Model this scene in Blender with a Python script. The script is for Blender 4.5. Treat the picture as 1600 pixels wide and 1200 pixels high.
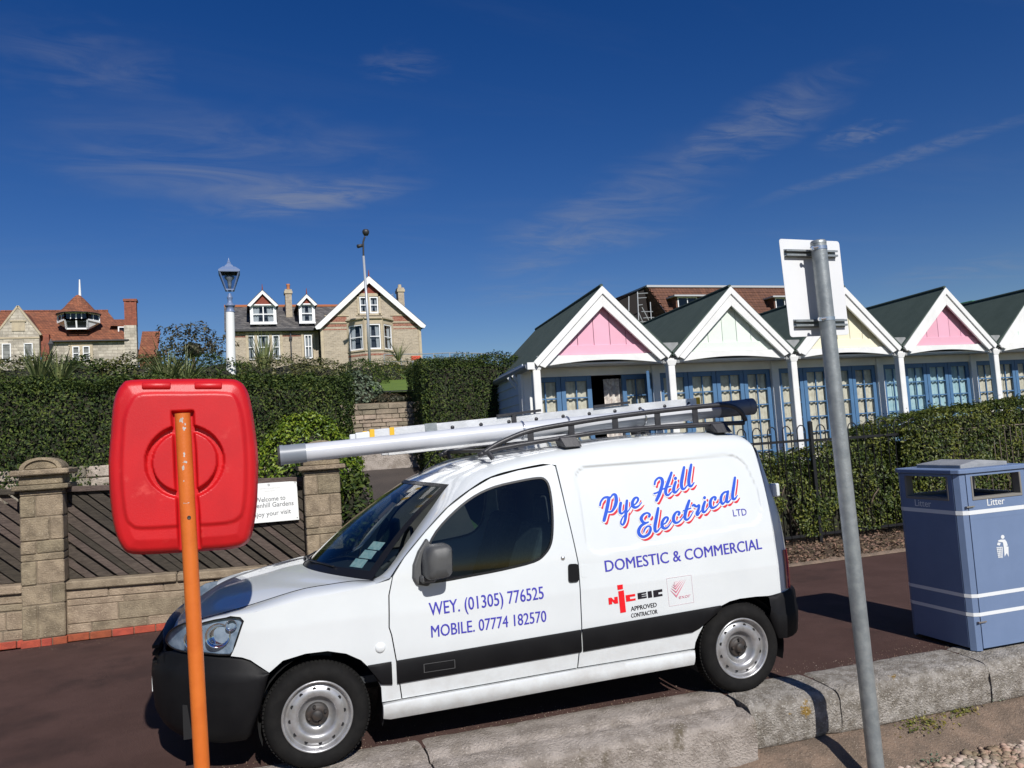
import bpy, bmesh, math, random
import numpy as np
from math import sin, cos, pi, sqrt, radians, atan2, hypot
from mathutils import Vector, Matrix, noise
from mathutils.geometry import delaunay_2d_cdt

for _o in list(bpy.data.objects): bpy.data.objects.remove(_o)
SC = bpy.context.scene
COL = SC.collection
random.seed(7); RNG = np.random.default_rng(7)

# ------------------------------------------------------------------ camera
CF, CP, CR, CY, CH = 1220.36, .0711, .0651, .3411, 1.74   # focal (px of 1600), pitch, roll, yaw, height over the road
FW = Vector((sin(CY)*cos(CP), cos(CY)*cos(CP), sin(CP)))
_r = Vector((cos(CY), -sin(CY), 0)); _u = _r.cross(FW)
RT = _r*cos(CR) - _u*sin(CR); UP = _r*sin(CR) + _u*cos(CR)
CPOS = Vector((0, 0, CH))
cam_d = bpy.data.cameras.new('camera'); cam = bpy.data.objects.new('camera', cam_d); COL.objects.link(cam)
cam_d.sensor_width = 36; cam_d.lens = CF/1600*36; cam_d.clip_start = .05; cam_d.clip_end = 3000
cam.matrix_world = Matrix(((RT.x, UP.x, -FW.x, 0), (RT.y, UP.y, -FW.y, 0), (RT.z, UP.z, -FW.z, CH), (0, 0, 0, 1)))
SC.camera = cam
def pray(x, y): return FW + RT*((x-800)/CF) - UP*((y-600)/CF)          # direction through a photo pixel
def gy(x, y, Y): d = pray(x, y); return CPOS + d*(Y/d.y)               # where it meets the upright plane at depth Y
def gz(x, y, z=0): d = pray(x, y); return CPOS + d*((z-CH)/d.z)        # where it meets a level

# ------------------------------------------------------------------ sky, sun, exposure
SUN_EL, SUN_DX = radians(39), -.05
W = bpy.data.worlds.new('World'); SC.world = W; W.use_nodes = True
def world():
    nt = W.node_tree; nt.nodes.clear(); N = nt.nodes.new; L = nt.links.new
    out = N('ShaderNodeOutputWorld'); bg = N('ShaderNodeBackground'); bg.inputs[1].default_value = .052
    sky = N('ShaderNodeTexSky'); sky.sky_type = 'NISHITA'; sky.sun_disc = False
    sky.sun_elevation = SUN_EL; sky.sun_rotation = pi + SUN_DX
    sky.air_density = 1.0; sky.dust_density = .15; sky.ozone_density = 3.2; sky.altitude = 0
    hs = N('ShaderNodeHueSaturation'); hs.inputs['Saturation'].default_value = 1.375; hs.inputs['Value'].default_value = 1.29; hs.inputs['Hue'].default_value = .519
    gm = N('ShaderNodeGamma'); gm.inputs[1].default_value = 1.0
    L(sky.outputs[0], hs.inputs['Color']); L(hs.outputs[0], gm.inputs[0])
    # thin cirrus: wisps laid out on a flat layer high overhead
    tc = N('ShaderNodeTexCoord'); sep = N('ShaderNodeSeparateXYZ'); L(tc.outputs['Generated'], sep.inputs[0])
    def M(op, a, b=None, c=None):
        n = N('ShaderNodeMath'); n.operation = op
        for i, v in enumerate((a, b, c)):
            if v is None: continue
            if isinstance(v, (int, float)): n.inputs[i].default_value = v
            else: L(v, n.inputs[i])
        return n.outputs[0]
    zz = M('MAXIMUM', M('ADD', sep.outputs[2], .04), .03)
    cx = M('DIVIDE', sep.outputs[0], zz); cy = M('DIVIDE', sep.outputs[1], zz)
    cb = N('ShaderNodeCombineXYZ'); L(cx, cb.inputs[0]); L(cy, cb.inputs[1])
    def plane(px, py):
        d = pray(px, py).normalized(); k = max(d.z+.04, .03); return Vector((d.x/k, d.y/k))
    def streaks(rot, sx, sy, seed, detail=7, dist=.6):
        mp = N('ShaderNodeMapping'); mp.inputs['Rotation'].default_value[2] = rot
        mp.inputs['Scale'].default_value = (sx, sy, 1); mp.inputs['Location'].default_value = (seed, seed*.7, 0)
        L(cb.outputs[0], mp.inputs[0])
        nz = N('ShaderNodeTexNoise'); nz.inputs['Scale'].default_value = 1; nz.inputs['Detail'].default_value = detail
        nz.inputs['Roughness'].default_value = .62; nz.inputs['Distortion'].default_value = dist; L(mp.outputs[0], nz.inputs['Vector'])
        return nz.outputs[0]
    def ramp(v, a, b):
        n = N('ShaderNodeMapRange'); n.interpolation_type = 'SMOOTHSTEP'; n.inputs[1].default_value = a; n.inputs[2].default_value = b
        L(v, n.inputs[0]); return n.outputs[0]
    total = M('MULTIPLY', ramp(streaks(.9, .55, 2.0, 3.1), .50, .78), .05)          # faint veil all over
    def wisp(p0, p1, wid, amt, seed, tot, lo=.34, hi=.72):
        a, b = plane(*p0), plane(*p1); c = (a+b)/2; ang = atan2(b.y-a.y, b.x-a.x); ln = (b-a).length
        x = M('SUBTRACT', cx, c.x); y = M('SUBTRACT', cy, c.y)
        u = M('DIVIDE', M('ADD', M('MULTIPLY', x, cos(ang)), M('MULTIPLY', y, sin(ang))), ln*.62)
        nzl = streaks(-ang, 2.2/ln, 2.2/ln, seed+5, 3, 0)
        v = M('DIVIDE', M('ADD', M('SUBTRACT', M('MULTIPLY', y, cos(ang)), M('MULTIPLY', x, sin(ang))), M('MULTIPLY', M('SUBTRACT', nzl, .5), wid*1.6)), wid)
        r = M('ADD', M('MULTIPLY', u, u), M('MULTIPLY', v, v))
        mask = M('SUBTRACT', 1, ramp(M('SQRT', r), .12, 1.0))
        st = ramp(streaks(-ang-.2, .9/wid, 1.9/wid, seed, 6, 1.2), lo, hi)
        return M('MAXIMUM', tot, M('MULTIPLY', M('MULTIPLY', mask, st), amt))
    total = wisp((40, 170), (600, 335), .62, 0.375, 1.3, total, .28, .80)
    total = wisp((300, 335), (660, 285), .22, 0.550, 4.7, total, .22, .72)
    total = wisp((780, 450), (1180, 190), .42, 0.375, 9.2, total, .30, .80)
    total = wisp((830, 410), (1010, 320), .42, 0.425, 3.4, total, .30, .75)
    total = wisp((1040, 290), (1350, 95), .22, 0.375, 2.9, total, .28, .75)
    total = wisp((1270, 225), (1420, 195), .12, 0.325, 6.1, total)
    total = wisp((1180, 320), (1660, 165), .10, 0.250, 7.7, total, .2, .7)
    total = wisp((1380, 450), (1660, 395), .5, 0.22, 8.8, total)
    total = wisp((720, 475), (980, 440), .5, 0.20, 5.5, total)
    total = wisp((0, 20), (240, 170), .25, 0.200, 6.6, total, .25, .8)
    total = wisp((560, 115), (700, 90), .12, 0.150, 2.2, total)
    mx = N('ShaderNodeMix'); mx.data_type = 'RGBA'; L(total, mx.inputs['Factor']); L(gm.outputs[0], mx.inputs['A'])
    mx.inputs['B'].default_value = (5.2, 5.6, 6.6, 1)
    L(mx.outputs['Result'], bg.inputs[0]); L(bg.outputs[0], out.inputs[0])
world()
sun_d = bpy.data.lights.new('sun', 'SUN'); sun = bpy.data.objects.new('sun', sun_d); COL.objects.link(sun)
sun_d.energy = 4.9; sun_d.angle = radians(.53); sun_d.color = (1, .968, .92)
LDIR = Vector((SUN_DX*cos(SUN_EL), cos(SUN_EL), -sin(SUN_EL))).normalized()
sun.rotation_euler = LDIR.to_track_quat('-Z', 'Y').to_euler(); sun.location = (2, -20, 20)
SC.view_settings.view_transform = 'Standard'; SC.view_settings.look = 'None'
SC.view_settings.exposure = 0; SC.view_settings.gamma = 1; SC.view_settings.use_curve_mapping = False
SC.render.engine = 'CYCLES'; SC.cycles.max_bounces = 8; SC.cycles.transparent_max_bounces = 16
SC.cycles.use_denoising = True; SC.cycles.sample_clamp_indirect = 6; SC.cycles.caustics_reflective = False; SC.cycles.caustics_refractive = False

# ------------------------------------------------------------------ materials
def mat(name, col, rough=.6, col2=None, scale=4., bump=0., bscale=60., metal=0., coat=0., spec=.5, rnd=0., speck=None, attr=0., lo=.35, hi=.65,
        trans=0., stain=None, stretch=None, brick=None):
    m = bpy.data.materials.new(name); m.use_nodes = True; nt = m.node_tree; N = nt.nodes.new; L = nt.links.new
    bs = nt.nodes['Principled BSDF']; out = nt.nodes['Material Output']
    bs.inputs['Roughness'].default_value = rough; bs.inputs['Metallic'].default_value = metal
    bs.inputs['Coat Weight'].default_value = coat; bs.inputs['Coat Roughness'].default_value = .04
    bs.inputs['Specular IOR Level'].default_value = spec
    geo = N('ShaderNodeNewGeometry'); tc = N('ShaderNodeTexCoord')
    def vec():
        if stretch:
            mp = N('ShaderNodeMapping'); mp.inputs['Scale'].default_value = stretch; L(tc.outputs['Object'], mp.inputs[0]); return mp.outputs[0]
        return tc.outputs['Object']
    V = vec()
    def nz(sc, det=5., rg=.6, off=0):
        n = N('ShaderNodeTexNoise'); n.inputs['Scale'].default_value = sc; n.inputs['Detail'].default_value = det; n.inputs['Roughness'].default_value = rg
        if off:
            a = N('ShaderNodeVectorMath'); a.operation = 'ADD'; a.inputs[1].default_value = (off, off*2, off*3); L(V, a.inputs[0]); L(a.outputs[0], n.inputs[0])
        else: L(V, n.inputs[0])
        return n.outputs[0]
    def mr(v, a, b, c=0., d=1.):
        n = N('ShaderNodeMapRange'); n.interpolation_type = 'SMOOTHSTEP'
        for i, q in enumerate((a, b, c, d)): n.inputs[i+1].default_value = q
        L(v, n.inputs[0]); return n.outputs[0]
    def mix(f, a, b):
        n = N('ShaderNodeMix'); n.data_type = 'RGBA'
        for s, q in (('Factor', f), ('A', a), ('B', b)):
            if isinstance(q, (tuple, list)): n.inputs[s].default_value = (*q[:3], 1)
            elif isinstance(q, float): n.inputs[s].default_value = q
            else: L(q, n.inputs[s])
        return n.outputs['Result']
    c = col
    if col2 is not None: c = mix(mr(nz(scale), lo, hi), col, col2)
    if brick is not None:   # (unit length, course height, joint colour, joint strength, unit-to-unit change)
        sx = N('ShaderNodeSeparateXYZ'); L(tc.outputs['Object'], sx.inputs[0]); ad = N('ShaderNodeMath'); L(sx.outputs[0], ad.inputs[0]); L(sx.outputs[1], ad.inputs[1]); cb = N('ShaderNodeCombineXYZ'); L(ad.outputs[0], cb.inputs[0]); L(sx.outputs[2], cb.inputs[1])
        bt = N('ShaderNodeTexBrick'); L(cb.outputs[0], bt.inputs['Vector']); bt.inputs['Scale'].default_value = 1; bt.inputs['Brick Width'].default_value = brick[0]; bt.inputs['Row Height'].default_value = brick[1]; bt.inputs['Mortar Size'].default_value = brick[1]*.09; bt.inputs['Mortar Smooth'].default_value = .3
        bt.inputs['Color1'].default_value = (1+brick[4],)*3+(1,); bt.inputs['Color2'].default_value = (1-brick[4],)*3+(1,); bt.inputs['Mortar'].default_value = (1, 1, 1, 1)
        mm = N('ShaderNodeMix'); mm.data_type = 'RGBA'; mm.blend_type = 'MULTIPLY'; mm.inputs['Factor'].default_value = 1; L(bt.outputs['Color'], mm.inputs['B'])
        if isinstance(c, tuple): mm.inputs['A'].default_value = (*c[:3], 1)
        else: L(c, mm.inputs['A'])
        fm = N('ShaderNodeMath'); fm.operation = 'MULTIPLY'; fm.inputs[1].default_value = brick[3]; L(bt.outputs['Fac'], fm.inputs[0]); c = mix(fm.outputs[0], mm.outputs['Result'], brick[2])
    if stain is not None:   # (colour, scale, lo, hi)
        c = mix(mr(nz(stain[1], 6, .65, 3.3), stain[2], stain[3]), c, stain[0])
    if speck is not None:   # (colour, scale, amount)
        c = mix(mr(nz(speck[1], 2., .5, 1.7), .5+.2*(1-speck[2]), .62+.2*(1-speck[2])), c, speck[0])
    if rnd or attr:
        if rnd: oi = N('ShaderNodeObjectInfo'); r = oi.outputs['Random']; am = rnd
        else: at = N('ShaderNodeAttribute'); at.attribute_name = 'rnd'; r = at.outputs['Fac']; am = attr
        hs = N('ShaderNodeHueSaturation'); L(mr(r, 0, 1, 1-am, 1+am), hs.inputs['Value'])
        L(mr(r, 0, 1, .5+am*.05, .5-am*.05), hs.inputs['Hue'])
        if isinstance(c, tuple): hs.inputs['Color'].default_value = (*c[:3], 1)
        else: L(c, hs.inputs['Color'])
        c = hs.outputs[0]
    if isinstance(c, tuple): bs.inputs['Base Color'].default_value = (*c[:3], 1)
    else: L(c, bs.inputs['Base Color'])
    if bump:
        b = N('ShaderNodeBump'); b.inputs['Strength'].default_value = min(1, bump); b.inputs['Distance'].default_value = .02 if bump <= 1 else .02*bump
        L(nz(bscale, 6., .65, .9), b.inputs['Height']); L(b.outputs[0], bs.inputs['Normal'])
    if trans:
        tr = N('ShaderNodeBsdfTranslucent'); ms = N('ShaderNodeMixShader'); ms.inputs[0].default_value = trans
        if isinstance(c, tuple): tr.inputs[0].default_value = (*c[:3], 1)
        else: L(c, tr.inputs[0])
        L(bs.outputs[0], ms.inputs[1]); L(tr.outputs[0], ms.inputs[2]); L(ms.outputs[0], out.inputs[0])
    return m
def glass(name, tint=(.7, .8, .8), refl=1.0, rough=0.0):
    m = bpy.data.materials.new(name); m.use_nodes = True; nt = m.node_tree; nt.nodes.clear(); N = nt.nodes.new; L = nt.links.new
    out = N('ShaderNodeOutputMaterial'); t = N('ShaderNodeBsdfTransparent'); t.inputs[0].default_value = (*tint, 1)
    g = N('ShaderNodeBsdfGlossy'); g.inputs['Roughness'].default_value = rough; f = N('ShaderNodeFresnel'); gb = N('ShaderNodeNewGeometry'); io = N('ShaderNodeMath'); io.operation = 'MULTIPLY_ADD'; io.inputs[1].default_value = 1/1.5-1.5; io.inputs[2].default_value = 1.5
    L(gb.outputs['Backfacing'], io.inputs[0]); L(io.outputs[0], f.inputs[0])      # a thin pane reflects alike from both sides
    k = N('ShaderNodeMath'); k.operation = 'MULTIPLY'; k.inputs[1].default_value = refl; L(f.outputs[0], k.inputs[0])
    mx = N('ShaderNodeMixShader'); L(k.outputs[0], mx.inputs[0]); L(t.outputs[0], mx.inputs[1]); L(g.outputs[0], mx.inputs[2]); L(mx.outputs[0], out.inputs[0])
    return m

def grime(m, col, z0, z1, amt, sc=9.):
    """road film splashed over the lower body: patchy noise fading out with height on the object"""
    nt = m.node_tree; N = nt.nodes.new; L = nt.links.new; bs = nt.nodes['Principled BSDF']; src = bs.inputs['Base Color'].links[0].from_socket
    tc = N('ShaderNodeTexCoord'); sp = N('ShaderNodeSeparateXYZ'); L(tc.outputs['Object'], sp.inputs[0])
    mr = N('ShaderNodeMapRange'); mr.inputs[1].default_value = z1; mr.inputs[2].default_value = z0; L(sp.outputs[2], mr.inputs[0])
    nz = N('ShaderNodeTexNoise'); nz.inputs['Scale'].default_value = sc; nz.inputs['Detail'].default_value = 8; nz.inputs['Roughness'].default_value = .7; L(tc.outputs['Object'], nz.inputs[0])
    r2 = N('ShaderNodeMapRange'); r2.inputs[1].default_value = .35; r2.inputs[2].default_value = .75; L(nz.outputs[0], r2.inputs[0])
    mu = N('ShaderNodeMath'); mu.operation = 'MULTIPLY'; L(mr.outputs[0], mu.inputs[0]); L(r2.outputs[0], mu.inputs[1])
    m2 = N('ShaderNodeMath'); m2.operation = 'MULTIPLY'; m2.inputs[1].default_value = amt; L(mu.outputs[0], m2.inputs[0])
    mx = N('ShaderNodeMix'); mx.data_type = 'RGBA'; L(m2.outputs[0], mx.inputs['Factor']); L(src, mx.inputs['A']); mx.inputs['B'].default_value = (*col, 1); L(mx.outputs['Result'], bs.inputs['Base Color'])
# ------------------------------------------------------------------ mesh helpers
class MB:
    def __init__(s): s.v = []; s.f = []
    def add(s, vs, fs):
        o = len(s.v); s.v += [tuple(v) for v in vs]; s.f += [tuple(i+o for i in f) for f in fs]; return s
    def box(s, x0, x1, y0, y1, z0, z1):
        return s.add([(x, y, z) for x in (x0, x1) for y in (y0, y1) for z in (z0, z1)],
                     [(0, 1, 3, 2), (4, 6, 7, 5), (0, 4, 5, 1), (2, 3, 7, 6), (0, 2, 6, 4), (1, 5, 7, 3)])
    def hexa(s, p):  # 8 points: bottom 4 (ccw), top 4
        return s.add(p, [(3, 2, 1, 0), (4, 5, 6, 7), (0, 1, 5, 4), (1, 2, 6, 5), (2, 3, 7, 6), (3, 0, 4, 7)])
    def bar(s, a, b, w, h, up=(0, 0, 1)):
        a, b = Vector(a), Vector(b); d = (b-a).normalized(); u = Vector(up); r = d.cross(u)
        if r.length < 1e-4: r = d.cross(Vector((0, 1, 0)))
        r.normalize(); u = r.cross(d); r = r*w/2; u = u*h/2
        return s.hexa([a-r-u, a+r-u, b+r-u, b-r-u, a-r+u, a+r+u, b+r+u, b-r+u])
    def prism(s, poly, f0, f1):  # poly 2D, two mapping functions to 3D
        n = len(poly); return s.add([f0(*p) for p in poly]+[f1(*p) for p in poly],
            [tuple(range(n-1, -1, -1)), tuple(range(n, 2*n))]+[(i, (i+1) % n, n+(i+1) % n, n+i) for i in range(n)])
    def tube(s, pts, r, n=8, caps=True):
        pts = [Vector(p) for p in pts]; rs = r if isinstance(r, (list, tuple)) else [r]*len(pts)
        o = len(s.v); pr = None
        for i, p in enumerate(pts):
            t = (pts[min(i+1, len(pts)-1)]-pts[max(i-1, 0)]).normalized()
            if pr is None:
                pr = t.orthogonal().normalized()
            pr = (pr - t*pr.dot(t)).normalized(); q = t.cross(pr)
            for k in range(n): a = 2*pi*k/n; s.v.append(tuple(p+(pr*cos(a)+q*sin(a))*rs[i]))
        for i in range(len(pts)-1):
            for k in range(n):
                s.f.append((o+i*n+k, o+i*n+(k+1) % n, o+(i+1)*n+(k+1) % n, o+(i+1)*n+k))
        if caps:
            s.f.append(tuple(o+k for k in range(n-1, -1, -1))); e = o+(len(pts)-1)*n; s.f.append(tuple(e+k for k in range(n)))
        return s
    def lathe(s, prof, n=24, c=(0, 0, 0), axis='z', a0=0):
        o = len(s.v); m = len(prof)
        for k in range(n):
            a = 2*pi*k/n+a0
            for r, h in prof:
                q = (r*cos(a), r*sin(a), h) if axis == 'z' else (r*cos(a), h, r*sin(a)) if axis == 'y' else (h, r*cos(a), r*sin(a))
                s.v.append((c[0]+q[0], c[1]+q[1], c[2]+q[2]))
        for k in range(n):
            for i in range(m-1):
                s.f.append((o+k*m+i, o+((k+1) % n)*m+i, o+((k+1) % n)*m+i+1, o+k*m+i+1))
        return s
    def grid(s, rows, flip=False):
        o = len(s.v); m = len(rows[0]); s.v += [tuple(p) for r in rows for p in r]
        for i in range(len(rows)-1):
            for j in range(m-1):
                q = (o+i*m+j, o+i*m+j+1, o+(i+1)*m+j+1, o+(i+1)*m+j); s.f.append(q[::-1] if flip else q)
        return s
    def build(s, name, m, parent=None, smooth=False, bevel=0, local=False, seg=1, auto=None):
        return link(name, s.v, s.f, m, parent, smooth, bevel, local, seg, auto)
WM = {}   # world matrix of every empty / part
def link(name, v, f, m, parent=None, smooth=False, bevel=0, local=False, seg=1, auto=None, recalc=True):
    me = bpy.data.meshes.new(name)
    v = np.asarray(v, float).reshape(-1, 3); loc = Vector((0, 0, 0))
    if parent is not None and not local:
        mi = np.array(WM[parent].inverted()); v = v @ mi[:3, :3].T + mi[:3, 3]
    elif parent is None and not local and len(v):
        lo, hi = v.min(0), v.max(0); loc = Vector(((lo[0]+hi[0])/2, (lo[1]+hi[1])/2, lo[2])); v = v - np.array(loc)
    me.from_pydata(v.tolist(), [], f)
    if recalc:
        bm = bmesh.new(); bm.from_mesh(me); bmesh.ops.recalc_face_normals(bm, faces=bm.faces); bm.to_mesh(me); bm.free()
    if smooth: me.polygons.foreach_set('use_smooth', [True]*len(me.polygons))
    if smooth and auto: me.set_sharp_from_angle(angle=radians(auto))
    o = bpy.data.objects.new(name, me); COL.objects.link(o); o.location = loc
    if m is not None: me.materials.append(m)
    if parent is not None: o.parent = parent; WM[o] = WM[parent].copy()
    else: WM[o] = Matrix.Translation(loc)
    if bevel:
        b = o.modifiers.new('bevel', 'BEVEL'); b.width = bevel; b.segments = seg; b.limit_method = 'ANGLE'; b.angle_limit = radians(40)
    return o
def tag(o, label, cat, group=None, kind=None):
    if label: o['label'] = label
    if cat: o['category'] = cat
    if group: o['group'] = group
    if kind: o['kind'] = kind
    return o
def struct(o, kind='structure'): o['kind'] = kind; return o
def thing(name, label, cat, loc=(0, 0, 0), rz=0, group=None):
    o = bpy.data.objects.new(name, None); COL.objects.link(o); o.location = loc; o.rotation_euler = (0, 0, rz); o.empty_display_size = .2
    WM[o] = Matrix.Translation(Vector(loc)) @ Matrix.Rotation(rz, 4, 'Z')
    return tag(o, label, cat, group)
def share(name, src, m=None, parent=None, mw=None):   # another object on the same mesh data, local matrix mw
    o = src.copy(); o.name = name; COL.objects.link(o); o.parent = parent
    for k in ('label', 'category', 'group', 'kind'):
        if k in o: del o[k]
    if mw is not None: o.matrix_local = mw if parent is None else mw
    if parent is not None: WM[o] = WM[parent] @ (mw or Matrix())
    return o
def copy_tree(src, loc, rz=None, parent=None, label=None, scale=None):
    o = src.copy(); COL.objects.link(o)
    if parent is None:
        o.location = loc
        if rz is not None: o.rotation_euler = (0, 0, rz)
        if scale: o.scale = (scale,)*3
        if label: o['label'] = label
    else: o.parent = parent
    WM[o] = o.matrix_basis.copy()
    for ch in [c for c in src.children]: copy_tree(ch, None, parent=o)
    return o
def crom(pts, k=6):    # Catmull-Rom through tuples
    P = [np.array(p, float) for p in pts]; out = []
    for i in range(len(P)-1):
        a, b, c, d = P[max(i-1, 0)], P[i], P[i+1], P[min(i+2, len(P)-1)]
        for j in range(k):
            t = j/k; out.append(.5*((2*b)+(-a+c)*t+(2*a-5*b+4*c-d)*t*t+(-a+3*b-3*c+d)*t**3))
    out.append(P[-1]); return out
def itp(x, pts):       # piecewise linear through (x, y) pairs
    if x <= pts[0][0]: return pts[0][1]
    for i in range(1, len(pts)):
        if x <= pts[i][0]:
            x0, y0 = pts[i-1]; x1, y1 = pts[i]; return y0+(y1-y0)*(x-x0)/(x1-x0) if x1 != x0 else y1
    return pts[-1][1]
def sm(a, b, x):
    t = min(1, max(0, (x-a)/(b-a))); return t*t*(3-2*t)
def inpoly(P, poly):
    P = np.asarray(P); x, y = P[:, 0], P[:, 1]; r = np.zeros(len(P), bool); n = len(poly)
    for i in range(n):
        (x0, y0), (x1, y1) = poly[i], poly[(i+1) % n]
        c = ((y0 > y) != (y1 > y)); 
        if y1 != y0: r ^= c & (x < (x1-x0)*(y-y0)/(y1-y0)+x0)
    return r
def segdist(P, poly, closed=True):
    P = np.asarray(P, float); d = np.full(len(P), 1e9); n = len(poly)
    for i in range(n if closed else n-1):
        a = np.array(poly[i], float); b = np.array(poly[(i+1) % n], float); ab = b-a; L2 = max(ab@ab, 1e-12)
        t = np.clip(((P-a)@ab)/L2, 0, 1); d = np.minimum(d, np.hypot(*(P-(a+t[:, None]*ab)).T))
    return d
def resample(poly, h, closed=True):
    out = []; n = len(poly)
    for i in range(n if closed else n-1):
        a, b = np.array(poly[i], float), np.array(poly[(i+1) % n], float); k = max(1, int(math.ceil(np.linalg.norm(b-a)/h)))
        out += [tuple(a+(b-a)*j/k) for j in range(k)]
    if not closed: out.append(tuple(poly[-1]))
    return out
def rounded(poly, r, k=5):   # round the corners of a polygon
    out = []; n = len(poly)
    for i in range(n):
        p0, p, p1 = (np.array(poly[j % n], float) for j in (i-1, i, i+1))
        a = p0-p; b = p1-p; la, lb = np.linalg.norm(a), np.linalg.norm(b); q = min(r, la*.49, lb*.49)
        A, Bq = p+a/la*q, p+b/lb*q
        for j in range(k+1): t = j/k; out.append(tuple((1-t)**2*A+2*t*(1-t)*p+t*t*Bq))
    return out
def cdt(outer, holes=(), h=.03):
    """triangles filling a polygon with holes, with a regular grid of inner points"""
    loops = [resample(outer, h)]+[resample(q, h) for q in holes]
    pts = [p for l in loops for p in l]; edges = []; o = 0
    for l in loops: edges += [(o+i, o+(i+1) % len(l)) for i in range(len(l))]; o += len(l)
    lo = np.min(outer, 0); hi = np.max(outer, 0)
    G = np.stack(np.meshgrid(np.arange(lo[0], hi[0], h)+.37*h, np.arange(lo[1], hi[1], h)+.41*h), -1).reshape(-1, 2)
    if len(G):
        k = inpoly(G, outer)
        for q in holes: k &= ~inpoly(G, q)
        G = G[k]
    for l in loops:
        if len(G): G = G[segdist(G, l) > h*.45]
    pts += [tuple(p) for p in G]
    V, _, F, *_ = delaunay_2d_cdt([Vector(p) for p in pts], edges, [], 0, 1e-6)
    V = np.array([tuple(v) for v in V]); cen = np.array([V[list(f)].mean(0) for f in F])
    k = inpoly(cen, outer)
    for q in holes: k &= ~inpoly(cen, q)
    return V, [tuple(f) for f, kk in zip(F, k) if kk], loops
def panel(name, outer, mapf, m, parent, holes=(), h=.03, off=0., rim=.02, smooth=True):
    """sheet-metal panel: a 2D outline laid on the surface mapf(a, b, off) with folded-in edges"""
    V, F, loops = cdt(outer, holes, h)
    P = [mapf(a, b, off) for a, b in V]; e = .004
    nor = []
    for a, b in V:
        p = np.array(mapf(a, b, off)); nn = np.cross(np.array(mapf(a+e, b, off))-p, np.array(mapf(a, b+e, off))-p); nor.append(nn/max(np.linalg.norm(nn), 1e-9))
    fl = []
    for f in F:
        p = [np.array(P[i]) for i in f]; fl.append(f if np.dot(np.cross(p[1]-p[0], p[2]-p[0]), nor[f[0]]) > 0 else f[::-1])
    n0 = len(P); nrm = [tuple(x) for x in nor]
    if rim:
        for l in loops:
            o = len(P); n = len(l)
            P += [mapf(a, b, off) for a, b in l]+[mapf(a, b, off-rim) for a, b in l]; nrm += [(0, 0, 0)]*(2*n)
            fl += [(o+i, o+(i+1) % n, o+n+(i+1) % n, o+n+i) for i in range(n)]
    ob = link(name, P, fl, m, parent, smooth=smooth, local=True, recalc=False)
    if smooth: ob.data.normals_split_custom_set_from_vertices(nrm)
    return ob
_fontcache = {}
def text_pts(s, bold=0., res=3):
    """outline mesh of a word in the built-in typeface: unit cap height, origin at the left of the baseline"""
    key = (s, bold)
    if key in _fontcache: return _fontcache[key]
    cu = bpy.data.curves.new('t', 'FONT'); cu.body = s; cu.size = 1; cu.resolution_u = res; cu.offset = bold; cu.fill_mode = 'FRONT'
    o = bpy.data.objects.new('t', cu); COL.objects.link(o); dg = bpy.context.evaluated_depsgraph_get()
    me = bpy.data.meshes.new_from_object(o.evaluated_get(dg)); v = np.array([tuple(q.co)[:2] for q in me.vertices]); f = [tuple(p.vertices) for p in me.polygons]
    bpy.data.objects.remove(o); bpy.data.curves.remove(cu); bpy.data.meshes.remove(me)
    _fontcache[key] = (v, f); return v, f
_cap = None
def lettering(name, s, p0, p1, cap, mapf, m, parent, off, bold=0., local=True, xh=False):
    """word from p0 to p1 along its baseline (2D surface coordinates), capital height cap"""
    global _cap
    if _cap is None: _cap = text_pts('H')[0][:, 1].max()
    v, f = text_pts(s, min(0., bold)); x0, x1 = v[:, 0].min(), v[:, 0].max()
    d = np.array(p1)-np.array(p0); u = d; n = np.array([-d[1], d[0]])/np.linalg.norm(d)
    if n[1] < 0: n = -n
    if bold > 0:   # heavier letters: a second copy a hair to the right and above
        k = len(v); v = np.concatenate([v, v+np.array((bold*6, 0))]); f = list(f)+[tuple(i+k for i in q) for q in f]; x1 = v[:, 0].max()
    k = len(v)//2 if bold > 0 else len(v); P = [mapf(*(np.array(p0)+u*((a-x0)/(x1-x0))+n*(b/_cap*cap)), off+(.0004 if i >= k else 0)) for i, (a, b) in enumerate(v)]
    return link(name, P, f, m, parent, local=local, recalc=False)
def strokes(S, grow=0., dx=0., dy=0.):
    """brush strokes [(x, y, half width)...] -> list of small 2D polygons covering them"""
    out = []
    for st in S:
        if len(st) == 1:
            x, y, w = st[0]; w += grow; out.append([(x+dx+w*cos(a*pi/7), y+dy+w*1.1*sin(a*pi/7)) for a in range(14)]); continue
        C = crom(st, 5); n = len(C); Lf = []; Rf = []
        for i, c in enumerate(C):
            t = C[min(i+1, n-1)][:2]-C[max(i-1, 0)][:2]; t = t/max(np.linalg.norm(t), 1e-9); w = c[2]+grow
            Lf.append((c[0]+dx-t[1]*w, c[1]+dy+t[0]*w)); Rf.append((c[0]+dx+t[1]*w, c[1]+dy-t[0]*w))
            if i in (0, n-1) or i % 2 == 0: out.append([(c[0]+dx+w*cos(a*pi/5), c[1]+dy+w*sin(a*pi/5)) for a in range(10)])
        out += [[Lf[i], Rf[i], Rf[i+1], Lf[i+1]] for i in range(n-1)]
    return out
def union_mesh(polys):
    pts = []; edges = []
    for q in polys:
        o = len(pts); pts += [Vector(p) for p in q]; edges += [(o+i, o+(i+1) % len(q)) for i in range(len(q))]
    V, _, F, *_ = delaunay_2d_cdt(pts, edges, [], 0, 1e-5)
    V = np.array([tuple(v) for v in V]); cen = np.array([V[list(f)].mean(0) for f in F]); k = np.zeros(len(F), bool)
    for q in polys: k |= inpoly(cen, q)
    return V, [tuple(f) for f, kk in zip(F, k) if kk]
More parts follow.
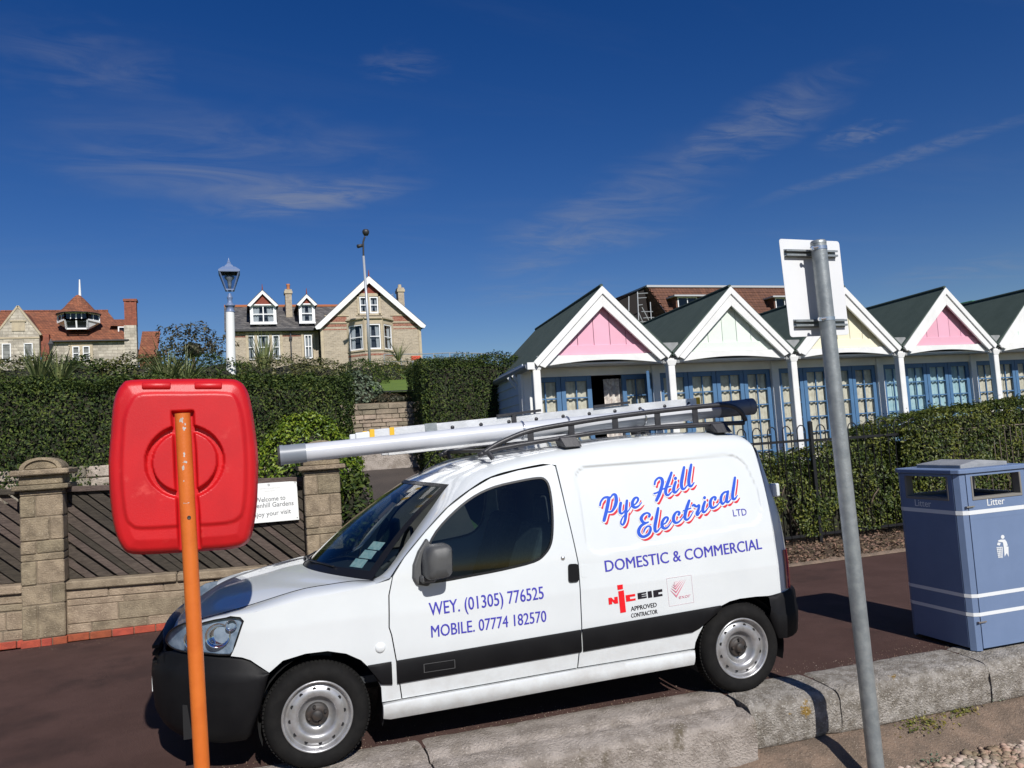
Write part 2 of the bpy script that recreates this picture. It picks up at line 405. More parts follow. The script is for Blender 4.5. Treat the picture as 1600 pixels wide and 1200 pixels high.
# ------------------------------------------------------------------ materials list
WHITE = (.80, .80, .78)
mt = dict(
 asphalt=mat('asphalt', (.086, .046, .038), .9, (.108, .059, .049), 2.1, .8, 190, speck=((.17, .10, .085), 210, .42), spec=.25, stain=((.064, .036, .031), .9, .50, .66)),
 concrete=mat('weathered_concrete', (.47, .41, .36), .92, (.31, .265, .225), 7, 1.5, 70, speck=((.56, .50, .44), 80, .55), stain=((.17, .14, .095), 3.6, .58, .70), lo=.4, hi=.62),
 kerbstone=mat('kerb_stone', (.54, .495, .44), .92, (.29, .255, .21), 14, 2.2, 75, speck=((.66, .62, .55), 60, .6), stain=((.40, .25, .06), 5.1, .665, .70), lo=.34, hi=.64),
 footing=mat('footing_concrete', (.27, .19, .135), .95, (.17, .125, .09), 6, 1.2, 70, speck=((.4, .32, .25), 120, .5)),
 earth=mat('bark_mulch_soil', (.12, .075, .045), .95, (.065, .042, .028), 9, 1, 40, speck=((.3, .2, .12), 60, .45)),
 grassland=mat('hill_grass', (.085, .125, .030), .9, (.05, .085, .022), 1.5, .7, 40, stain=((.16, .15, .06), .7, .55, .8)),
 shingle=mat('shingle_bed', (.28, .20, .13), .9, (.19, .14, .10), 25, 1, 60),
 pebble=mat('pebble', (.27, .185, .115), .75, (.36, .30, .235), 3, .2, 60, attr=.45, rnd=0),
 path=mat('path_tarmac', (.075, .060, .052), .9, (.055, .045, .04), 1.6, .6, 150, speck=((.17, .14, .12), 190, .35)),
 van_white=mat('van_white_paint', (.675, .705, .715), .32, (.645, .675, .685), 2.2, coat=.85),
 plastic=mat('black_bumper_plastic', (.005, .005, .006), .55, (.0075, .0075, .0085), 5, .10, 500, spec=.18),
 rubber=mat('tyre_rubber', (.0075, .0072, .0072), .85, (.011, .0105, .010), 20, .15, 220, spec=.2),
 seal=mat('black_rubber_seal', (.008, .008, .009), .35),
 steel=mat('silver_wheel_paint', (.44, .44, .455), .34, (.34, .335, .33), 14, metal=.6, stain=((.19, .13, .09), 11, .63, .75)),
 hub=mat('dark_hub', (.022, .021, .021), .6, (.045, .034, .028), 20),
 dark=mat('dark_void', (.008, .008, .009), .9),
 cabin=mat('cabin_grey_plastic', (.035, .038, .042), .7, bump=.1),
 seat=mat('seat_cloth', (.03, .035, .045), .9, (.05, .055, .06), 30, .3, 200),
 chrome=mat('reflector_chrome', (.75, .77, .8), .08, metal=1.),
 lampsilver=mat('headlamp_silver', (.38, .46, .56), .25, (.20, .27, .36), 14, metal=.3),
 redlens=mat('red_lamp_lens', (.28, .008, .012), .15, coat=1.),
 greyplast=mat('grey_mirror_plastic', (.058, .060, .062), .5, (.075, .076, .076), 8, .12, 260),
 pvc=mat('grey_pvc_pipe', (.56, .58, .62), .32, (.50, .52, .56), 2.5, coat=.2),
 pvcmid=mat('mid_grey_pvc', (.22, .245, .285), .4, (.19, .215, .25), 5),
 pvcdark=mat('dark_grey_pvc', (.145, .165, .20), .4, (.12, .14, .17), 5),
 alu=mat('ladder_aluminium', (.70, .71, .72), .42, (.58, .59, .60), 7, .15, 90, metal=.35),
 galv=mat('galvanised_steel', (.33, .355, .36), .42, (.25, .275, .285), 16, .15, 60, metal=.45),
 clip=mat('bright_steel_clip', (.72, .72, .72), .25, metal=.9),
 rackblack=mat('rack_black_paint', (.022, .022, .026), .42, (.035, .035, .04), 12, .1, 80),
 yellow=mat('yellow_plastic', (.72, .43, .02), .5),
 ink=mat('vinyl_indigo', (.058, .052, .40), .35), blue=mat('vinyl_blue', (.028, .095, .56), .3), red=mat('vinyl_red', (.60, .030, .045), .3),
 vwhite=mat('vinyl_white', (.71, .735, .745), .35), brightred=mat('vinyl_bright_red', (.74, .012, .02), .3), black=mat('vinyl_black', (.012, .010, .016), .35),
 pink=mat('vinyl_faded_pink', (.60, .19, .26), .4), palepink=mat('vinyl_pale_pink', (.72, .55, .58), .4),
 paper=mat('permit_paper', (.45, .62, .66), .6, (.72, .80, .80), 30),
 buoyred=mat('red_plastic_housing', (.56, .010, .014), .42, (.50, .009, .013), 5, .10, 150, spec=.45, stain=((.62, .05, .045), 9, .60, .78)),
 orange=mat('orange_pole_paint', (.63, .155, .022), .42, (.57, .13, .018), 6, .12, 90, stain=((.60, .21, .06), 5, .6, .8)),
 chip=mat('bare_metal_chip', (.55, .54, .53), .5, (.42, .34, .28), 40),
 plate=mat('sign_plate_grey_white', (.74, .75, .76), .42, (.70, .71, .72), 3),
 binblue=mat('bin_blue_panel', (.150, .212, .345), .5, (.140, .200, .328), 6, .12, 220),
 bintop=mat('bin_grey_lid', (.30, .31, .32), .6, (.24, .25, .26), 9, .3, 120), binin=mat('bin_inner', (.035, .034, .036), .8), binlip=mat('bin_lip', (.20, .19, .17), .7),
 wallstone=mat('portland_wall_stone', (.38, .30, .205), .92, (.26, .20, .135), 7, 1., 75, speck=((.50, .40, .28), 80, .45), rnd=.14, stain=((.20, .155, .105), 2.6, .54, .76)),
 pillarstone=mat('pillar_stone', (.37, .295, .195), .92, (.21, .165, .108), 6, 1., 70, speck=((.45, .37, .27), 80, .45), rnd=.13, stain=((.43, .25, .04), 5.5, .70, .74)),
 mortar=mat('mortar', (.24, .19, .135), .95, (.18, .145, .10), 12, .5, 80),
 redbrick=mat('red_brick', (.40, .085, .038), .85, (.30, .065, .032), 14, .6, 90, rnd=.18),
 paleston=mat('pale_rubble_stone', (.44, .385, .31), .92, (.27, .23, .18), 7, 1, 60, rnd=.25),
 drystone=mat('dry_stone', (.37, .30, .22), .92, (.25, .205, .15), 8, 1, 60, rnd=.28),
 timber=mat('old_fence_timber', (.140, .110, .086), .88, (.075, .058, .046), 6, .8, 40, rnd=.38, stretch=(2, 2, 22)),
 signwhite=mat('sign_white', (.84, .85, .82), .4), signtext=mat('sign_grey_text', (.16, .16, .17), .5), signfaint=mat('sign_faint_text', (.62, .60, .58), .5),
 leafdark=mat('dark_hedge_leaf', (.032, .057, .011), .6, (.055, .086, .016), 1.6, attr=.65, trans=.2, spec=.25, stain=((.075, .075, .02), 1.4, .62, .80)),
 leafmid=mat('mid_hedge_leaf', (.050, .080, .013), .5, (.095, .118, .018), 2.6, attr=.65, trans=.22, spec=.35, stain=((.12, .085, .03), 2.1, .70, .84)),
 leafbright=mat('bright_bush_leaf', (.115, .185, .016), .42, (.165, .235, .022), 3, attr=.45, trans=.25, spec=.45),
 leafolive=mat('olive_leaf', (.070, .085, .022), .5, (.11, .11, .032), 2, attr=.5, trans=.2),
 leafgrey=mat('grey_green_leaf', (.080, .115, .065), .5, (.13, .165, .105), 3, attr=.4, trans=.15),
 leafweed=mat('weed_leaf', (.11, .14, .02), .5, (.22, .18, .03), 9, attr=.4, trans=.2),
 leafrust=mat('autumn_leaf', (.075, .055, .025), .55, (.05, .055, .022), 4, attr=.5, trans=.2),
 spike=mat('spiky_plant_leaf', (.13, .17, .06), .5, (.22, .24, .10), 6, attr=.4, trans=.2),
 twig=mat('hedge_twigs', (.030, .026, .016), .95, (.018, .022, .010), 8, .6, 40),
 bark=mat('stem_bark', (.17, .125, .09), .9, (.10, .075, .055), 20, .6, 50),
 chips=mat('bark_chip', (.20, .13, .078), .9, (.12, .082, .055), 5, attr=.5),
 lampwhite=mat('lamp_white_paint', (.80, .80, .78), .4), lampblue=mat('lamp_blue_paint', (.15, .205, .34), .4), lampgrey=mat('lamp_grey_steel', (.42, .44, .47), .4, metal=.3), lampdark=mat('lamp_dark', (.03, .03, .032), .5),
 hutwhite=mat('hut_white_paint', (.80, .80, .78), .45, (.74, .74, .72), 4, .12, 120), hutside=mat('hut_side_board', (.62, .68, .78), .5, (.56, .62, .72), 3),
 hutpink=mat('hut_pink_paint', (.77, .41, .51), .5, (.74, .385, .485), 3, rnd=.03), hutmint=mat('hut_mint_paint', (.74, .82, .73), .5, (.71, .79, .70), 3, rnd=.03), hutyellow=mat('hut_yellow_paint', (.82, .775, .58), .5, (.79, .745, .55), 3, rnd=.03),
 hutmint2=mat('hut_pale_mint_paint', (.76, .84, .79), .5, rnd=.03),
 hutblue=mat('hut_blue_paint', (.075, .170, .310), .5, (.066, .152, .285), 6, .1, 90),
 felt=mat('green_roof_felt', (.048, .074, .060), .92, (.062, .090, .074), 3, .5, 120), feltshade=mat('dark_felt_painted_shade', (.022, .017, .016), .95), lead=mat('valley_lead', (.30, .31, .31), .7, (.23, .24, .24), 12, .3, 40),  # dark felt tone includes painted shade for the flats' end
 gutter=mat('grey_gutter', (.20, .215, .235), .5), curtain=mat('cream_curtain', (.72, .67, .55), .9, (.60, .54, .43), 14, .3, 30), curtainblue=mat('pale_blue_curtain', (.48, .66, .70), .9, (.36, .56, .62), 10), curtainwhite=mat('patterned_curtain', (.70, .66, .60), .9, (.42, .36, .33), 22), hutin=mat('hut_interior', (.02, .018, .016), .9),
 railing=mat('railing_black_paint', (.012, .012, .014), .4), railpale=mat('railing_painted_sunlight', (.21, .17, .13), .6, (.10, .08, .065), 10),  # second tone: the black railing with sunlight put into its colour
 slate=mat('slate_roof', (.075, .072, .074), .75, (.15, .14, .13), 3.5, .5, 20, stain=((.13, .095, .06), 1.2, .6, .8), brick=(.32, .17, (.03, .03, .032), .8, .3)),
 ridge=mat('ridge_tile', (.38, .13, .055), .85), buff=mat('buff_brick', (.42, .355, .265), .9, (.35, .29, .215), 9, .4, 30, speck=((.30, .235, .17), 22, .5), brick=(.30, .11, (.50, .45, .36), .7, .16)),
 stonetrim=mat('cream_stone_trim', (.50, .42, .29), .85, (.42, .35, .25), 4), brickband=mat('red_brick_band', (.25, .075, .05), .9, (.36, .20, .14), 12), housewhite=mat('house_white_paint', (.82, .82, .82), .45), tilehang=mat('red_tile_hanging', (.26, .06, .035), .85, (.20, .045, .03), 9),
 redtile=mat('red_roof_tile', (.27, .095, .046), .88, (.19, .068, .036), 2.0, .6, 12, stain=((.30, .17, .08), 1.1, .58, .8), brick=(.24, .20, (.075, .03, .02), .85, .22)), limestone=mat('squared_limestone', (.52, .47, .385), .9, (.36, .32, .26), 2.5, .5, 14, brick=(.75, .27, (.26, .23, .18), .8, .22)), oldbrick=mat('chimney_red_brick', (.30, .085, .05), .9, (.22, .065, .042), 4, .4, 20, brick=(.26, .11, (.2, .12, .08), .7, .18)),
 curtainhouse=mat('white_net_curtain', (.62, .62, .60), .9), room=mat('dark_room', (.035, .04, .05), .9), plantpot=mat('terracotta', (.45, .17, .07), .8),
 browntile=mat('brown_plain_tile', (.165, .072, .042), .9, (.115, .052, .033), 3, .4, 9, brick=(.24, .27, (.06, .025, .018), .8, .16)), lead2=mat('grey_parapet', (.42, .43, .44), .7), greenpaint=mat('green_painted_board', (.055, .23, .085), .6), scaffold=mat('scaffold_tube', (.42, .43, .44), .45, metal=.5),
)
G = dict(side=glass('van_side_glass', (.52, .64, .64), 1.2), screen=glass('van_windscreen_glass', (.50, .60, .60), 1.7), lens=glass('clear_lens', (.93, .96, .98), 1.3),
         pane=glass('hut_pane_glass', (.86, .88, .88), .8), far=glass('house_pane_glass', (.72, .76, .8), 1.3), lamp=glass('lantern_glass', (.72, .76, .82), 1.4))

# ------------------------------------------------------------------ ground
KA = -.05    # the promenade runs a little off the world X axis
def kerb_y(x): return 4.77-.053*x          # back edge of the sea-wall coping
def hgt(x, y):
    b = -.44-.035*max(0, 4.0-y)
    if y < 3.9: return b + .02*noise.noise((x*.8, y*.8, 1))
    road = -.06
    if y < 9.3: return b+(road-b)*sm(4.42, 4.62, y)
    left = itp(y, [(9.3, -.06), (10, .08), (14, 1.20), (14.35, 1.3), (14.6, 2.2), (25, 3.7), (40, 5.6), (50, 6.7), (58, 6.9), (75, 9.0), (90, 9.4), (120, 9.6)])
    right = itp(y, [(9.3, -.06), (10.3, .0), (16, .1), (17.5, 2.4), (25, 3.7), (40, 5.6), (50, 6.7), (58, 6.9), (75, 9.0), (90, 9.4), (120, 9.6)])
    return left+(right-left)*sm(3.2, 4.0, x)
def ground():
    xs = sorted(set(list(np.arange(-14, 22, .5))+list(np.arange(-60, 90, 4))+[-600, -300, -150, -90, 120, 200, 400, 700]))
    ys = sorted(set(list(np.arange(3.6, 18, .35))+list(np.arange(18, 60, 2))+[-700, -300, -100, -40, -15, -6, 0, 2, 3, 65, 75, 90, 120, 200, 400, 900]))
    b = MB().grid([[(x, y, hgt(x, y)+(.03*noise.noise((x, y, 0)) if y > 16 else 0)) for x in xs] for y in ys])
    m = bpy.data.materials.new('ground_mix'); m.use_nodes = True
    return struct(b.build('ground', mt['grassland'], smooth=True))
ground()
# the beach: shingle sheet in front of the wall, with loose pebbles
bx = [i*.4 for i in range(-40, 60)]; by = [-20, -10, -5, -2, 0, 1, 2, 2.5, 3, 3.3, 3.6, 3.9, 4.15]
struct(MB().grid([[(x, y, hgt(x, y)+.02+.025*noise.noise((x*2, y*2, 4))) for x in bx] for y in by]).build('beach', mt['shingle'], smooth=True))
def pebbles(n, x0, x1, y0, y1, name):
    ico = [(0, 0, 1), (.89, 0, .45), (.28, .85, .45), (-.72, .53, .45), (-.72, -.53, .45), (.28, -.85, .45), (.72, .53, -.45), (-.28, .85, -.45), (-.89, 0, -.45), (-.28, -.85, -.45), (.72, -.53, -.45), (0, 0, -1)]
    fi = [(0, 1, 2), (0, 2, 3), (0, 3, 4), (0, 4, 5), (0, 5, 1), (1, 6, 2), (2, 7, 3), (3, 8, 4), (4, 9, 5), (5, 10, 1), (2, 6, 7), (3, 7, 8), (4, 8, 9), (5, 9, 10), (1, 10, 6)]
    I = np.array(ico); X = RNG.uniform(x0, x1, n); Y = RNG.uniform(y0, y1, n); S = RNG.gamma(3, .0030, n)+.004
    keep = Y < 4.77-.053*X-.60-.10*RNG.random(n); X, Y, S = X[keep], Y[keep], S[keep]; n = len(X)
    Z = np.array([hgt(a, b)+.02+.025*noise.noise((a*2, b*2, 4)) for a, b in zip(X, Y)])
    sc = np.stack([S*RNG.uniform(.8, 1.5, n), S*RNG.uniform(.8, 1.3, n), S*RNG.uniform(.4, .8, n)], 1); A = RNG.uniform(0, 6.28, n)
    P = I[None]*sc[:, None]; c, s = np.cos(A)[:, None], np.sin(A)[:, None]
    V = np.stack([P[..., 0]*c-P[..., 1]*s+X[:, None], P[..., 0]*s+P[..., 1]*c+Y[:, None], P[..., 2]+(Z+S*.25)[:, None]], -1)
    F = (np.array(fi)[None]+12*np.arange(n)[:, None, None]).reshape(-1, 3)
    o = bulk(name, V.reshape(-1, 3), F, mt['pebble'], np.repeat(RNG.random(n), 12), smooth=True); return o
def bulk(name, V, F, m, rnd=None, parent=None, smooth=False):
    """large mesh straight from arrays"""
    V = np.asarray(V, np.float32); F = np.asarray(F, np.int32); k = F.shape[1]
    if parent is not None: mi = np.array(WM[parent].inverted()); V = (V @ mi[:3, :3].T+mi[:3, 3]).astype(np.float32)
    me = bpy.data.meshes.new(name); me.vertices.add(len(V)); me.vertices.foreach_set('co', V.ravel())
    me.loops.add(F.size); me.loops.foreach_set('vertex_index', F.ravel()); me.polygons.add(len(F))
    me.polygons.foreach_set('loop_start', np.arange(len(F), dtype=np.int32)*k); me.polygons.foreach_set('loop_total', np.full(len(F), k, np.int32))
    if smooth: me.polygons.foreach_set('use_smooth', np.ones(len(F), bool))
    me.update(calc_edges=True); me.validate()
    if rnd is not None:
        a = me.attributes.new('rnd', 'FLOAT', 'POINT'); a.data.foreach_set('value', np.asarray(rnd, np.float32))
    me.materials.append(m); o = bpy.data.objects.new(name, me); COL.objects.link(o)
    if parent is not None: o.parent = parent; WM[o] = WM[parent].copy()
    return o
struct(pebbles(16000, 2.6, 6.0, 2.9, 4.0, 'shingle_pebbles'), 'stuff'); struct(pebbles(9000, -2.0, 7.0, 1.2, 3.6, 'shingle_pebbles'), 'stuff')
# the promenade: one sheet from the wall coping to the gardens
rx = [i*.5 for i in range(-70, 90)]
struct(MB().grid([[(x, kerb_y(x)-.12, -.001) for x in rx], [(x, kerb_y(x)+.6, 0) for x in rx], [(x, 7.0, .004) for x in rx], [(x, itp(x, [(-35, 9.2), (1.2, 9.05), (2.9, 9.3), (3.4, 8.6), (6, 8.02), (9, 7.95), (45, 6.9)]), .002) for x in rx]]).build('promenade_road', mt['asphalt'], smooth=True))
def grit(n):     # loose grit and sand lying along the edges of the road
    X = RNG.uniform(-3, 7, n); Y = np.array([kerb_y(x) for x in X])+np.abs(RNG.normal(0, .10, n))+.01; far = RNG.random(n) < .25; Y = np.where(far, 9.0-np.abs(RNG.normal(0, .12, n)), Y); s = RNG.uniform(.0015, .0045, n); a = RNG.uniform(0, 6.28, n)
    C = np.stack([X, Y, np.full(n, .004)+s*.3], 1); V = np.stack([C+np.stack([np.cos(a+k*2.09)*s, np.sin(a+k*2.09)*s, -s*.3], 1) for k in range(3)]+[C+np.stack([0*s, 0*s, s*.8], 1)], 1).reshape(-1, 3)
    F = (np.array([(0, 1, 3), (1, 2, 3), (2, 0, 3)])[None]+4*np.arange(n)[:, None, None]).reshape(-1, 3); return struct(bulk('road_grit', V, F, mt['pebble'], np.repeat(RNG.random(n), 4)), 'stuff')
grit(1600)
# mulch bed under the right-hand hedge and its concrete edging
ex_ = [3.5+i*.35 for i in range(60)]
def bed_y(x): return itp(x, [(-35, 9.2), (1.2, 9.05), (2.9, 9.3), (3.4, 8.6), (6, 8.02), (9, 7.95), (45, 6.9)])
struct(MB().grid([[(x, bed_y(x)-.05+k*.35, .012+.05*min(1, k*.7)+.03*noise.noise((x*2.3, k*.9, 2))) for x in ex_] for k in range(8)]).build('mulch_bed', mt['earth'], smooth=True))
def chips(n):
    X = RNG.uniform(3.6, 14, n); Y = np.array([bed_y(x) for x in X])+np.abs(RNG.normal(0, .55, n))-.07; A = RNG.uniform(0, 6.28, n); L = RNG.uniform(.008, .026, n); Wd = RNG.uniform(.004, .012, n)
    Z = .03+.055*np.clip((Y-np.array([bed_y(x) for x in X]))/.5, 0, 1); u = np.stack([np.cos(A), np.sin(A), RNG.normal(0, .35, n)], 1)*L[:, None]; w = np.stack([-np.sin(A), np.cos(A), RNG.normal(0, .5, n)], 1)*Wd[:, None]
    C = np.stack([X, Y, Z+.012], 1); V = np.stack([C-u-w, C+u-w, C+u+w, C-u+w], 1).reshape(-1, 3)
    return struct(bulk('bark_chips', V, np.arange(4*n).reshape(-1, 4), mt['chips'], np.repeat(RNG.random(n), 4)), 'stuff')
chips(9000)
struct(MB().grid([[(x, bed_y(x)-.13+.02*noise.noise((x*3, 0, 1)), .007) for x in ex_], [(x, bed_y(x)-.10, .03+.012*noise.noise((x*4, 1, 1))) for x in ex_], [(x, bed_y(x)+.10+.04*noise.noise((x*2.4, 5, 1)), .036+.012*noise.noise((x*4, 3, 1))) for x in ex_]]).build('bed_edging', mt['footing'], smooth=True))

# ------------------------------------------------------------------ sea wall: coping stones
sea_wall = thing('sea_wall', 'low weathered stone sea wall along the near edge of the promenade', 'wall', (2, 4.3, -.45))
def coping(x0, x1, kind, seed):
    """one coping stone; profile given as (distance in front of the road edge, height)"""
    if kind == 'wide':   # worn flat strip, mossy groove, then a second slightly lower bed
        pr = [(-.03, -.03), (-.012, -.003), (0, .004), (.06, .006), (.12, .005), (.18, .002), (.215, -.004), (.235, -.022), (.255, -.034), (.275, -.030), (.295, -.032), (.34, -.040), (.385, -.050), (.41, -.058), (.424, -.070), (.430, -.090), (.434, -.14), (.438, -.20), (.442, -.28), (.446, -.36), (.45, -.5)]
    else:
        pr = [(-.03, -.03), (-.012, -.005), (0, .003), (.06, .006), (.14, .004), (.22, .000), (.28, -.006), (.315, -.014), (.338, -.028), (.350, -.050), (.354, -.08), (.355, -.12), (.356, -.17), (.356, -.21), (.354, -.25), (.350, -.275), (.335, -.29), (.28, -.30)]
    xs = np.linspace(x0+.006, x1-.006, max(4, int((x1-x0)/.025)))
    rows = []
    for i, x in enumerate(xs):
        e = min(i, len(xs)-1-i); r = []
        for j, (d, z) in enumerate(pr):
            n1 = noise.noise((x*2.6+seed, d*5, z*5+seed))*.5; n2 = noise.noise((x*11+seed, d*16, z*16)); n3 = min(0, noise.noise((x*6+seed, d*7+3, z*9))+.28)
            k = (.35 if j < 5 else 1)
            dd = d + .022*n1*k*(j > 2) + .007*n2*(j > 3) + .05*n3*(j > 7); zz = z + (.012*n1+.006*n2)*(.25 if j < 6 else 1) - (.012 if e == 0 else 0)*(j < 10)
            if j <= 2: dd = d+.035*n1+.012*n2
            r.append((x, kerb_y(x)-dd, zz+.004))
        rows.append(r)
    b = MB().grid(rows)
    for r, fl in ((rows[0], 0), (rows[-1], 1)): b.add(r, [tuple(range(len(r)))])
    return b.build('coping_stone', mt['kerbstone'] if kind != 'wide' else mt['concrete'], sea_wall, smooth=True, auto=50)
edges_w = [-9, -7.2, -5.6, -3.9, -2.3, -.75, .95, 2.93]
for i in range(len(edges_w)-1): coping(edges_w[i], edges_w[i+1], 'wide', i*3.1)
edges_n = [2.94, 3.60, 4.83, 6.2, 7.7, 9.2, 10.8, 12.4, 14]
for i in range(len(edges_n)-1): coping(edges_n[i], edges_n[i+1], 'narrow', 40+i*2.7)
fx = [2.7+i*.12 for i in range(95)]
MB().grid([[(x, kerb_y(x)-.20, -.27) for x in fx], [(x, kerb_y(x)-.34, -.285) for x in fx], [(x, kerb_y(x)-.43+.03*noise.noise((x*3, 1, 0)), -.30) for x in fx], [(x, kerb_y(x)-.50+.03*noise.noise((x*3, 4, 0)), -.345) for x in fx], [(x, kerb_y(x)-.60+.04*noise.noise((x*2, 7, 0)), -.395) for x in fx], [(x, kerb_y(x)-.74+.06*noise.noise((x*2, 9, 0)), -.45) for x in fx]]).build('footing', mt['footing'], sea_wall, smooth=True)
# ------------------------------------------------------------------ the van (local frame: x rearward from the front axle, y inward from the near wheel face, z up)
VA = -.0439
van = thing('delivery_van', 'white panel van with blue and red lettering parked beside the sea wall', 'van', (.3586, 4.5717, .0), VA)
VM = WM[van]; VI = VM.inverted()
PANEL = rounded([(1.640, 1.50), (1.700, 1.545), (2.80, 1.555), (2.895, 1.50), (2.965, 1.27), (2.935, 1.075), (1.72, .995), (1.655, 1.04)], .09, 6)
def tuck(z): return itp(z, [(.15, .045), (.2, .03), (.3, .0), (.45, -.018), (.6, -.026), (.8, -.030), (.95, -.020)]) if z < .95 else -.02+.17*((z-.95)/.8)**1.5
def taper(x):
    r = 0
    if x < -.25: t = min(1, (-.25-x)/.64); r += .62*(1-max(0, 1-t**2.2)**.5)
    if x < .4: r += .02*((.4-x)/1.2)**2
    if x > 2.6: r += .025*((x-2.6)/.5)**2
    return r
_gx, _gz = np.arange(1.6, 3.0, .005), np.arange(.97, 1.58, .005)
_gp = np.stack(np.meshgrid(_gx, _gz, indexing='ij'), -1).reshape(-1, 2); _t = np.clip(segdist(_gp, PANEL)/.016, 0, 1)
RCS = (np.where(inpoly(_gp, PANEL), .010*_t*_t*(3-2*_t), 0)).reshape(len(_gx), len(_gz)).tolist()
def recess(x, z):
    if x < 1.6 or x > 2.99 or z < .97 or z > 1.57: return 0
    a = (x-1.6)/.005; b = (z-.97)/.005; i, j = int(a), int(b); a -= i; b -= j
    return (RCS[i][j]*(1-a)+RCS[i+1][j]*a)*(1-b)+(RCS[i][j+1]*(1-a)+RCS[i+1][j+1]*a)*b
def S(x, z, off=0.): return (x, tuck(z)+taper(x)+recess(x, z)-off, z)
def Sr(x, z, off=0.): return (x, tuck(z)+taper(x)-off, z)
VI3 = VI.to_3x3(); VIC = VI @ CPOS
def us(px, py, yv=None):          # photo pixel -> (x, z) on the van's near side
    d = VI3 @ pray(px, py); c = VIC; y = 0
    for _ in range(9):
        t = (y-c.y)/d.y; p = c+d*t; y = (tuck(p.z)) if yv is None else yv
    return (p.x, p.z)
P = mt['van_white']; grime(P, (.30, .24, .19), .22, .62, .42)
WIN = [(.566, .966), (.640, 1.110), (.719, 1.233), (.847, 1.343), (.975, 1.420), (1.110, 1.466), (1.270, 1.489), (1.397, 1.499), (1.447, 1.484), (1.470, 1.430), (1.470, 1.309), (1.456, 1.182), (1.432, 1.089), (1.385, 1.030), (1.308, .990), (1.104, .964), (.907, .950), (.752, .940), (.646, .940), (.590, .944)]
WIN = [tuple(p) for p in crom(WIN+[WIN[0]], 3)][:-1]
def inset(poly, d):
    q = np.array(poly); n = len(q); a = np.roll(q, 1, 0); b = np.roll(q, -1, 0); t = b-a; t /= np.linalg.norm(t, axis=1)[:, None]
    nn = np.stack([-t[:, 1], t[:, 0]], 1); ar = .5*np.sum(q[:, 0]*np.roll(q[:, 1], -1)-np.roll(q[:, 0], -1)*q[:, 1])
    return [tuple(x) for x in q+nn*(d if ar > 0 else -d)]
door_edge = [(.455, 1.005), (.427, .902), (.418, .723), (.430, .679), (.451, .522), (.472, .313)]
rear_edge = [(1.541, .331), (1.556, .432), (1.579, .571), (1.582, .725), (1.587, .957), (1.549, 1.282), (1.522, 1.555)]
top_edge = [(1.50, 1.568), (1.279, 1.547), (1.097, 1.513), (.959, 1.450), (.81, 1.360), (.662, 1.233), (.527, 1.101)]
DOOR = door_edge+rear_edge+top_edge
WING = [(-.243, .566), (-.337, .645), (-.38, .664), (-.437, .676), (-.410, .73), (-.373, .828), (-.362, .855), (-.381, .878), (-.434, .888),
        (-.3, .897), (-.06, .935), (.234, .955), (.43, .985), (.4475, 1.0), (.420, .902), (.411, .723), (.423, .679), (.444, .522), (.4655, .312), (.357, .310), (.355, .394), (.31, .496), (.249, .564), (.17, .611), (.07, .639), (-.05, .641), (-.17, .620)]
SIDE = [(1.549, .331), (1.563, .432), (1.586, .571), (1.589, .725), (1.594, .957), (1.556, 1.282), (1.530, 1.580), (2.0, 1.590), (2.5, 1.592), (2.90, 1.585), (2.985, 1.575), (3.005, 1.50), (3.005, 1.305), (3.007, .932), (3.008, .604), (2.917, .601),
        (2.815, .609), (2.694, .611), (2.62, .603), (2.548, .58), (2.48, .54), (2.422, .482), (2.381, .42), (2.355, .37), (2.349, .335)]
both = []      # parts repeated on the far side
wing = panel('front_wing', WING, S, P, van, h=.035); both.append(wing)
doorp = panel('door', DOOR, S, P, van, holes=[WIN], h=.04); both.append(doorp)
sidep = panel('side_panel', SIDE, S, P, van, h=.015); both.append(sidep)
sl = panel('window_seal', WIN, S, mt['seal'], doorp, holes=[inset(WIN, .013)], h=.03, off=.001, rim=.012); both.append(sl)
gl = panel('window_glass', inset(WIN, .010), S, G['side'], doorp, h=.06, off=-.008, rim=0); both.append(gl)
SILLP = [(.360, .300), (.360, .215), (.40, .203), (.86, .208), (1.355, .220), (1.774, .228), (2.335, .236), (2.343, .327), (1.549, .323), (.4655, .305)]
def SS(x, z, off=0.): return (x, tuck(z)-.012-.02*max(0, sin(pi*min(1, max(0, (z-.2)/.125))))-off, z)
both.append(panel('sill', SILLP, SS, P, van, h=.025, rim=.05))
# black rub strips with a raised middle
def strip(x0, x1, par, name='rub_strip'):
    z0 = lambda x: itp(x, [(.29, .398), (1.58, .424), (2.4, .443)]); z1 = lambda x: itp(x, [(.29, .530), (1.58, .560), (2.55, .586)])
    rows = []
    for x in np.linspace(x0, x1, max(3, int((x1-x0)/.05))):
        a, b = z0(x), z1(x)
        if x > 2.36: a = max(a, .443+(x-2.36)*.62)
        if x < .36: a = max(a, itp(x, [(.28, .525), (.31, .50), (.345, .42), (.36, .398)]))
        a = min(a, b-.004)
        rows.append([S(x, a, -.004), S(x, a+.002, .010), S(x, a+(b-a)*.15, .015), S(x, a+(b-a)*.85, .015), S(x, b-.002, .010), S(x, b, -.004)])
    bb = MB().grid(rows); 
    for r in (rows[0], rows[-1]): bb.add(r, [tuple(range(6))])
    return bb.build(name, mt['plastic'], par, smooth=True, auto=40, local=True)
both += [strip(.285, .4175, wing), strip(.445, 1.572, doorp), strip(1.583, 2.55, sidep)]
# embossed name bar on the door strip: shallow raised frame
bmp = MB(); 
for x0, x1, z0, z1 in ((.60, .78, .492, .495), (.60, .78, .445, .448), (.598, .602, .445, .495), (.778, .782, .445, .495)):
    bmp.prism([(x0, z0), (x1, z0), (x1, z1), (x0, z1)], lambda a, b: S(a, b, .0145), lambda a, b: S(a, b, .0165))
bmp.build('strip_badge', mt['greyplast'], doorp, local=True)
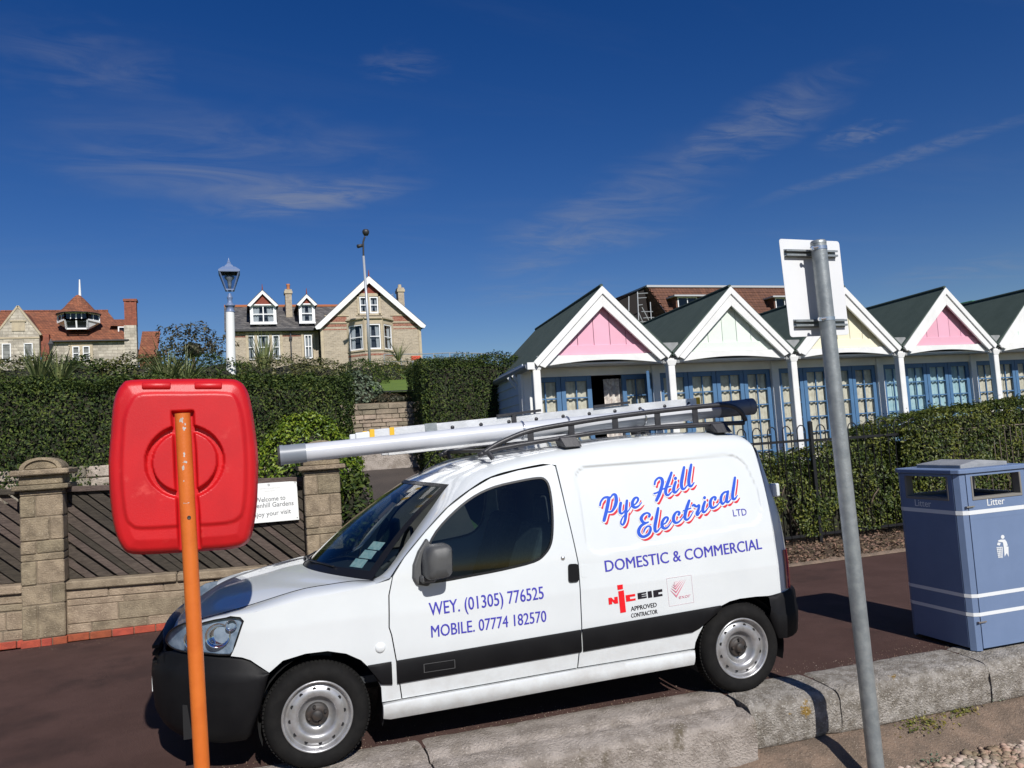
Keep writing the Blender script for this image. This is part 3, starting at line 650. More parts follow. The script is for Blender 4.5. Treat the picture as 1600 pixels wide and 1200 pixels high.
# handle, lock, repeater
hp = rounded([(1.514, .852), (1.582, .850), (1.589, .955), (1.522, .960)], .02)
panel('handle', hp, S, mt['plastic'], doorp, h=.02, off=.012, rim=.02)
hc = rounded([(1.603, .865), (1.655, .87), (1.66, .94), (1.606, .95)], .02); panel('handle_recess', hc, S, P, sidep, h=.02, off=.0015, rim=.002)
MB().lathe([(.0, -.008), (.009, -.008), (.013, -.004), (.014, 0), (.014, .01)], 16, S(1.493, .998), 'y').build('lock', mt['clip'], doorp, smooth=True, local=True)
MB().lathe([(.0, -.012), (.018, -.010), (.028, -.004), (.031, .004)], 20, S(.359, .618), 'y').build('indicator', mt['vwhite'], wing, smooth=True, local=True).scale = (1, 1, 1)
# pillar, roof, bonnet, screen ------------------------------------------------
NC = [(.434, .994), (.527, 1.106), (.662, 1.238), (.81, 1.366), (.959, 1.457), (1.097, 1.520), (1.279, 1.554), (1.525, 1.578), (2.0, 1.594), (2.5, 1.596), (2.9, 1.59), (2.99, 1.575)]
EC = [(.362, .150, .972), (.445, .165, 1.018), (.594, .205, 1.184), (.735, .235, 1.338), (.872, .268, 1.486), (1.00, .285, 1.566), (1.2, .285, 1.622), (1.55, .285, 1.664), (2.0, .285, 1.699), (2.5, .285, 1.709), (2.88, .285, 1.695), (2.965, .285, 1.660)]
CC = [(.695, 1.51), (.81, 1.552), (.949, 1.605), (1.09, 1.634), (1.37, 1.655), (1.83, 1.688), (2.3, 1.716), (2.7, 1.718), (2.93, 1.700), (2.985, 1.665)]
YC = .84
rows = []
NCs = crom(NC, 4); ECs = crom(EC, 4)
for i, (n_, e_) in enumerate(zip(NCs, ECs)):
    a = np.array(S(n_[0], n_[1]+.004) if n_[0] < 1.50 else S(n_[0], n_[1]-.014, -.0015)); e = np.array(e_); s = i/(len(NCs)-1)
    b = .45+.45*sm(.3, .6, s); corner = np.array([(a[0]+e[0])/2, a[1]+.035*(1-s)*0+.01, e[2]-.012]); K = (a+e)/2*(1-b)+corner*b
    if s < .35: K = (a+e)/2+np.array([-.012, -.016, .012])*sm(0, .12, s)
    rows.append([tuple((1-t)**2*a+2*t*(1-t)*K+t*t*e) for t in np.linspace(0, 1, 9)])
both.append(MB().grid(rows).build('roof_side', P, van, smooth=True, local=True))
# roof skin, centre + both halves
_cc = crom(CC, 5); zc = lambda x: float(np.interp(x, [p[0] for p in _cc], [p[1] for p in _cc]))
ecx = [p for p in ECs if p[0] >= .8719]
ze = lambda x: float(np.interp(x, [p[0] for p in ecx], [p[2] for p in ecx])); ye = lambda x: float(np.interp(x, [p[0] for p in ecx], [p[1] for p in ecx]))
rows = []
for u in np.linspace(0, 1, 60):
    xe = .872+u*(2.965-.872); xc = .695+u*(2.985-.695); r = []
    for s in np.linspace(-1, 1, 25):
        q = s*s; r.append((xc+(xe-xc)*q, YC+s*(YC-ye(xe)), zc(xc)+(ze(xe)-zc(xc))*abs(s)**2.4))
    rows.append(r)
MB().grid(rows).build('roof', P, van, smooth=True, local=True)
# bonnet
HE = [(-.60, .848), (-.45, .886), (-.278, .924), (-.062, .967), (.10, .978), (.234, .982), (.346, .972)]
HC = [(-.835, .67), (-.79, .762), (-.72, .826), (-.642, .880), (-.541, .928), (-.406, .956), (-.287, .974), (-.147, .998), (-.02, 1.008)]
hs_e = crom(HE, 6); hs_c = crom(HC, 6)
fe = lambda x: float(np.interp(x, [p[0] for p in hs_e], [p[1] for p in hs_e])); fc = lambda x: float(np.interp(x, [p[0] for p in hs_c], [p[1] for p in hs_c]))
def hy(x): return .128+taper(x)*1.25
rows = []; edge = []
for u in np.linspace(0, 1, 36):
    xe = -.60+u*(.346+.60); xc = -.835+u*(-.02+.835); r = []
    for s in np.linspace(-1, 1, 31):
        q = abs(s)**2; r.append((xc+(xe-xc)*q, YC+s*(YC-hy(xe)), fc(xc)+(fe(xe)-fc(xc))*abs(s)**2.2))
    rows.append(r); edge.append(r[0])
bon = MB().grid(rows).build('bonnet', P, van, smooth=True, local=True)
# rounded wing top between the side and the bonnet shut line
zs_pts = [(-.434, .888), (-.3, .897), (-.06, .935), (.234, .955), (.43, .985)]
rows = []
for x in np.linspace(-.60, .352, 34):
    zt = itp(x, zs_pts) if x > -.434 else itp(x, [(-.62, .846), (-.578, .862), (-.51, .876), (-.434, .884)])
    a = np.array(S(x, zt)); e = np.array((x, hy(x)-.005, fe(x)-.003)); K = np.array((x, a[1]*.8+e[1]*.2+.004, max(zt+.016, e[2]*.45+zt*.55+.010)))
    rows.append([tuple((1-t)**2*a+2*t*(1-t)*K+t*t*e) for t in np.linspace(0, 1, 8)])
both.append(MB().grid(rows).build('wing_top', P, van, smooth=True, local=True))
rows = []    # wing top carries on up to the foot of the screen pillar
a0 = S(.352, itp(.352, zs_pts)); b0 = (.352, hy(.352)-.005, fe(.346)-.003); a1 = S(.445, 1.0); b1 = tuple(ECs[0])
both.append(MB().grid([[a0, tuple((np.array(a0)+b0)/2+np.array((0, -.01, .012))), b0], [tuple((np.array(a0)+a1)/2), tuple((np.array(a0)+b0+a1+b1)/4+np.array((0, -.01, .014))), tuple((np.array(b0)+b1)/2)], [a1, tuple((np.array(a1)+b1)/2+np.array((0, -.008, .01))), b1]]).build('cowl_corner', P, van, smooth=True, local=True))
# windscreen
def scr(s, t, off=0.):
    xb = -.012+.365*s*s; zb = 1.004-.034*s*s; yb = YC+s*.690; xt = .695+.177*s*s; zt = 1.506-.022*s*s; yt = YC+s*.570
    p = np.array((xb+(xt-xb)*t, yb+(yt-yb)*t, zb+(zt-zb)*t)); b = .03*sin(pi*t); return tuple(p+np.array((-.6, 0, .75))*(b+off))
ss = np.linspace(-1, 1, 33); ts = np.linspace(0, 1, 17)
wsg = MB().grid([[scr(s, t) for s in ss] for t in ts]).build('windscreen', G['screen'], van, smooth=True, local=True)
fr = MB()
for s0, s1, t0, t1 in ((-1, -.945, 0, 1), (.945, 1, 0, 1)): fr.grid([[scr(s, t, .003) for s in np.linspace(s0, s1, 3)] for t in ts])
for t0, t1 in ((0, .07), (.965, 1)): fr.grid([[scr(s, t, .003) for s in np.linspace(-.946, .946, 33)] for t in np.linspace(t0, t1, 3)])
fr.build('screen_surround', mt['seal'], wsg, smooth=True, local=True)
MB().grid([[(p[0]-.03*k, p[1], p[2]-.012*k+.001) for p in [scr(s, 0, .002) for s in ss]] for k in (-1, 0, 1)]).build('scuttle', mt['plastic'], van, smooth=True, local=True)
for k, (s0, s1) in enumerate(((.25, -.62), (.85, .1))):
    w = MB().tube([scr(s0, .0, .02), scr(s0-.05, .03, .03)], .008, 6); w.tube([scr(s0-.05, .03, .03), scr((s0+s1)/2, .05, .028), scr(s1, .055, .02)], .006, 6); w.build('wiper', mt['seal'], van, local=True)
for s0, t0, c in ((-.80, .13, 0), (-.82, .215, 1), (-.835, .30, 2)):      # permits stuck inside the glass, near corner
    MB().grid([[scr(s, t, -.003) for s in np.linspace(s0-.06, s0+.06, 3)] for t in np.linspace(t0-.038, t0+.038, 3)]).build('permit', mt['paper'], wsg, local=True)
# lamps and front end
LAMP = [(-.600, .853), (-.51, .873), (-.434, .880), (-.385, .875), (-.367, .853), (-.377, .828), (-.414, .73), (-.441, .680), (-.575, .694), (-.70, .700), (-.765, .715), (-.795, .745), (-.785, .780), (-.75, .818), (-.68, .855)]
LAMP = [tuple(p) for p in crom(LAMP+[LAMP[0]], 2)][:-1]
hl = panel('headlight', LAMP, S, mt['lampsilver'], van, h=.03, off=-.016, rim=0); both.append(hl)
both.append(panel('lens', LAMP, S, G['lens'], hl, h=.03, off=.002, rim=0))
both.append(panel('lamp_bezel', LAMP, S, mt['seal'], hl, holes=[inset(LAMP, .006)], h=.03, off=-.0005, rim=.016))
for x, z, r in ((-.50, .79, .062), (-.62, .775, .055), (-.43, .84, .028)):
    p = S(x, z, -.002); b = MB().lathe([(.004, .03), (r*.5, .022), (r*.85, .006), (r, -.012), (r*1.06, -.012)], 20, p, 'y'); both.append(b.build('reflector', mt['chrome'], hl, smooth=True, local=True))
gr = MB(); gr.grid([[(-.80-.05*(1-((y-YC)/.6)**2), y, z) for y in np.linspace(.30, 1.38, 12)] for z in (.62, .70, .76)]); gr.build('nose_panel', P, van, smooth=True, local=True)
gb = MB(); [gb.box(-.885, -.85, .42, 1.26, z, z+.018) for z in (.60, .64, .68)]; gb.build('grille', mt['plastic'], van, local=True)
# front bumper swept round the nose
def plan(s):     # s 0..1 from the wheel arch round to the centre line
    x = -.243-(.885-.243)*sin(s*pi/2)**.8 if s < 1 else -.885
    t = min(1, (-.25-min(x, -.25))/.635); return x, .62*(1-max(0, 1-t**2.2)**.5)*1.0+0
BP = [(.215, .05), (.235, .012), (.30, -.022), (.40, -.036), (.50, -.040), (.56, -.036), (.60, -.022), (.655, -.012), (.668, .006), (.672, .05)]
def brow(a):
    # a: angle-like parameter along the plan curve
    xs = list(np.linspace(-.243, -.80, 20))+[-.83, -.85, -.866, -.877, -.884, -.887]
    return xs
rows = []
xs = brow(0)
for x in xs:
    y0 = taper(max(x, -.8895)); top = itp(-x, [(.243, .562), (.337, .643), (.38, .662), (.60, .690), (.75, .700), (.89, .640)]); bot = itp(-x, [(.243, .56), (.26, .50), (.30, .36), (.37, .205), (.55, .195), (.75, .22), (.89, .26)])
    nx, ny = (-sin(sm(-.25, -.85, x)*pi/2*.9) if x < -.25 else 0), -cos(sm(-.25, -.85, x)*pi/2*.9)
    r = []
    for k, (f, o) in enumerate(((0, .06), (.04, .015), (.18, -.012), (.42, -.022), (.70, -.026), (.82, -.02), (.86, -.006), (.96, -.004), (1, .01), (1.0, .05))):
        z = bot+(top-bot)*f; r.append((x-nx*o*1., y0+(-.012)-ny*o, z))
    rows.append(r)
last = rows[-1]
for y in np.linspace(.66, 1.02, 5): rows.append([(p[0]-.006, y, p[2]) for p in last])
rows = rows[:-2]
full = rows+[[(p[0], 2*YC-p[1], p[2]) for p in r] for r in rows[::-1]]
MB().grid(full).build('front_bumper', mt['plastic'], van, smooth=True, auto=60, local=True)
b = MB(); b.grid([[(-.912, YC+s*.26, z) for s in (-1, 1)] for z in (.40, .51)]); b.box(-.915, -.905, YC-.26, YC+.26, .40, .51); b.build('number_plate', mt['vwhite'], van, local=True)
# rear corner, back doors, rear bumper
def xr(z): return itp(z, [(.3, 3.14), (.9, 3.14), (1.11, 3.126), (1.33, 3.086), (1.55, 3.040), (1.60, 3.02), (1.67, 2.975)])
rows = []
for z in np.linspace(.585, 1.578, 36):
    a = S(min(3.008, xr(z)-.03), z); x1 = xr(z); r = []
    for t in np.linspace(0, 1, 10): q = t*pi/2; r.append((a[0]+(x1-a[0])*sin(q), a[1]+.10*(1-cos(q)), z))
    r += [(x1+.012*k, a[1]+.10+k*(YC-a[1]-.10), z) for k in (.3, .6, 1)]
    rows.append(r)
both.append(MB().grid(rows).build('rear_corner', P, van, smooth=True, local=True))
rows = [[(x, y, z) for x, y, z in r] for r in ([ (xr(1.578)+.0, .2+i*.16, 1.578) for i in range(9)], [(2.99, .285+i*(1.11/8), 1.63) for i in range(9)], [(2.985, .285+i*(1.11/8), 1.661) for i in range(9)])]
MB().grid(rows).build('roof_rear_edge', P, van, smooth=True, local=True)
cr = MB(); cr.add([S(2.99, 1.578), (xr(1.578), .24, 1.578), (2.985, .285, 1.661), (2.975, .285, 1.66), S(2.985, 1.60)], [(0, 1, 2), (0, 2, 4), (4, 2, 3)]); both.append(cr.build('roof_corner', P, van, smooth=True, local=True))
rows = []
for z in np.linspace(.628, .885, 10):
    a = S(3.008, z); x1 = 3.14; r = []
    for t in np.linspace(.28, 1, 9): q = t*pi/2; r.append((a[0]+(x1-a[0])*sin(q)+.006*sin(q)+.002, a[1]+.10*(1-cos(q))-.006*cos(q)-.002, z))
    r.append((x1+.01, a[1]+.17, z)); rows.append(r)
both.append(MB().grid(rows).build('tail_light', mt['redlens'], van, smooth=True, local=True))
for z in (1.28,):
    both.append(MB().box(3.075 if z > 1 else 3.12, 3.125 if z > 1 else 3.16, .045, .10, z-.045, z+.045).build('hinge', P, van, bevel=.008, local=True))
rows = []
for x, yo in [(2.915, 0.), (2.97, -.004), (3.03, -.004), (3.08, .004), (3.12, .02), (3.155, .05), (3.178, .10), (3.192, .2), (3.20, .5), (3.203, .84)]:
    top = itp(x, [(2.91, .598), (3.2, .628)]); bot = itp(x, [(2.91, .50), (2.94, .31), (3.05, .300), (3.15, .33), (3.2, .36)]); r = []
    yb = yo if yo > .15 else tuck(.5)+yo
    for f, o in ((0, .05), (.04, .0), (.3, -.014), (.52, -.018), (.56, -.012), (.9, -.010), (1, .004), (1, .06)):
        r.append((x-(o if yo > .05 else 0), yb+(o if yo <= .12 else 0), bot+(top-bot)*f))
    rows.append(r)
MB().grid(rows+[[(p[0], 2*YC-p[1], p[2]) for p in r] for r in rows[::-1]]).build('rear_bumper', mt['plastic'], van, smooth=True, auto=60, local=True)
MB().tube([(2.75, .35, .27), (2.95, .24, .265), (3.09, .20, .25)], .026, 12).build('exhaust', mt['galv'], van, smooth=True, local=True)
# underside and wheel housings
u = MB(); u.box(.42, 2.33, .05, 1.63, .22, .40); u.box(-.70, -.36, .12, 1.56, .24, .42); u.box(2.97, 3.12, .10, 1.58, .34, .56); u.box(-.36, .42, .34, 1.34, .30, .70); u.box(2.33, 2.97, .34, 1.34, .30, .66); u.build('underbody', mt['dark'], van, local=True)
def liner(cx, r):
    b = MB(); A = np.linspace(-.35, pi+.35, 24)
    b.grid([[(cx+r*cos(a), y, .29+r*sin(a)) for y in (.012, .34)] for a in A]); return b.build('wheel_housing', mt['dark'], van, smooth=True, local=True)
for cx, r in ((0.03, .345), (2.69, .335)): both.append(liner(cx, r))
u = MB()
u.box(-.36, 1.60, .10, 1.58, .40, .44); u.box(-.02, .10, .16, 1.52, .44, .86); u.box(1.60, 1.64, .17, 1.51, .40, 1.56); u.build('cabin_floor', mt['cabin'], van, local=True)
MB().prism([(.05, .62), (.48, .60), (.60, .74), (.52, .90), (.30, .955), (.05, .93)], lambda x, z: (x, .14, z), lambda x, z: (x, 1.54, z)).build('dashboard', mt['cabin'], van, bevel=.02, local=True)
for y0 in (.16, .98):
    st = MB().prism([(.85, .50), (1.38, .50), (1.40, .60), (1.30, .66), (.88, .68)], lambda x, z: (x, y0, z), lambda x, z: (x, y0+.50, z))
    st.prism([(1.22, .62), (1.40, .60), (1.56, 1.14), (1.52, 1.20), (1.44, 1.18)], lambda x, z: (x, y0+.02, z), lambda x, z: (x, y0+.48, z))
    st.prism([(1.47, 1.18), (1.55, 1.18), (1.57, 1.36), (1.50, 1.37)], lambda x, z: (x, y0+.12, z), lambda x, z: (x, y0+.36, z))
    st.build('seat', mt['seat'], van, bevel=.03, local=True, seg=2)
b = MB(); c0 = Vector((.72, 1.24, .98)); b.tube([c0+Vector((.10*cos(a)*.5, .185*sin(a), .185*cos(a)*.86)) for a in np.linspace(0, 2*pi, 25)], .014, 6, False); b.bar(c0+Vector((0, -.18, 0)), c0+Vector((0, .18, 0)), .04, .02); b.tube([c0, (.45, 1.24, .80)], .02, 6); b.build('steering_wheel', mt['cabin'], van, local=True)
MB().tube([(.62, .62, 1.44), (.66, .62, 1.40)], .01, 6).box(.60, .625, .70, .96, 1.36, 1.43).build('interior_mirror', mt['cabin'], van, bevel=.01, local=True)
# door mirror
mr_ = MB(); arm = [(.565, 1.055), (.60, 1.13), (.655, 1.20), (.672, 1.16), (.66, .95), (.64, .928), (.575, .945), (.558, .985)]
mr_.prism(arm, lambda x, z: S(x, z, -.002), lambda x, z: S(x+.012, z, .022)); mm = mr_.build('door_mirror', mt['greyplast'], van, bevel=.008, seg=2, local=True); both.append(mm)
rows = []
for k, (yo, sc_) in enumerate(((-.030, .72), (-.045, .86), (-.085, .93), (-.14, .92), (-.172, .86), (-.188, .72), (-.190, .3))):
    c = np.array((.688+.004*k, 1.066)); pr = rounded([(-.088, -.098), (.075, -.085), (.082, .10), (.05, .118), (-.055, .112), (-.082, .05)], .045, 6)
    rows.append([(c[0]+a*sc_, yo, c[1]+b_*sc_) for a, b_ in pr+[pr[0]]])
both.append(MB().grid(rows).add(rows[-1][:-1], [tuple(range(len(rows[-1])-1))]).build('mirror_housing', mt['greyplast'], mm, smooth=True, auto=50, local=True))
both.append(MB().box(.60, .69, -.10, -.01, .955, 1.0).build('mirror_arm', mt['greyplast'], mm, bevel=.012, local=True))
# aerial
MB().tube([(.78, .80, 1.545), (.80, .80, 1.56), (1.12, .80, 1.94)], [.012, .006, .002], 6).build('aerial', mt['seal'], van, local=True)
# wheels
def make_wheel():
    w = MB().lathe([(.186, .012), (.192, -.004), (.205, -.016), (.235, -.020), (.262, -.012), (.276, .006), (.2855, .03), (.289, .07), (.289, .13), (.284, .16), (.27, .178), (.2, .18)], 64, (0, 0, 0), 'y').build('wheel', mt['rubber'], van, smooth=True, local=True)
    tr = MB()     # tread blocks
    for k in range(80):
        a = 2*pi*k/80
        for j, (y0, y1) in enumerate(((.028, .064), (.07, .10), (.106, .14))):
            aa = a+(j % 2)*.035; r0, r1 = .284, .293
            tr.hexa([(r*cos(q), y, r*sin(q)) for r in (r0, r1) for q, y in ((aa, y0), (aa+.05, y0), (aa+.05, y1), (aa, y1))])
    struct(tr.build('tread', mt['rubber'], w, local=True), 'stuff')
    MB().lathe([(.193, .004), (.194, -.010), (.188, -.014), (.181, -.008), (.177, .004), (.172, .018), (.165, .022), (.156, .014), (.138, .006), (.120, .004), (.106, .010), (.098, .022), (.088, .040), (.074, .050), (.066, .052), (.0, .052)], 60, (0, 0, 0), 'y').build('rim', mt['steel'], w, smooth=True, local=True)
    h = MB()
    for k in range(12):
        a = 2*pi*(k+.5)/12; h.lathe([(0, -.0012), (.0105, -.0012), (.0105, .004)], 12, (.1465*cos(a), .0100, .1465*sin(a)), 'y')
    struct(h.build('vent_hole_disc', mt['dark'], w, local=True), 'stuff')  # black discs on the rim: shade inside the holes put into colour
    hb = MB().lathe([(.064, .050), (.062, .038), (.050, .034), (.032, .030), (.029, .012), (.024, .006), (0, .006)], 30, (0, 0, 0), 'y'); hb.build('hub', mt['hub'], w, smooth=True, local=True)
    bl = MB()
    for k in range(4): a = 2*pi*k/4+.5; bl.lathe([(0, .018), (.008, .018), (.010, .034)], 6, (.047*cos(a), 0, .047*sin(a)), 'y')
    struct(bl.build('wheel_bolt', mt['hub'], w, local=True), 'stuff')
    return w
def place_part(src, mw):
    o = src.copy(); COL.objects.link(o); o.matrix_local = mw; WM[o] = WM[van] @ mw
    for c in src.children: d = c.copy(); COL.objects.link(d); d.parent = o
    return o
w0 = make_wheel(); w0.matrix_local = Matrix.Translation((0, .0, .289)) @ Matrix.Rotation(.2, 4, 'Y')
R2 = Matrix.Rotation(pi, 4, 'Z')
place_part(w0, Matrix.Translation((2.693, 0, .289)) @ Matrix.Rotation(.55, 4, 'Y')); place_part(w0, Matrix.Translation((0, 1.68, .289)) @ R2); place_part(w0, Matrix.Translation((2.693, 1.68, .289)) @ R2)
# far side: the same panels mirrored
MIR = Matrix.Translation((0, 2*YC, 0)) @ Matrix.Diagonal((1, -1, 1, 1)); cp = {}
for o in both:
    c = o.copy(); COL.objects.link(c); cp[o] = c
    if o.parent in cp: c.parent = cp[o.parent]
    else: c.parent = van; c.matrix_local = MIR
# ------------------------------------------------------------------ writing on the van
L1 = [lambda y: None]
def vtext(s, p0, p1, q0, m, name, par, bold=0.):   # baseline pixels p0-p1, q0 a pixel on the cap line above p0
    a, b, c = us(*p0), us(*p1), us(*q0); return lettering(name, s, a, b, hypot(c[0]-a[0], c[1]-a[1]), S, m, par, .0025, bold)
vtext('WEY. (01305) 776525', (671, 962), (850, 935), (670, 942), mt['ink'], 'phone_lettering', doorp, .004)
vtext('MOBILE. 07774 182570', (674, 996), (854, 971), (672, 978), mt['ink'], 'phone_lettering', doorp, .004)
vtext('DOMESTIC & COMMERCIAL', (946, 893.5), (1192, 857.5), (945, 876), mt['ink'], 'trade_lettering', sidep, .004)
vtext('LTD', (1147.5, 807), (1169, 805), (1146, 796.5), mt['ink'], 'ltd_lettering', sidep, 0)
A_ = [  # crop at (930, 730), 10x
 [(82, 598, 15), (95, 540, 16), (140, 482, 17), (195, 470, 20), (228, 488, 20)], [(222, 480, 27), (190, 650, 28), (145, 832, 26)], [(245, 475, 12), (285, 428, 18), (325, 440, 25), (336, 530, 29), (312, 620, 26), (265, 690, 17), (205, 700, 12)],
 [(406, 560, 23), (392, 650, 24), (398, 712, 21), (432, 722, 15), (478, 668, 11)], [(503, 522, 20), (490, 650, 24), (480, 800, 23), (450, 890, 18), (420, 895, 14), (408, 855, 14), (440, 780, 11), (520, 690, 9), (576, 600, 9)],
 [(580, 602, 12), (640, 572, 13), (678, 510, 18), (664, 476, 16), (625, 485, 20), (592, 540, 24), (592, 600, 25), (626, 630, 22), (680, 612, 15), (735, 552, 7)],
 [(936, 268, 16), (950, 210, 17), (1000, 166, 17), (1045, 180, 24), (1060, 235, 26), (1045, 310, 26), (1010, 420, 27), (965, 518, 24)], [(930, 412, 15), (980, 395, 13), (1060, 345, 11), (1120, 320, 11), (1190, 296, 11)], [(1200, 85, 20), (1160, 200, 26), (1115, 330, 26), (1110, 405, 24), (1145, 438, 18), (1205, 385, 9)],
 [(1262, 175, 26)], [(1266, 230, 20), (1240, 310, 24), (1236, 375, 26), (1266, 393, 18), (1322, 330, 9)],
 [(850, 772, 20), (858, 738, 19), (818, 715, 15), (762, 740, 20), (726, 800, 26), (750, 855, 24), (795, 872, 17), (838, 858, 12)], [(800, 876, 15), (730, 912, 22), (686, 990, 26), (702, 1058, 26), (762, 1088, 22), (838, 1050, 22), (872, 980, 22), (864, 928, 16), (822, 927, 14), (782, 970, 15), (766, 1016, 11)],
 [(992, 640, 20), (966, 780, 26), (942, 920, 26), (946, 995, 24), (976, 1004, 16), (1032, 940, 9)], [(1046, 905, 11), (1108, 872, 13), (1144, 812, 18), (1130, 782, 16), (1092, 797, 20), (1056, 860, 24), (1056, 928, 26), (1096, 958, 20), (1150, 930, 13), (1212, 842, 7)],
 [(1312, 742, 20), (1325, 708, 19), (1286, 697, 16), (1246, 742, 22), (1230, 810, 26), (1252, 862, 24), (1300, 864, 16), (1350, 820, 11), (1390, 762, 7)]]
B_ = [  # crop at (1040, 720), 10x
 [(297, 100, 20), (275, 220, 26), (255, 350, 26), (266, 428, 24), (300, 438, 16), (352, 380, 9)], [(408, 60, 20), (385, 190, 26), (370, 310, 26), (380, 383, 24), (412, 394, 18), (454, 340, 9)],
 [(377, 622, 20), (345, 720, 26), (315, 830, 26), (312, 898, 24), (342, 922, 18), (392, 878, 11), (442, 790, 7)], [(286, 782, 11), (340, 765, 11), (402, 740, 11)],
 [(428, 702, 15), (452, 692, 22), (490, 716, 17), (532, 692, 17), (522, 760, 22), (496, 820, 23), (510, 848, 17), (562, 780, 8)], [(617, 577, 24)], [(622, 640, 20), (596, 720, 24), (591, 788, 24), (620, 800, 16), (672, 738, 9), (692, 702, 7)],
 [(782, 606, 20), (790, 573, 18), (756, 567, 16), (716, 612, 22), (706, 680, 25), (730, 733, 22), (780, 724, 15), (830, 680, 10), (856, 640, 7)], [(978, 484, 15), (930, 492, 16), (886, 540, 20), (872, 620, 24), (896, 672, 20), (930, 650, 13), (974, 575, 11)], [(986, 478, 19), (970, 560, 24), (961, 628, 24), (986, 648, 16), (1032, 600, 9)],
 [(1097, 262, 19), (1080, 380, 24), (1060, 510, 25), (1061, 583, 24), (1092, 598, 18), (1136, 540, 7)]]
SCR = A_+[[(x+1100, y-100, w) for x, y, w in st] for st in B_]
def script(name, m, off, grow, dx, dy):
    V, F = union_mesh(strokes(SCR, grow, dx, dy)); return link(name, [S(*us(930+x/10, 730+y/10), off) for x, y in V], F, m, sidep, local=True, recalc=False)
script('script_shadow', mt['red'], .0015, 0, 38, 43); script('script_outline', mt['vwhite'], .0025, 13, 4, 5); script('script_lettering', mt['blue'], .0035, 0, 0, 0)
def decal(name, polys, m, off, ox=940, oy=895, sc=10, holes=False):
    V, F = union_mesh(polys); return link(name, [S(*us(ox+x/sc, oy+y/sc), off) for x, y in V], F, m, sidep, local=True, recalc=False)
decal('approval_mark_red', [[(240, 192), (328, 180), (332, 252), (250, 268)], [(258, 288), (345, 270), (380, 612), (292, 628)],
  [(103, 392), (150, 384), (200, 432), (195, 378), (248, 370), (258, 476), (205, 484), (160, 442), (165, 488), (112, 498)],
  [(372, 350), (520, 326), (524, 362), (440, 376), (445, 410), (528, 396), (532, 428), (384, 452)]], mt['brightred'], .0025)
decal('approval_mark_black', [[(558, 318), (694, 294), (697, 318), (622, 332), (623, 344), (698, 331), (700, 352), (626, 365), (627, 376), (702, 362), (705, 390), (567, 414)],
  [(716, 290), (778, 279), (790, 382), (726, 393)], [(802, 276), (944, 252), (948, 292), (884, 304), (888, 336), (946, 326), (952, 358), (812, 384)]], mt['black'], .0025)
vtext('APPROVED', (985.7, 954.8), (1026.2, 947.8), (985.3, 948), mt['black'], 'approval_lettering', sidep, .006)
vtext('CONTRACTOR', (986.2, 965.2), (1027.3, 958.3), (985.6, 958.8), mt['black'], 'approval_lettering', sidep, .006)
fr = [((1010, 85), (1395, 30)), ((1395, 30), (1440, 455)), ((1440, 455), (1055, 520)), ((1055, 520), (1010, 85))]
decal('sticker_border', [[(a[0], a[1]), (b[0], b[1]), (b[0]+4, b[1]+4), (a[0]+4, a[1]+4)] for a, b in fr], mt['palepink'], .0025)
ch = []
tip = [(1165, 385), (1160, 318), (1153, 262), (1147, 222), (1142, 190), (1138, 165), (1134, 145)]; lf = [(1062, 262), (1074, 232), (1088, 205), (1100, 182), (1110, 162), (1120, 146), (1126, 132)]; rg = [(1322, 92), (1296, 92), (1268, 98), (1240, 104), (1214, 110), (1190, 116), (1168, 122)]
for k in range(7):
    w = 62-k*8; ch.append([lf[k], (tip[k][0], tip[k][1]-w*.55), rg[k], (tip[k][0]+4, tip[k][1])])
for k, q in enumerate(ch):
    ch[k] = None; a, b, c, d = q
    decal('sticker_chevron', [[a, b, d], [b, c, d]], mt['pink'] if k < 4 else mt['palepink'], .0025+.0002*k)
vtext('exor', (1060.6, 935.8), (1079, 932.6), (1060.2, 929.5), mt['pink'], 'sticker_lettering', sidep, -.01)

# ------------------------------------------------------------------ roof rack, pipe tube, ladder
rack = MB(); 
low = [(1.06, .22, 1.655), (1.2, .22, 1.69), (1.6, .22, 1.728), (2.0, .22, 1.757), (2.6, .22, 1.762), (3.0, .22, 1.752)]
upr = [(1.09, .22, 1.665), (1.16, .22, 1.705), (1.26, .22, 1.745), (1.416, .22, 1.790), (1.7, .22, 1.822), (2.0, .22, 1.848), (2.4, .22, 1.872), (2.80, .22, 1.887), (2.92, .22, 1.872), (2.985, .22, 1.83), (3.015, .22, 1.765)]
rk = None
for sgn in (0, 1):
    fy = (lambda p: p) if not sgn else (lambda p: (p[0], 2*YC-p[1], p[2]))
    o = MB().tube([fy(p) for p in crom(upr, 3)], .0165, 10).build('roof_rack', mt['rackblack'], van, smooth=True, local=True) if rk is None else MB().tube([fy(p) for p in crom(upr, 3)], .0165, 10).build('side_rail', mt['rackblack'], rk, smooth=True, local=True)
    rk = rk or o
    MB().tube([fy(p) for p in crom(low, 3)], .0155, 10).build('side_rail', mt['rackblack'], rk, smooth=True, local=True)
    for x in (1.416, 1.70, 2.015, 2.33, 2.62):
        z0 = float(np.interp(x, [p[0] for p in low], [p[2] for p in low])); z1 = float(np.interp(x, [p[0] for p in upr], [p[2] for p in upr]))
        p = fy((x, .22, 0)); MB().box(x-.02, x+.02, p[1]-.005, p[1]+.005, z0, z1).build('upright', mt['rackblack'], rk, local=True)
    for x, z in ((1.67, 1.688), (2.79, 1.715)):
        q = [(x-.07, z+.048), (x+.045, z+.048), (x+.075, z-.022), (x-.045, z-.022)]
        b = MB().prism(q, lambda a, c: fy((a, .19 if c > z else .155, c)), lambda a, c: fy((a, .30, c))); b.build('foot', mt['rackblack'], rk, bevel=.006, local=True)
    b = MB().tube([fy((1.12, .22, 1.68)), fy((1.135, .215, 1.655)), fy((1.15, .20, 1.628))], .016, 8); b.build('foot', mt['rackblack'], rk, local=True)
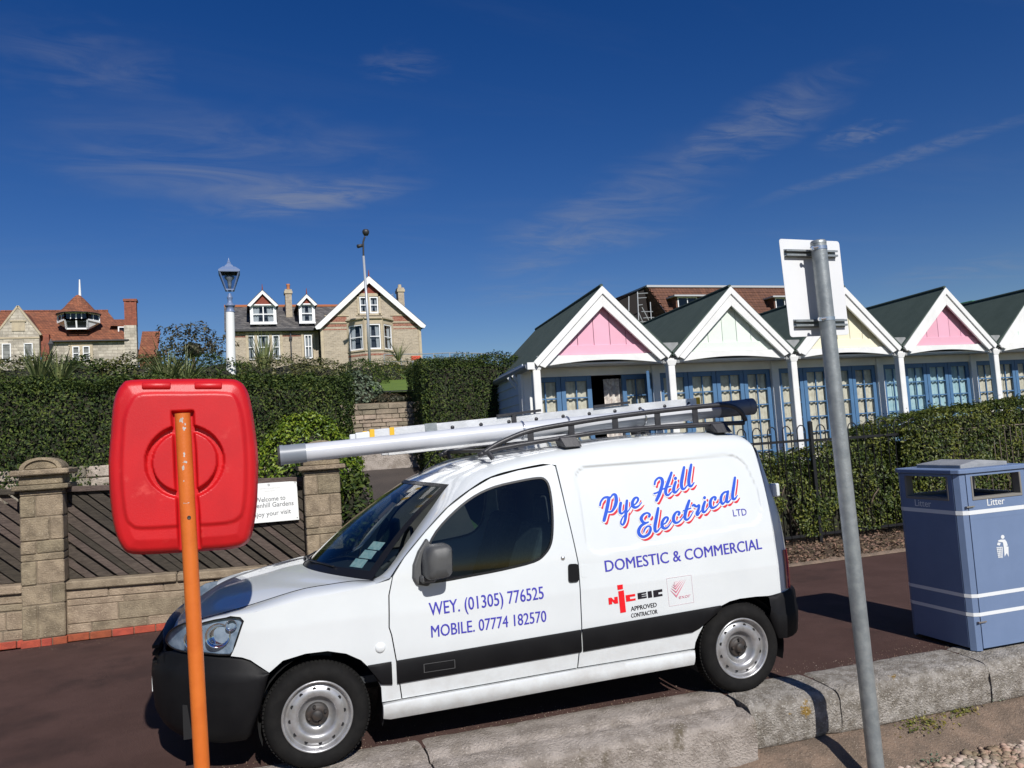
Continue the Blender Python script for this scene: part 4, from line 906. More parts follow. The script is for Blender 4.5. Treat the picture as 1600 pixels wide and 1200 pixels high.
for x, z in ((1.14, 1.678), (1.67, 1.722), (2.22, 1.748), (2.79, 1.752)):
    MB().box(x-.018, x+.018, .22, 2*YC-.22, z-.012, z+.014).build('crossbar', mt['rackblack'], rk, bevel=.004, local=True)
def vw(p): return VM @ Vector(p)
# pipe carrier: long white tube with grey socket ends, strapped inside the rail
TA, TB = Vector((-.136, .345, 1.737)), Vector((3.165, .345, 1.868)); td = (TB-TA)
tl = thing('pipe_carrier', 'long pale grey plastic pipe tube with dark grey ends strapped on the van roof', 'pipe', vw(TA+td*.5))
MB().tube([vw(TA+td*.03), vw(TA+td*.5), vw(TA+td*.915)], .0545, 28).build('tube', mt['pvc'], tl, smooth=True, auto=40)
def ring(a, b, r, name, m, n=28): return MB().tube([vw(TA+td*a), vw(TA+td*b)], r, n).build(name, m, tl, smooth=True, auto=40)
ring(.0, .006, .0615, 'socket_lip', mt['pvcmid']); ring(.006, .046, .0585, 'socket', mt['pvcmid']); ring(-.004, .001, .054, 'end_plug', mt['binin'])
ring(.912, .985, .058, 'socket', mt['pvcdark']); ring(.985, 1.0, .0605, 'end_cap', mt['pvcdark'])
for x in (1.40, 1.72, 2.28, 2.66):
    zc_ = TA.z+td.z*(x-TA.x)/td.x
    b = MB().tube([vw((x, .345+.059*cos(a), zc_+.059*sin(a))) for a in np.linspace(0, 2*pi, 21)], .006, 6, False); b.build('pipe_clip', mt['clip'], tl, smooth=True)
# ladder
ld = thing('ladder', 'aluminium double ladder with yellow end caps lying on the van roof rack', 'ladder', vw((1.6, .8, 1.76)))
def lz(x): return 1.815+.040*(x-.33)
for k, (y, dz, x0, x1) in enumerate(((.60, 0, .44, 2.86), (1.02, 0, .44, 2.86), (.635, -.09, .55, 2.75), (.985, -.09, .55, 2.75))):
    MB().bar(vw((x0, y, lz(x0)+dz)), vw((x1, y, lz(x1)+dz)), .028, .092).build('stile', mt['alu'], ld, bevel=.003)
    if k < 2:
        MB().bar(vw((.34, y, lz(.34))), vw((.44, y, lz(.44))), .026, .07).build('foot', mt['vwhite'], ld, bevel=.006)
        for xx in (.43, .56): MB().bar(vw((xx, y, lz(xx))), vw((xx+.035, y, lz(xx))), .033, .097).build('end_cap', mt['yellow'], ld, bevel=.004)
        MB().bar(vw((2.85, y, lz(2.85))), vw((2.885, y, lz(2.88))), .033, .098).build('end_cap', mt['yellow'], ld, bevel=.004)
        MB().bar(vw((.80, y-.004, lz(.80))), vw((.88, y-.004, lz(.88))), .036, .100).build('bracket', mt['galv'], ld)
for k in range(10):
    x = .98+k*.20
    MB().tube([vw((x, .60, lz(x)+.01)), vw((x, 1.02, lz(x)+.01))], .015, 10).build('rung', mt['alu'], ld, smooth=True)
    MB().tube([vw((x+.006, .583, lz(x)+.008)), vw((x+.006, .600, lz(x)+.008))], [.013, .018], 10).build('rung_end', mt['rackblack'], ld, smooth=True)
for k in range(8):
    x = 1.0+k*.22; MB().tube([vw((x, .635, lz(x)-.09)), vw((x, .985, lz(x)-.09))], .014, 8).build('rung', mt['alu'], ld, smooth=True)
b = MB().bar(vw((1.30, .58, lz(1.3)+.055)), vw((1.62, .58, lz(1.62)+.065)), .02, .018); b.bar(vw((1.42, .575, lz(1.4)-.04)), vw((1.42, .575, lz(1.4)+.06)), .03, .02); b.bar(vw((2.02, .575, lz(2.0)+.055)), vw((2.30, .575, lz(2.3)+.06)), .02, .018); b.build('ladder_clamp', mt['rackblack'], ld)
# ------------------------------------------------------------------ lifebuoy housing on its orange pole
BY = 4.19
_ol = [(172.5, 677), (175, 642), (180, 617), (190, 601), (205, 594), (275, 592.5), (350, 592.5), (370, 595), (382, 605), (390, 625), (397, 667), (402, 710), (402, 751), (400, 792), (394, 830), (385, 849), (364, 857), (317, 861), (253, 865), (206, 865.5), (190, 855), (179, 830), (172.6, 792), (169.5, 751), (169, 719)]
OL = [(p.x, p.z) for p in (gy(x, y, BY-.03) for x, y in _ol)]; OL = [tuple(p) for p in crom(OL+[OL[0]], 3)][:-1]
_rc = gy(289, 721, BY-.08); RCX, RCZ = _rc.x, _rc.z; RO = .177; RI = .146
PT, PB = gy(285, 646, BY-.09), gy(315.5, 1200, BY-.09); pslope = (PT.x-PB.x)/(PT.z-PB.z)
def polex(z): return PT.x+(z-PT.z)*pslope
olx = np.array(OL)
_pl = [(205, 622), (222, 613), (290, 612), (352, 612), (370, 620), (381, 650), (386, 700), (387, 750), (383, 795), (374, 812), (352, 820), (290, 824), (222, 828), (203, 822), (193, 805), (187, 755), (187, 705), (191, 655)]
PL = [(p.x, p.z) for p in (gy(x, y, BY-.07) for x, y in _pl)]; PL = [tuple(p) for p in crom(PL+[PL[0]], 3)][:-1]
def buoy_depth(V):
    d = segdist(V, OL); t = np.clip(d/.034, 0, 1); D = .050*np.sqrt(1-(1-t)**2)
    q = np.clip(segdist(V, PL)/.016, 0, 1); ins = inpoly(V, PL); D = D+np.clip((d-.02)/.05, 0, 1)*.014+np.where(ins, .010*q, 0)
    r = np.hypot(V[:, 0]-RCX, V[:, 1]-RCZ); g = np.clip(((RO-RI)/2+.003-np.abs(r-(RO+RI)/2))/.006, 0, 1); D = D-.036*g
    cx = np.array([polex(z) for z in V[:, 1]]); c = np.clip((.052-np.abs(V[:, 0]-cx))/.006, 0, 1)*np.clip((PT.z+.014-V[:, 1])/.006, 0, 1); D = np.where(c > 0, np.minimum(D, D*(1-c)+c*.036), D)
    return D
lb = thing('lifebuoy_housing', 'red plastic lifebuoy housing seen from behind on an orange pole', 'lifebuoy housing', (RCX, BY, OL[0][1]*0+1.34))
V_, F_, loops_ = cdt(OL, (), .0055); D_ = buoy_depth(V_)
link('back_shell', [(a, BY-d, b) for (a, b), d in zip(V_, D_)], F_, mt['buoyred'], lb, smooth=True)
b = MB(); n = len(OL); c = (sum(p[0] for p in OL)/n, sum(p[1] for p in OL)/n)
rows = [[(c[0]+(x-c[0])*s, BY+y, c[1]+(z-c[1])*s) for x, z in OL+[OL[0]]] for y, s in ((0, 1), (.012, 1.012), (.02, 1.012), (.03, 1), (.09, .985), (.125, .94), (.14, .82), (.142, .3))]
b.grid(rows); b.add(rows[-1][:-1], [tuple(range(n))]); b.build('front_cover', mt['buoyred'], lb, smooth=True, auto=45)
for x0, x1 in ((222, 267), (304, 347)):
    p0, p1 = gy(x0, 603, BY-.052), gy(x1, 603, BY-.052); MB().tube([p0, p0+(p1-p0)*.04, p0+(p1-p0)*.96, p1], [.014, .019, .019, .014], 16).build('hinge', mt['buoyred'], lb, smooth=True)
pole = thing('orange_pole', 'worn orange steel pole carrying the red lifebuoy housing', 'pole', (polex(-.4), BY-.09, -.44))
MB().tube([(polex(z), BY-.09, z) for z in np.linspace(-.46, PT.z, 12)], .0355, 32).build('post', mt['orange'], pole, smooth=True, auto=40)
def chipmark(z, x0, w, h, seed):
    rr = random.Random(seed); pts = []
    for k in range(12): a = 2*pi*k/12; r = rr.uniform(.35, 1); pts.append((x0+w*r*cos(a), z+h*r*sin(a)))
    cx = polex(z); f = lambda a, b, o: (cx+.0359*sin(a/.0355), BY-.09-.0361*cos(a/.0355), b)
    link('bare_chip', [f(a, b, 0) for a, b in pts], [tuple(range(12))], mt['chip'], pole)
for z, x0, w, h, s in ((PT.z-.035, -.004, .013, .02, 1), (PT.z-.075, .006, .009, .014, 2), (PT.z-.055, .012, .006, .012, 7), (PT.z-.235, .002, .016, .008, 3), (PT.z-.26, -.006, .008, .022, 4), (PT.z-.20, .0, .006, .014, 5), (PT.z-.43, -.004, .018, .004, 6), (PT.z-.325, -.008, .004, .006, 8)): chipmark(z, x0, w, h, s)
MB().lathe([(0, .0), (.006, .0), (.0085, -.003), (.009, .004)], 12, (polex(PT.z-.50)+.006, BY-.1255, PT.z-.50), 'y').build('bolt', mt['hub'], pole, smooth=True)

# ------------------------------------------------------------------ sign post with a plate seen from the back
PX = lambda z: itp(z, [(-.5, 3.484), (2.86, 3.420)]); PY = 3.83
sp = thing('sign_post', 'grey galvanised sign post with white plate seen from behind', 'sign post', (PX(-.4), PY, -.43))
top_z = gy(1275, 378, PY).z
MB().tube([(PX(z), PY, z) for z in np.linspace(-.45, top_z, 8)], .0465, 32).build('post', mt['galv'], sp, smooth=True, auto=40)
MB().lathe([(.0475, -.012), (.0478, .002), (.040, .010), (0, .012)], 32, (PX(top_z), PY, top_z-.002)).build('post_cap', mt['galv'], sp, smooth=True)
SY = PY+.085
q = [gy(x, y, SY) for x, y in ((1217, 373), (1311, 377), (1327, 523), (1235, 527))]
pl = rounded([(p.x, p.z) for p in q], .022, 5)
MB().prism(pl, lambda x, z: (x, SY, z), lambda x, z: (x, SY+.003, z)).build('sign_plate', mt['plate'], sp, bevel=.001)
for (x0, y0, x1, y1) in ((1228, 394, 1308, 397), (1243, 504, 1323, 505)):
    a, c = gy(x0, y0, SY-.02), gy(x1, y1, SY-.02); zz = (a.z+c.z)/2
    ch_ = MB(); ch_.box(a.x, c.x, SY-.004, SY-.0005, zz-.026, zz+.026); ch_.box(a.x, c.x, SY-.026, SY-.004, zz+.014, zz+.020); ch_.box(a.x, c.x, SY-.026, SY-.004, zz-.020, zz-.014); ch_.box(a.x, c.x, SY-.028, SY-.024, zz+.008, zz+.020); ch_.box(a.x, c.x, SY-.028, SY-.024, zz-.020, zz-.008); ch_.build('channel_rail', mt['galv'], sp)
    MB().lathe([(.0475, -.011), (.0487, -.011), (.0487, .011), (.0475, .011)], 32, (PX(zz), PY, zz+.012)).build('band_clip', mt['clip'], sp, smooth=True, auto=40)
    b = MB().tube([(PX(zz)-.075, PY-.01, zz+.010), (PX(zz)-.035, PY-.035, zz+.012)], .007, 8); b.lathe([(0, -.012), (.012, -.012), (.012, .0), (0, 0)], 6, (PX(zz)-.068, PY-.012, zz+.010), 'y'); b.build('clip_bolt', mt['clip'], sp)

# ------------------------------------------------------------------ litter bin
bn = thing('litter_bin', 'blue square litter bin with white stripes standing on the sea wall edge', 'litter bin', (4.914, 4.315, 0), -.045)
BMi = WM[bn].inverted(); BW, BD, CHF = .68, .62, .060
def bf(px, py):     # pixel -> (x, z) on the bin's front face
    d = BMi.to_3x3() @ pray(px, py); c = BMi @ CPOS; p = c+d*((0-c.y)/d.y); return p.x, p.z
def bl_(px, py):    # pixel -> (y, z) on its left face
    d = BMi.to_3x3() @ pray(px, py); c = BMi @ CPOS; p = c+d*((0-c.x)/d.x); return p.y, p.z
ZT = 1.275; Z0 = .012
fx0, fz1 = bf(1517, 743); fx1, fz0 = bf(1587, 771); fx1 = min(fx1, BW-CHF-.05)
ox0, ox1, oz0, oz1 = CHF+.055, BW-CHF-.055, fz0, fz1-.005
def bface(name, f, w, txt=True):
    """one side of the bin: frame round the opening, lower door, lip"""
    a0, a1 = CHF+.004, w-CHF-.004; h0, h1 = CHF+.055, w-CHF-.055; zs = oz0-.155
    M_ = lambda poly: (poly, lambda a, z: f(a, .0, z), lambda a, z: f(a, .022, z)); b = MB()
    for x0, x1, z0, z1 in ((a0, a1, oz1, ZT), (a0, a1, zs, oz0), (a0, h0, oz0, oz1), (h1, a1, oz0, oz1)): b.prism(*M_([(x0, z0), (x1, z0), (x1, z1), (x0, z1)]))
    p = b.build(name, mt['binblue'], bn, local=True)
    b = MB(); b.prism(*M_([(a0, Z0+.02), (a1, Z0+.02), (a1, zs-.0005), (a0, zs-.0005)])); b.build('door', mt['binblue'], bn, local=True)
    lp = MB(); 
    for x0, x1, z0, z1 in ((h0-.012, h1+.012, oz0-.018, oz0+.002), (h0-.012, h0+.004, oz0, oz1), (h1-.004, h1+.012, oz0, oz1)):
        lp.prism([(x0, z0), (x1, z0), (x1, z1), (x0, z1)], lambda a, z: f(a, -.005, z), lambda a, z: f(a, .06, z))
    lp.build('opening_lip', mt['binlip'], bn, local=True, bevel=.003)
faces = dict(front=(lambda a, d, z: (a, d, z), BW), left=(lambda a, d, z: (d, a, z), BD), back=(lambda a, d, z: (a, BD-d, z), BW), right=(lambda a, d, z: (BW-d, a, z), BD))
for k, (f, w) in faces.items(): bface('panel', f, w)
for sx in (0, 1):
    for sy in (0, 1):
        X = (lambda v: v) if not sx else (lambda v: BW-v); Y = (lambda v: v) if not sy else (lambda v: BD-v)
        pts = [(X(0), Y(CHF)), (X(CHF*.35), Y(CHF*.30)), (X(CHF), Y(0)), (X(CHF), Y(.03)), (X(.03), Y(CHF))]
        MB().prism(pts, lambda x, y: (x, y, Z0), lambda x, y: (x, y, ZT)).build('corner_post', mt['binblue'], bn, local=True, bevel=.004)
MB().box(.03, BW-.03, .03, BD-.03, .02, oz0-.10).build('liner', mt['binin'], bn, local=True)
oct_ = lambda e: [(-e, CHF-e*.3), (CHF*.35-e, CHF*.3-e), (CHF-e*.3, -e), (BW-CHF+e*.3, -e), (BW-CHF*.35+e, CHF*.3-e), (BW+e, CHF-e*.3), (BW+e, BD-CHF+e*.3), (BW-CHF*.35+e, BD-CHF*.3+e), (BW-CHF+e*.3, BD+e), (CHF-e*.3, BD+e), (CHF*.35-e, BD-CHF*.3+e), (-e, BD-CHF+e*.3)]
MB().prism(oct_(.014), lambda x, y: (x, y, ZT+.003), lambda x, y: (x, y, ZT+.036)).build('lid', mt['binblue'], bn, local=True, bevel=.005)
b = MB(); cx, cy = BW/2, BD/2; q0 = [(.13, .10), (BW-.10, .10), (BW-.10, BD-.10), (.13, BD-.10)]
b.add([(x, y, ZT+.0365) for x, y in q0]+[(x, y, ZT+.062) for x, y in q0]+[(cx, .14, ZT+.088), (cx, BD-.14, ZT+.088)], [(0, 1, 5, 4), (1, 2, 6, 5), (2, 3, 7, 6), (3, 0, 4, 7), (4, 5, 8), (6, 7, 9), (5, 6, 9, 8), (7, 4, 8, 9)]); b.build('stub_plate', mt['bintop'], bn, local=True, bevel=.004)
for z, h in ((bf(1510, 802)[1], .030), (bf(1510, 934)[1], .026), (bf(1530, 960.5)[1], .026)):
    pts = oct_(.0015); n = len(pts); b = MB().add([(x, y, z-h/2) for x, y in pts]+[(x, y, z+h/2) for x, y in pts], [(i, (i+1) % n, n+(i+1) % n, n+i) for i in range(n)]); b.build('white_stripe', mt['vwhite'], bn, local=True)
fm = lambda a, z, off: (a, -off, z)
lm = lambda a, z, off: (-off, a, z)
lettering('litter_lettering', 'Litter', bf(1542.5, 790.3), bf(1569.7, 787.2), .050, fm, mt['vwhite'], bn, .002, .004)
lettering('litter_lettering', 'Litter', (bl_(1431, 797)[0], bf(1510, 802)[1]+.030), (bl_(1456, 795)[0], bf(1510, 802)[1]+.030), .050, lm, mt['vwhite'], bn, .002, .004)
# tidy-person mark: head, body throwing, basket
def bdec(polys, name):
    V, F = union_mesh(polys); o = [bf(1390+x/6, 700+y/6) for x, y in V]; link(name, [fm(a, z, .002) for a, z in o], F, mt['vwhite'], bn, local=True, recalc=False)
hd = [(1058+17*cos(a), 833+19*sin(a)) for a in np.linspace(0, 2*pi, 13)[:-1]]
bdec([hd, [(1012, 868), (1040, 858), (1080, 858), (1096, 880), (1106, 915), (1090, 920), (1112, 925), (1114, 1022), (1096, 985), (1076, 1018), (1068, 930), (1060, 885), (1048, 882), (1018, 878)]], 'pictogram')
bk = []
for k in range(6): y = 930+k*18; bk.append([(1000+k*3, y), (1056, y-4), (1056, y+3), (1000+k*3, y+7)])
for k in range(4): x = 1002+k*17; bk.append([(x, 932), (x+6, 931), (1020+k*11+5, 1030), (1020+k*11, 1031)])
bk += [[(1012, 885), (1040, 890), (1030, 915), (1005, 908)]]
bdec(bk, 'pictogram_basket')
b = MB().box(.035, .105, -.012, .004, bf(1510, 792)[1]-.006, bf(1510, 792)[1]+.004); b.box(.035, .105, -.012, .004, bf(1530, 972)[1]-.006, bf(1530, 972)[1]+.004); b.build('door_hinge', mt['clip'], bn, local=True)
b = MB(); [b.box(x, x+.06, y, y+.06, -.0, Z0+.03) for x in (.06, BW-.12) for y in (.06, BD-.12)]; b.build('foot', mt['binin'], bn, local=True)
# ------------------------------------------------------------------ planting helpers
def leaves(C, Nn, size, m, parent, name='foliage', jit=.9, fold=.25, aspect=.5, droop=0.):
    """leaf-sized folded quads at C, facing roughly Nn"""
    n = len(C); nn = Nn+RNG.normal(0, jit, (n, 3))*.6; nn[:, 2] += .25; nn /= np.linalg.norm(nn, axis=1)[:, None]
    r = RNG.normal(0, 1, (n, 3)); t = r-nn*(r*nn).sum(1)[:, None]; t /= np.linalg.norm(t, axis=1)[:, None]; w = np.cross(nn, t)
    s = size*RNG.uniform(.6, 1.4, n)[:, None]; h = s*aspect
    V = np.stack([C-t*s*.5, C+w*h*.5+nn*h*fold, C+t*s*.55, C-w*h*.5+nn*h*fold], 1).reshape(-1, 3)
    F = np.arange(4*n).reshape(-1, 4); F = np.concatenate([F[:, [0, 1, 2]], F[:, [0, 2, 3]]])
    return bulk(name, V, F, m, np.repeat(RNG.random(n), 4), parent)
def vnoise(P, sc, seed=0): return np.array([noise.noise((p[0]*sc+seed, p[1]*sc-seed, p[2]*sc+seed*.5)) for p in P])
def hedge_box(name, label, x0, x1, y0, y1, z0, z1, leaf, size, m, dens=900, cat='hedge', bumpy=.07, sk=0., faces='flrt', group=None, zf=None, rag=.05, stems=0, thin=0.):
    """clipped hedge: a dark twiggy core wrapped in leaves; zf(x) gives a top height; sk shears it in plan"""
    t = thing(name, label, cat, ((x0+x1)/2, (y0+y1)/2, z0), 0, group); zf = zf or (lambda x: z1)
    pts = []; nrm = []
    def put(n, fn, nv):
        n = int(n); a = RNG.random(n); b = RNG.random(n); P = np.array([fn(u, v) for u, v in zip(a, b)]); pts.append(P); nrm.append(np.tile(nv, (len(P), 1)))
    lx, ly, lz = x1-x0, y1-y0, z1-z0
    if 'f' in faces: put(lx*lz*dens, lambda u, v: (x0+u*lx, y0, z0+v*(zf(x0+u*lx)-z0)), (0, -1, .1))
    if 'b' in faces: put(lx*lz*dens*.3, lambda u, v: (x0+u*lx, y1, z0+v*(zf(x0+u*lx)-z0)), (0, 1, .1))
    if 'l' in faces: put(ly*lz*dens, lambda u, v: (x0, y0+u*ly, z0+v*(zf(x0)-z0)), (-1, 0, .1))
    if 'r' in faces: put(ly*lz*dens, lambda u, v: (x1, y0+u*ly, z0+v*(zf(x1)-z0)), (1, 0, .1))
    if 't' in faces: put(lx*ly*dens, lambda u, v: (x0+u*lx, y0+v*ly, zf(x0+u*lx)), (0, 0, 1))
    P = np.concatenate(pts); Nn = np.concatenate(nrm).astype(float)
    d = bumpy*vnoise(P, 1.7, 3)+bumpy*.6*vnoise(P, 5, 9)-np.abs(RNG.normal(0, rag, len(P))); up = RNG.random(len(P)) < .05; d = d+np.where(up, RNG.uniform(0, rag*1.5, len(P)), 0)
    P = P+Nn*d[:, None]; P[:, 0] += sk*(P[:, 1]-y0)
    if thin: P_k = vnoise(P, 2.3, 21) > -thin; P, Nn = P[P_k], Nn[P_k]
    leaves(P, Nn, size, leaf, t)
    c = MB(); k = .11+bumpy*.6; xs = np.linspace(x0+k, x1-k, max(3, int(lx/.4))); ys = np.linspace(y0+k, y1-k, max(3, int(ly/.4)))
    f = lambda x, y, z: (x+sk*(y-y0)+.05*noise.noise((x*2, y*2, z*2)), y+.05*noise.noise((x*2+5, y*2, z*2)), z)
    c.grid([[f(x, y, zf(x)-k) for x in xs] for y in ys]); c.grid([[f(x, y0+k, z) for x in xs] for z in np.linspace(z0, 1, 2)*0+z0] and [[f(x, y0+k, z0+(zf(x)-k-z0)*q) for x in xs] for q in np.linspace(0, 1, 5)])
    c.grid([[f(x0+k, y, z0+(zf(x0)-k-z0)*q) for y in ys] for q in np.linspace(0, 1, 5)]); c.grid([[f(x1-k, y, z0+(zf(x1)-k-z0)*q) for y in ys] for q in np.linspace(0, 1, 5)])
    c.build('branches', mt['twig'], t)
    if stems:
        for i in range(stems):
            x = x0+lx*(i+.5)/stems+random.uniform(-.15, .15); p = [Vector((x, y0+.10, z0))]
            for q in range(5): p.append(p[-1]+Vector((random.uniform(-.10, .10), random.uniform(-.05, .03), random.uniform(.10, .18))))
            MB().tube(p, [.022, .018, .015, .012, .009, .006], 6).build('stem', mt['bark'], t, smooth=True)
    return t
def bush(name, label, c, r, leaf, size, n, cat='bush', lump=.22, group=None, core=.72, flat=-.25, seed=0, stem=True):
    c = np.array(c, float); r = np.array(r if hasattr(r, '__len__') else (r, r, r), float); t = thing(name, label, cat, (c[0], c[1], c[2]-r[2]*.8), 0, group)
    D = RNG.normal(0, 1, (int(n), 3)); D /= np.linalg.norm(D, axis=1)[:, None]; D = D[D[:, 2] > flat]
    k = 1+lump*vnoise(D, 2.2, seed+1)+lump*.6*vnoise(D, 5.5, seed+4)-np.abs(RNG.normal(0, .07, len(D)))
    leaves(c+D*r*k[:, None], D/r/np.linalg.norm(D/r, axis=1)[:, None], size, leaf, t)
    b = MB(); rows = [[tuple(c+np.array((cos(a)*cos(e), sin(a)*cos(e), sin(e)))*r*core*(1+lump*.8*noise.noise((cos(a)*2.2+seed+1, sin(a)*2.2-seed-1, sin(e)*2.2)))) for a in np.linspace(0, 2*pi, 13)] for e in np.linspace(-.9, 1.5, 8)]
    b.grid(rows).build('branches', mt['twig'], t, smooth=True); return t
def spiky(name, label, p, n, ln, m, spread=.5, w=.03, cat='plant', seed=0, group=None):
    rr = random.Random(seed); t = thing(name, label, cat, p, 0, group); V = []; F = []; R = []
    for i in range(n):
        a = rr.uniform(0, 2*pi); L = ln*rr.uniform(.6, 1.1); s = spread*rr.uniform(.2, 1); q = Vector(p)+Vector((cos(a), sin(a), 0))*.05; d = Vector((cos(a)*s, sin(a)*s, 1)).normalized(); side = Vector((-sin(a), cos(a), 0)); o = len(V); k = rr.random()
        for j in range(5):
            ww = w*(1-j/4.2)*(.6+.4*(j > 0)); V += [tuple(q-side*ww), tuple(q+side*ww)]; R += [k, k]; q = q+d*(L/4); d = (d+Vector((cos(a)*s*.22, sin(a)*s*.22, -.10*s))).normalized()
        F += [(o+2*j, o+2*j+1, o+2*j+3, o+2*j+2) for j in range(4)]
    bulk('leaf_blades', V, F, m, R, t); return t

# ------------------------------------------------------------------ garden wall, pillars, timber panels
gw = thing('garden_wall', 'low sandstone garden wall with red brick footing behind the van', 'wall', (-.6, 9.1, 0))
def WY(x): return 9.135-.045*(x+2.0)          # front face of the wall
def WT(x): return .600-.030*(x+1.7)           # top of the wall body (it falls gently to the right)
def wblock(name, m, par, x0, x1, z0, z1, dep=.24, out=0., bev=.008, y0f=WY, j=.006):
    o = out+random.uniform(-j, j); dz = lambda x: -.030*(x+1.7)*min(1, z0/.3) if par is gw else 0
    b = MB().hexa([(x0, y0f(x0)-o, z0+dz(x0)), (x1, y0f(x1)-o, z0+dz(x1)), (x1, y0f(x1)+dep, z0+dz(x1)), (x0, y0f(x0)+dep, z0+dz(x0)), (x0, y0f(x0)-o, z1+dz(x0)), (x1, y0f(x1)-o, z1+dz(x1)), (x1, y0f(x1)+dep, z1+dz(x1)), (x0, y0f(x0)+dep, z1+dz(x0))])
    return b.build(name, m, par, bevel=bev)
def courses(x0, x1):
    x = x0
    while x < x1-.02: e = min(x1, x+.205); wblock('footing_brick', mt['redbrick'], gw, x+.004, e-.004, .0, .070, .2, .022, .006); x = e
    for z0, z1, L in ((.074, .165, .62), (.171, .345, .50), (.351, .415, .7), (.421, .512, .46)):
        x = x0-random.uniform(0, L*.6)
        while x < x1-.02:
            e = x+L*random.uniform(.75, 1.3); e = x1 if x1-e < .14 else e; a, c = max(x, x0)+.004, min(e, x1)-.004
            if c-a > .03: wblock('stone_block', mt['wallstone'], gw, a, c, z0, z1)
            x = e
    x = x0
    while x < x1-.02: e = min(x1, x+random.uniform(.8, 1.1)); e = x1 if x1-e < .3 else e; wblock('coping_stone', mt['wallstone'], gw, x+.003, e-.003, .518, .602, .30, .045, .012, j=.003); x = e
    MB().hexa([(x0, WY(x0)+.012, .0), (x1, WY(x1)+.012, .0), (x1, WY(x1)+.22, 0), (x0, WY(x0)+.22, 0), (x0, WY(x0)+.012, .515-.03*(x0+1.7)), (x1, WY(x1)+.012, .515-.03*(x1+1.7)), (x1, WY(x1)+.22, .515-.03*(x1+1.7)), (x0, WY(x0)+.22, .515-.03*(x0+1.7))]).build('mortar_core', mt['mortar'], gw)
courses(-4.6, -2.075); courses(-1.695, .675)
def pillar(x0, x1, label, seed):
    random.seed(seed); yf = lambda x: WY((x0+x1)/2)-.075; w = x1-x0; t = thing('gate_pillar', label, 'pillar', ((x0+x1)/2, yf(0)+w/2, 0), 0, 'stone garden pillars')
    MB().box(x0+.01, x1-.01, yf(0)+.012, yf(0)+w-.01, 0, 1.55).build('mortar_core', mt['mortar'], t)
    wblock('footing_brick', mt['redbrick'], t, x0-.012, x0+w*.42, .0, .072, w, .012, .005, yf); wblock('footing_brick', mt['redbrick'], t, x0+w*.44, x0+w*.68, .0, .072, w, .012, .005, yf); wblock('footing_brick', mt['redbrick'], t, x0+w*.70, x1+.012, .0, .072, w, .012, .005, yf)
    z = .077; k = 0
    for h in (.33, .20, .235, .07, .13, .235, .215, .055):
        if h < .08: wblock('stone_block', mt['pillarstone'], t, x0, x1, z, z+h-.006, w, 0, .008, yf, .003)
        else:
            c = x0+w*(.36 if k % 2 == 0 else .68); wblock('stone_block', mt['pillarstone'], t, x0, c-.003, z, z+h-.006, w, 0, .010, yf); wblock('stone_block', mt['pillarstone'], t, c+.003, x1, z, z+h-.006, w, 0, .010, yf)
        z += h; k += 1
    wblock('cap_slab', mt['pillarstone'], t, x0-.06, x1+.06, z, z+.05, w+.06, .06, .01, yf, 0); wblock('cap_neck', mt['pillarstone'], t, x0-.005, x1+.005, z+.052, z+.145, w, .005, .008, yf, 0); wblock('cap_slab', mt['pillarstone'], t, x0-.07, x1+.07, z+.147, z+.205, w+.07, .07, .012, yf, 0)
    zb = z+.207; cx = (x0+x1)/2; r = w*.5; A = np.linspace(0, pi, 21)
    MB().prism([(cx+r*cos(a), zb+r*.62*sin(a)) for a in A], lambda x, q: (x, yf(0)+.02, q), lambda x, q: (x, yf(0)+w-.02, q)).build('round_top', mt['pillarstone'], t, bevel=.008)
    b = MB(); rows = [[(cx+rr*cos(a), yf(0)+yy, zb+rr*.62*sin(a)) for a in A] for rr, yy in ((r*1.0, .02), (r*1.0, -.004), (r*.78, -.004), (r*.74, .02))]; b.grid(rows).build('top_moulding', mt['pillarstone'], t, smooth=True, auto=35)
    random.seed(seed+50); return t
pillar(-2.075, -1.695, 'stone garden pillar with rounded top left of the red housing', 3); pillar(.675, 1.062, 'stone gate pillar with rounded top beside the welcome board', 5)
def clip(poly, ax, v, keep_less):
    out = []; n = len(poly)
    for i in range(n):
        a, c = poly[i], poly[(i+1) % n]; ia = (a[ax] <= v) == keep_less; ic = (c[ax] <= v) == keep_less
        if ia: out.append(a)
        if ia != ic: t = (v-a[ax])/(c[ax]-a[ax]); out.append((a[0]+(c[0]-a[0])*t, a[1]+(c[1]-a[1])*t))
    return out
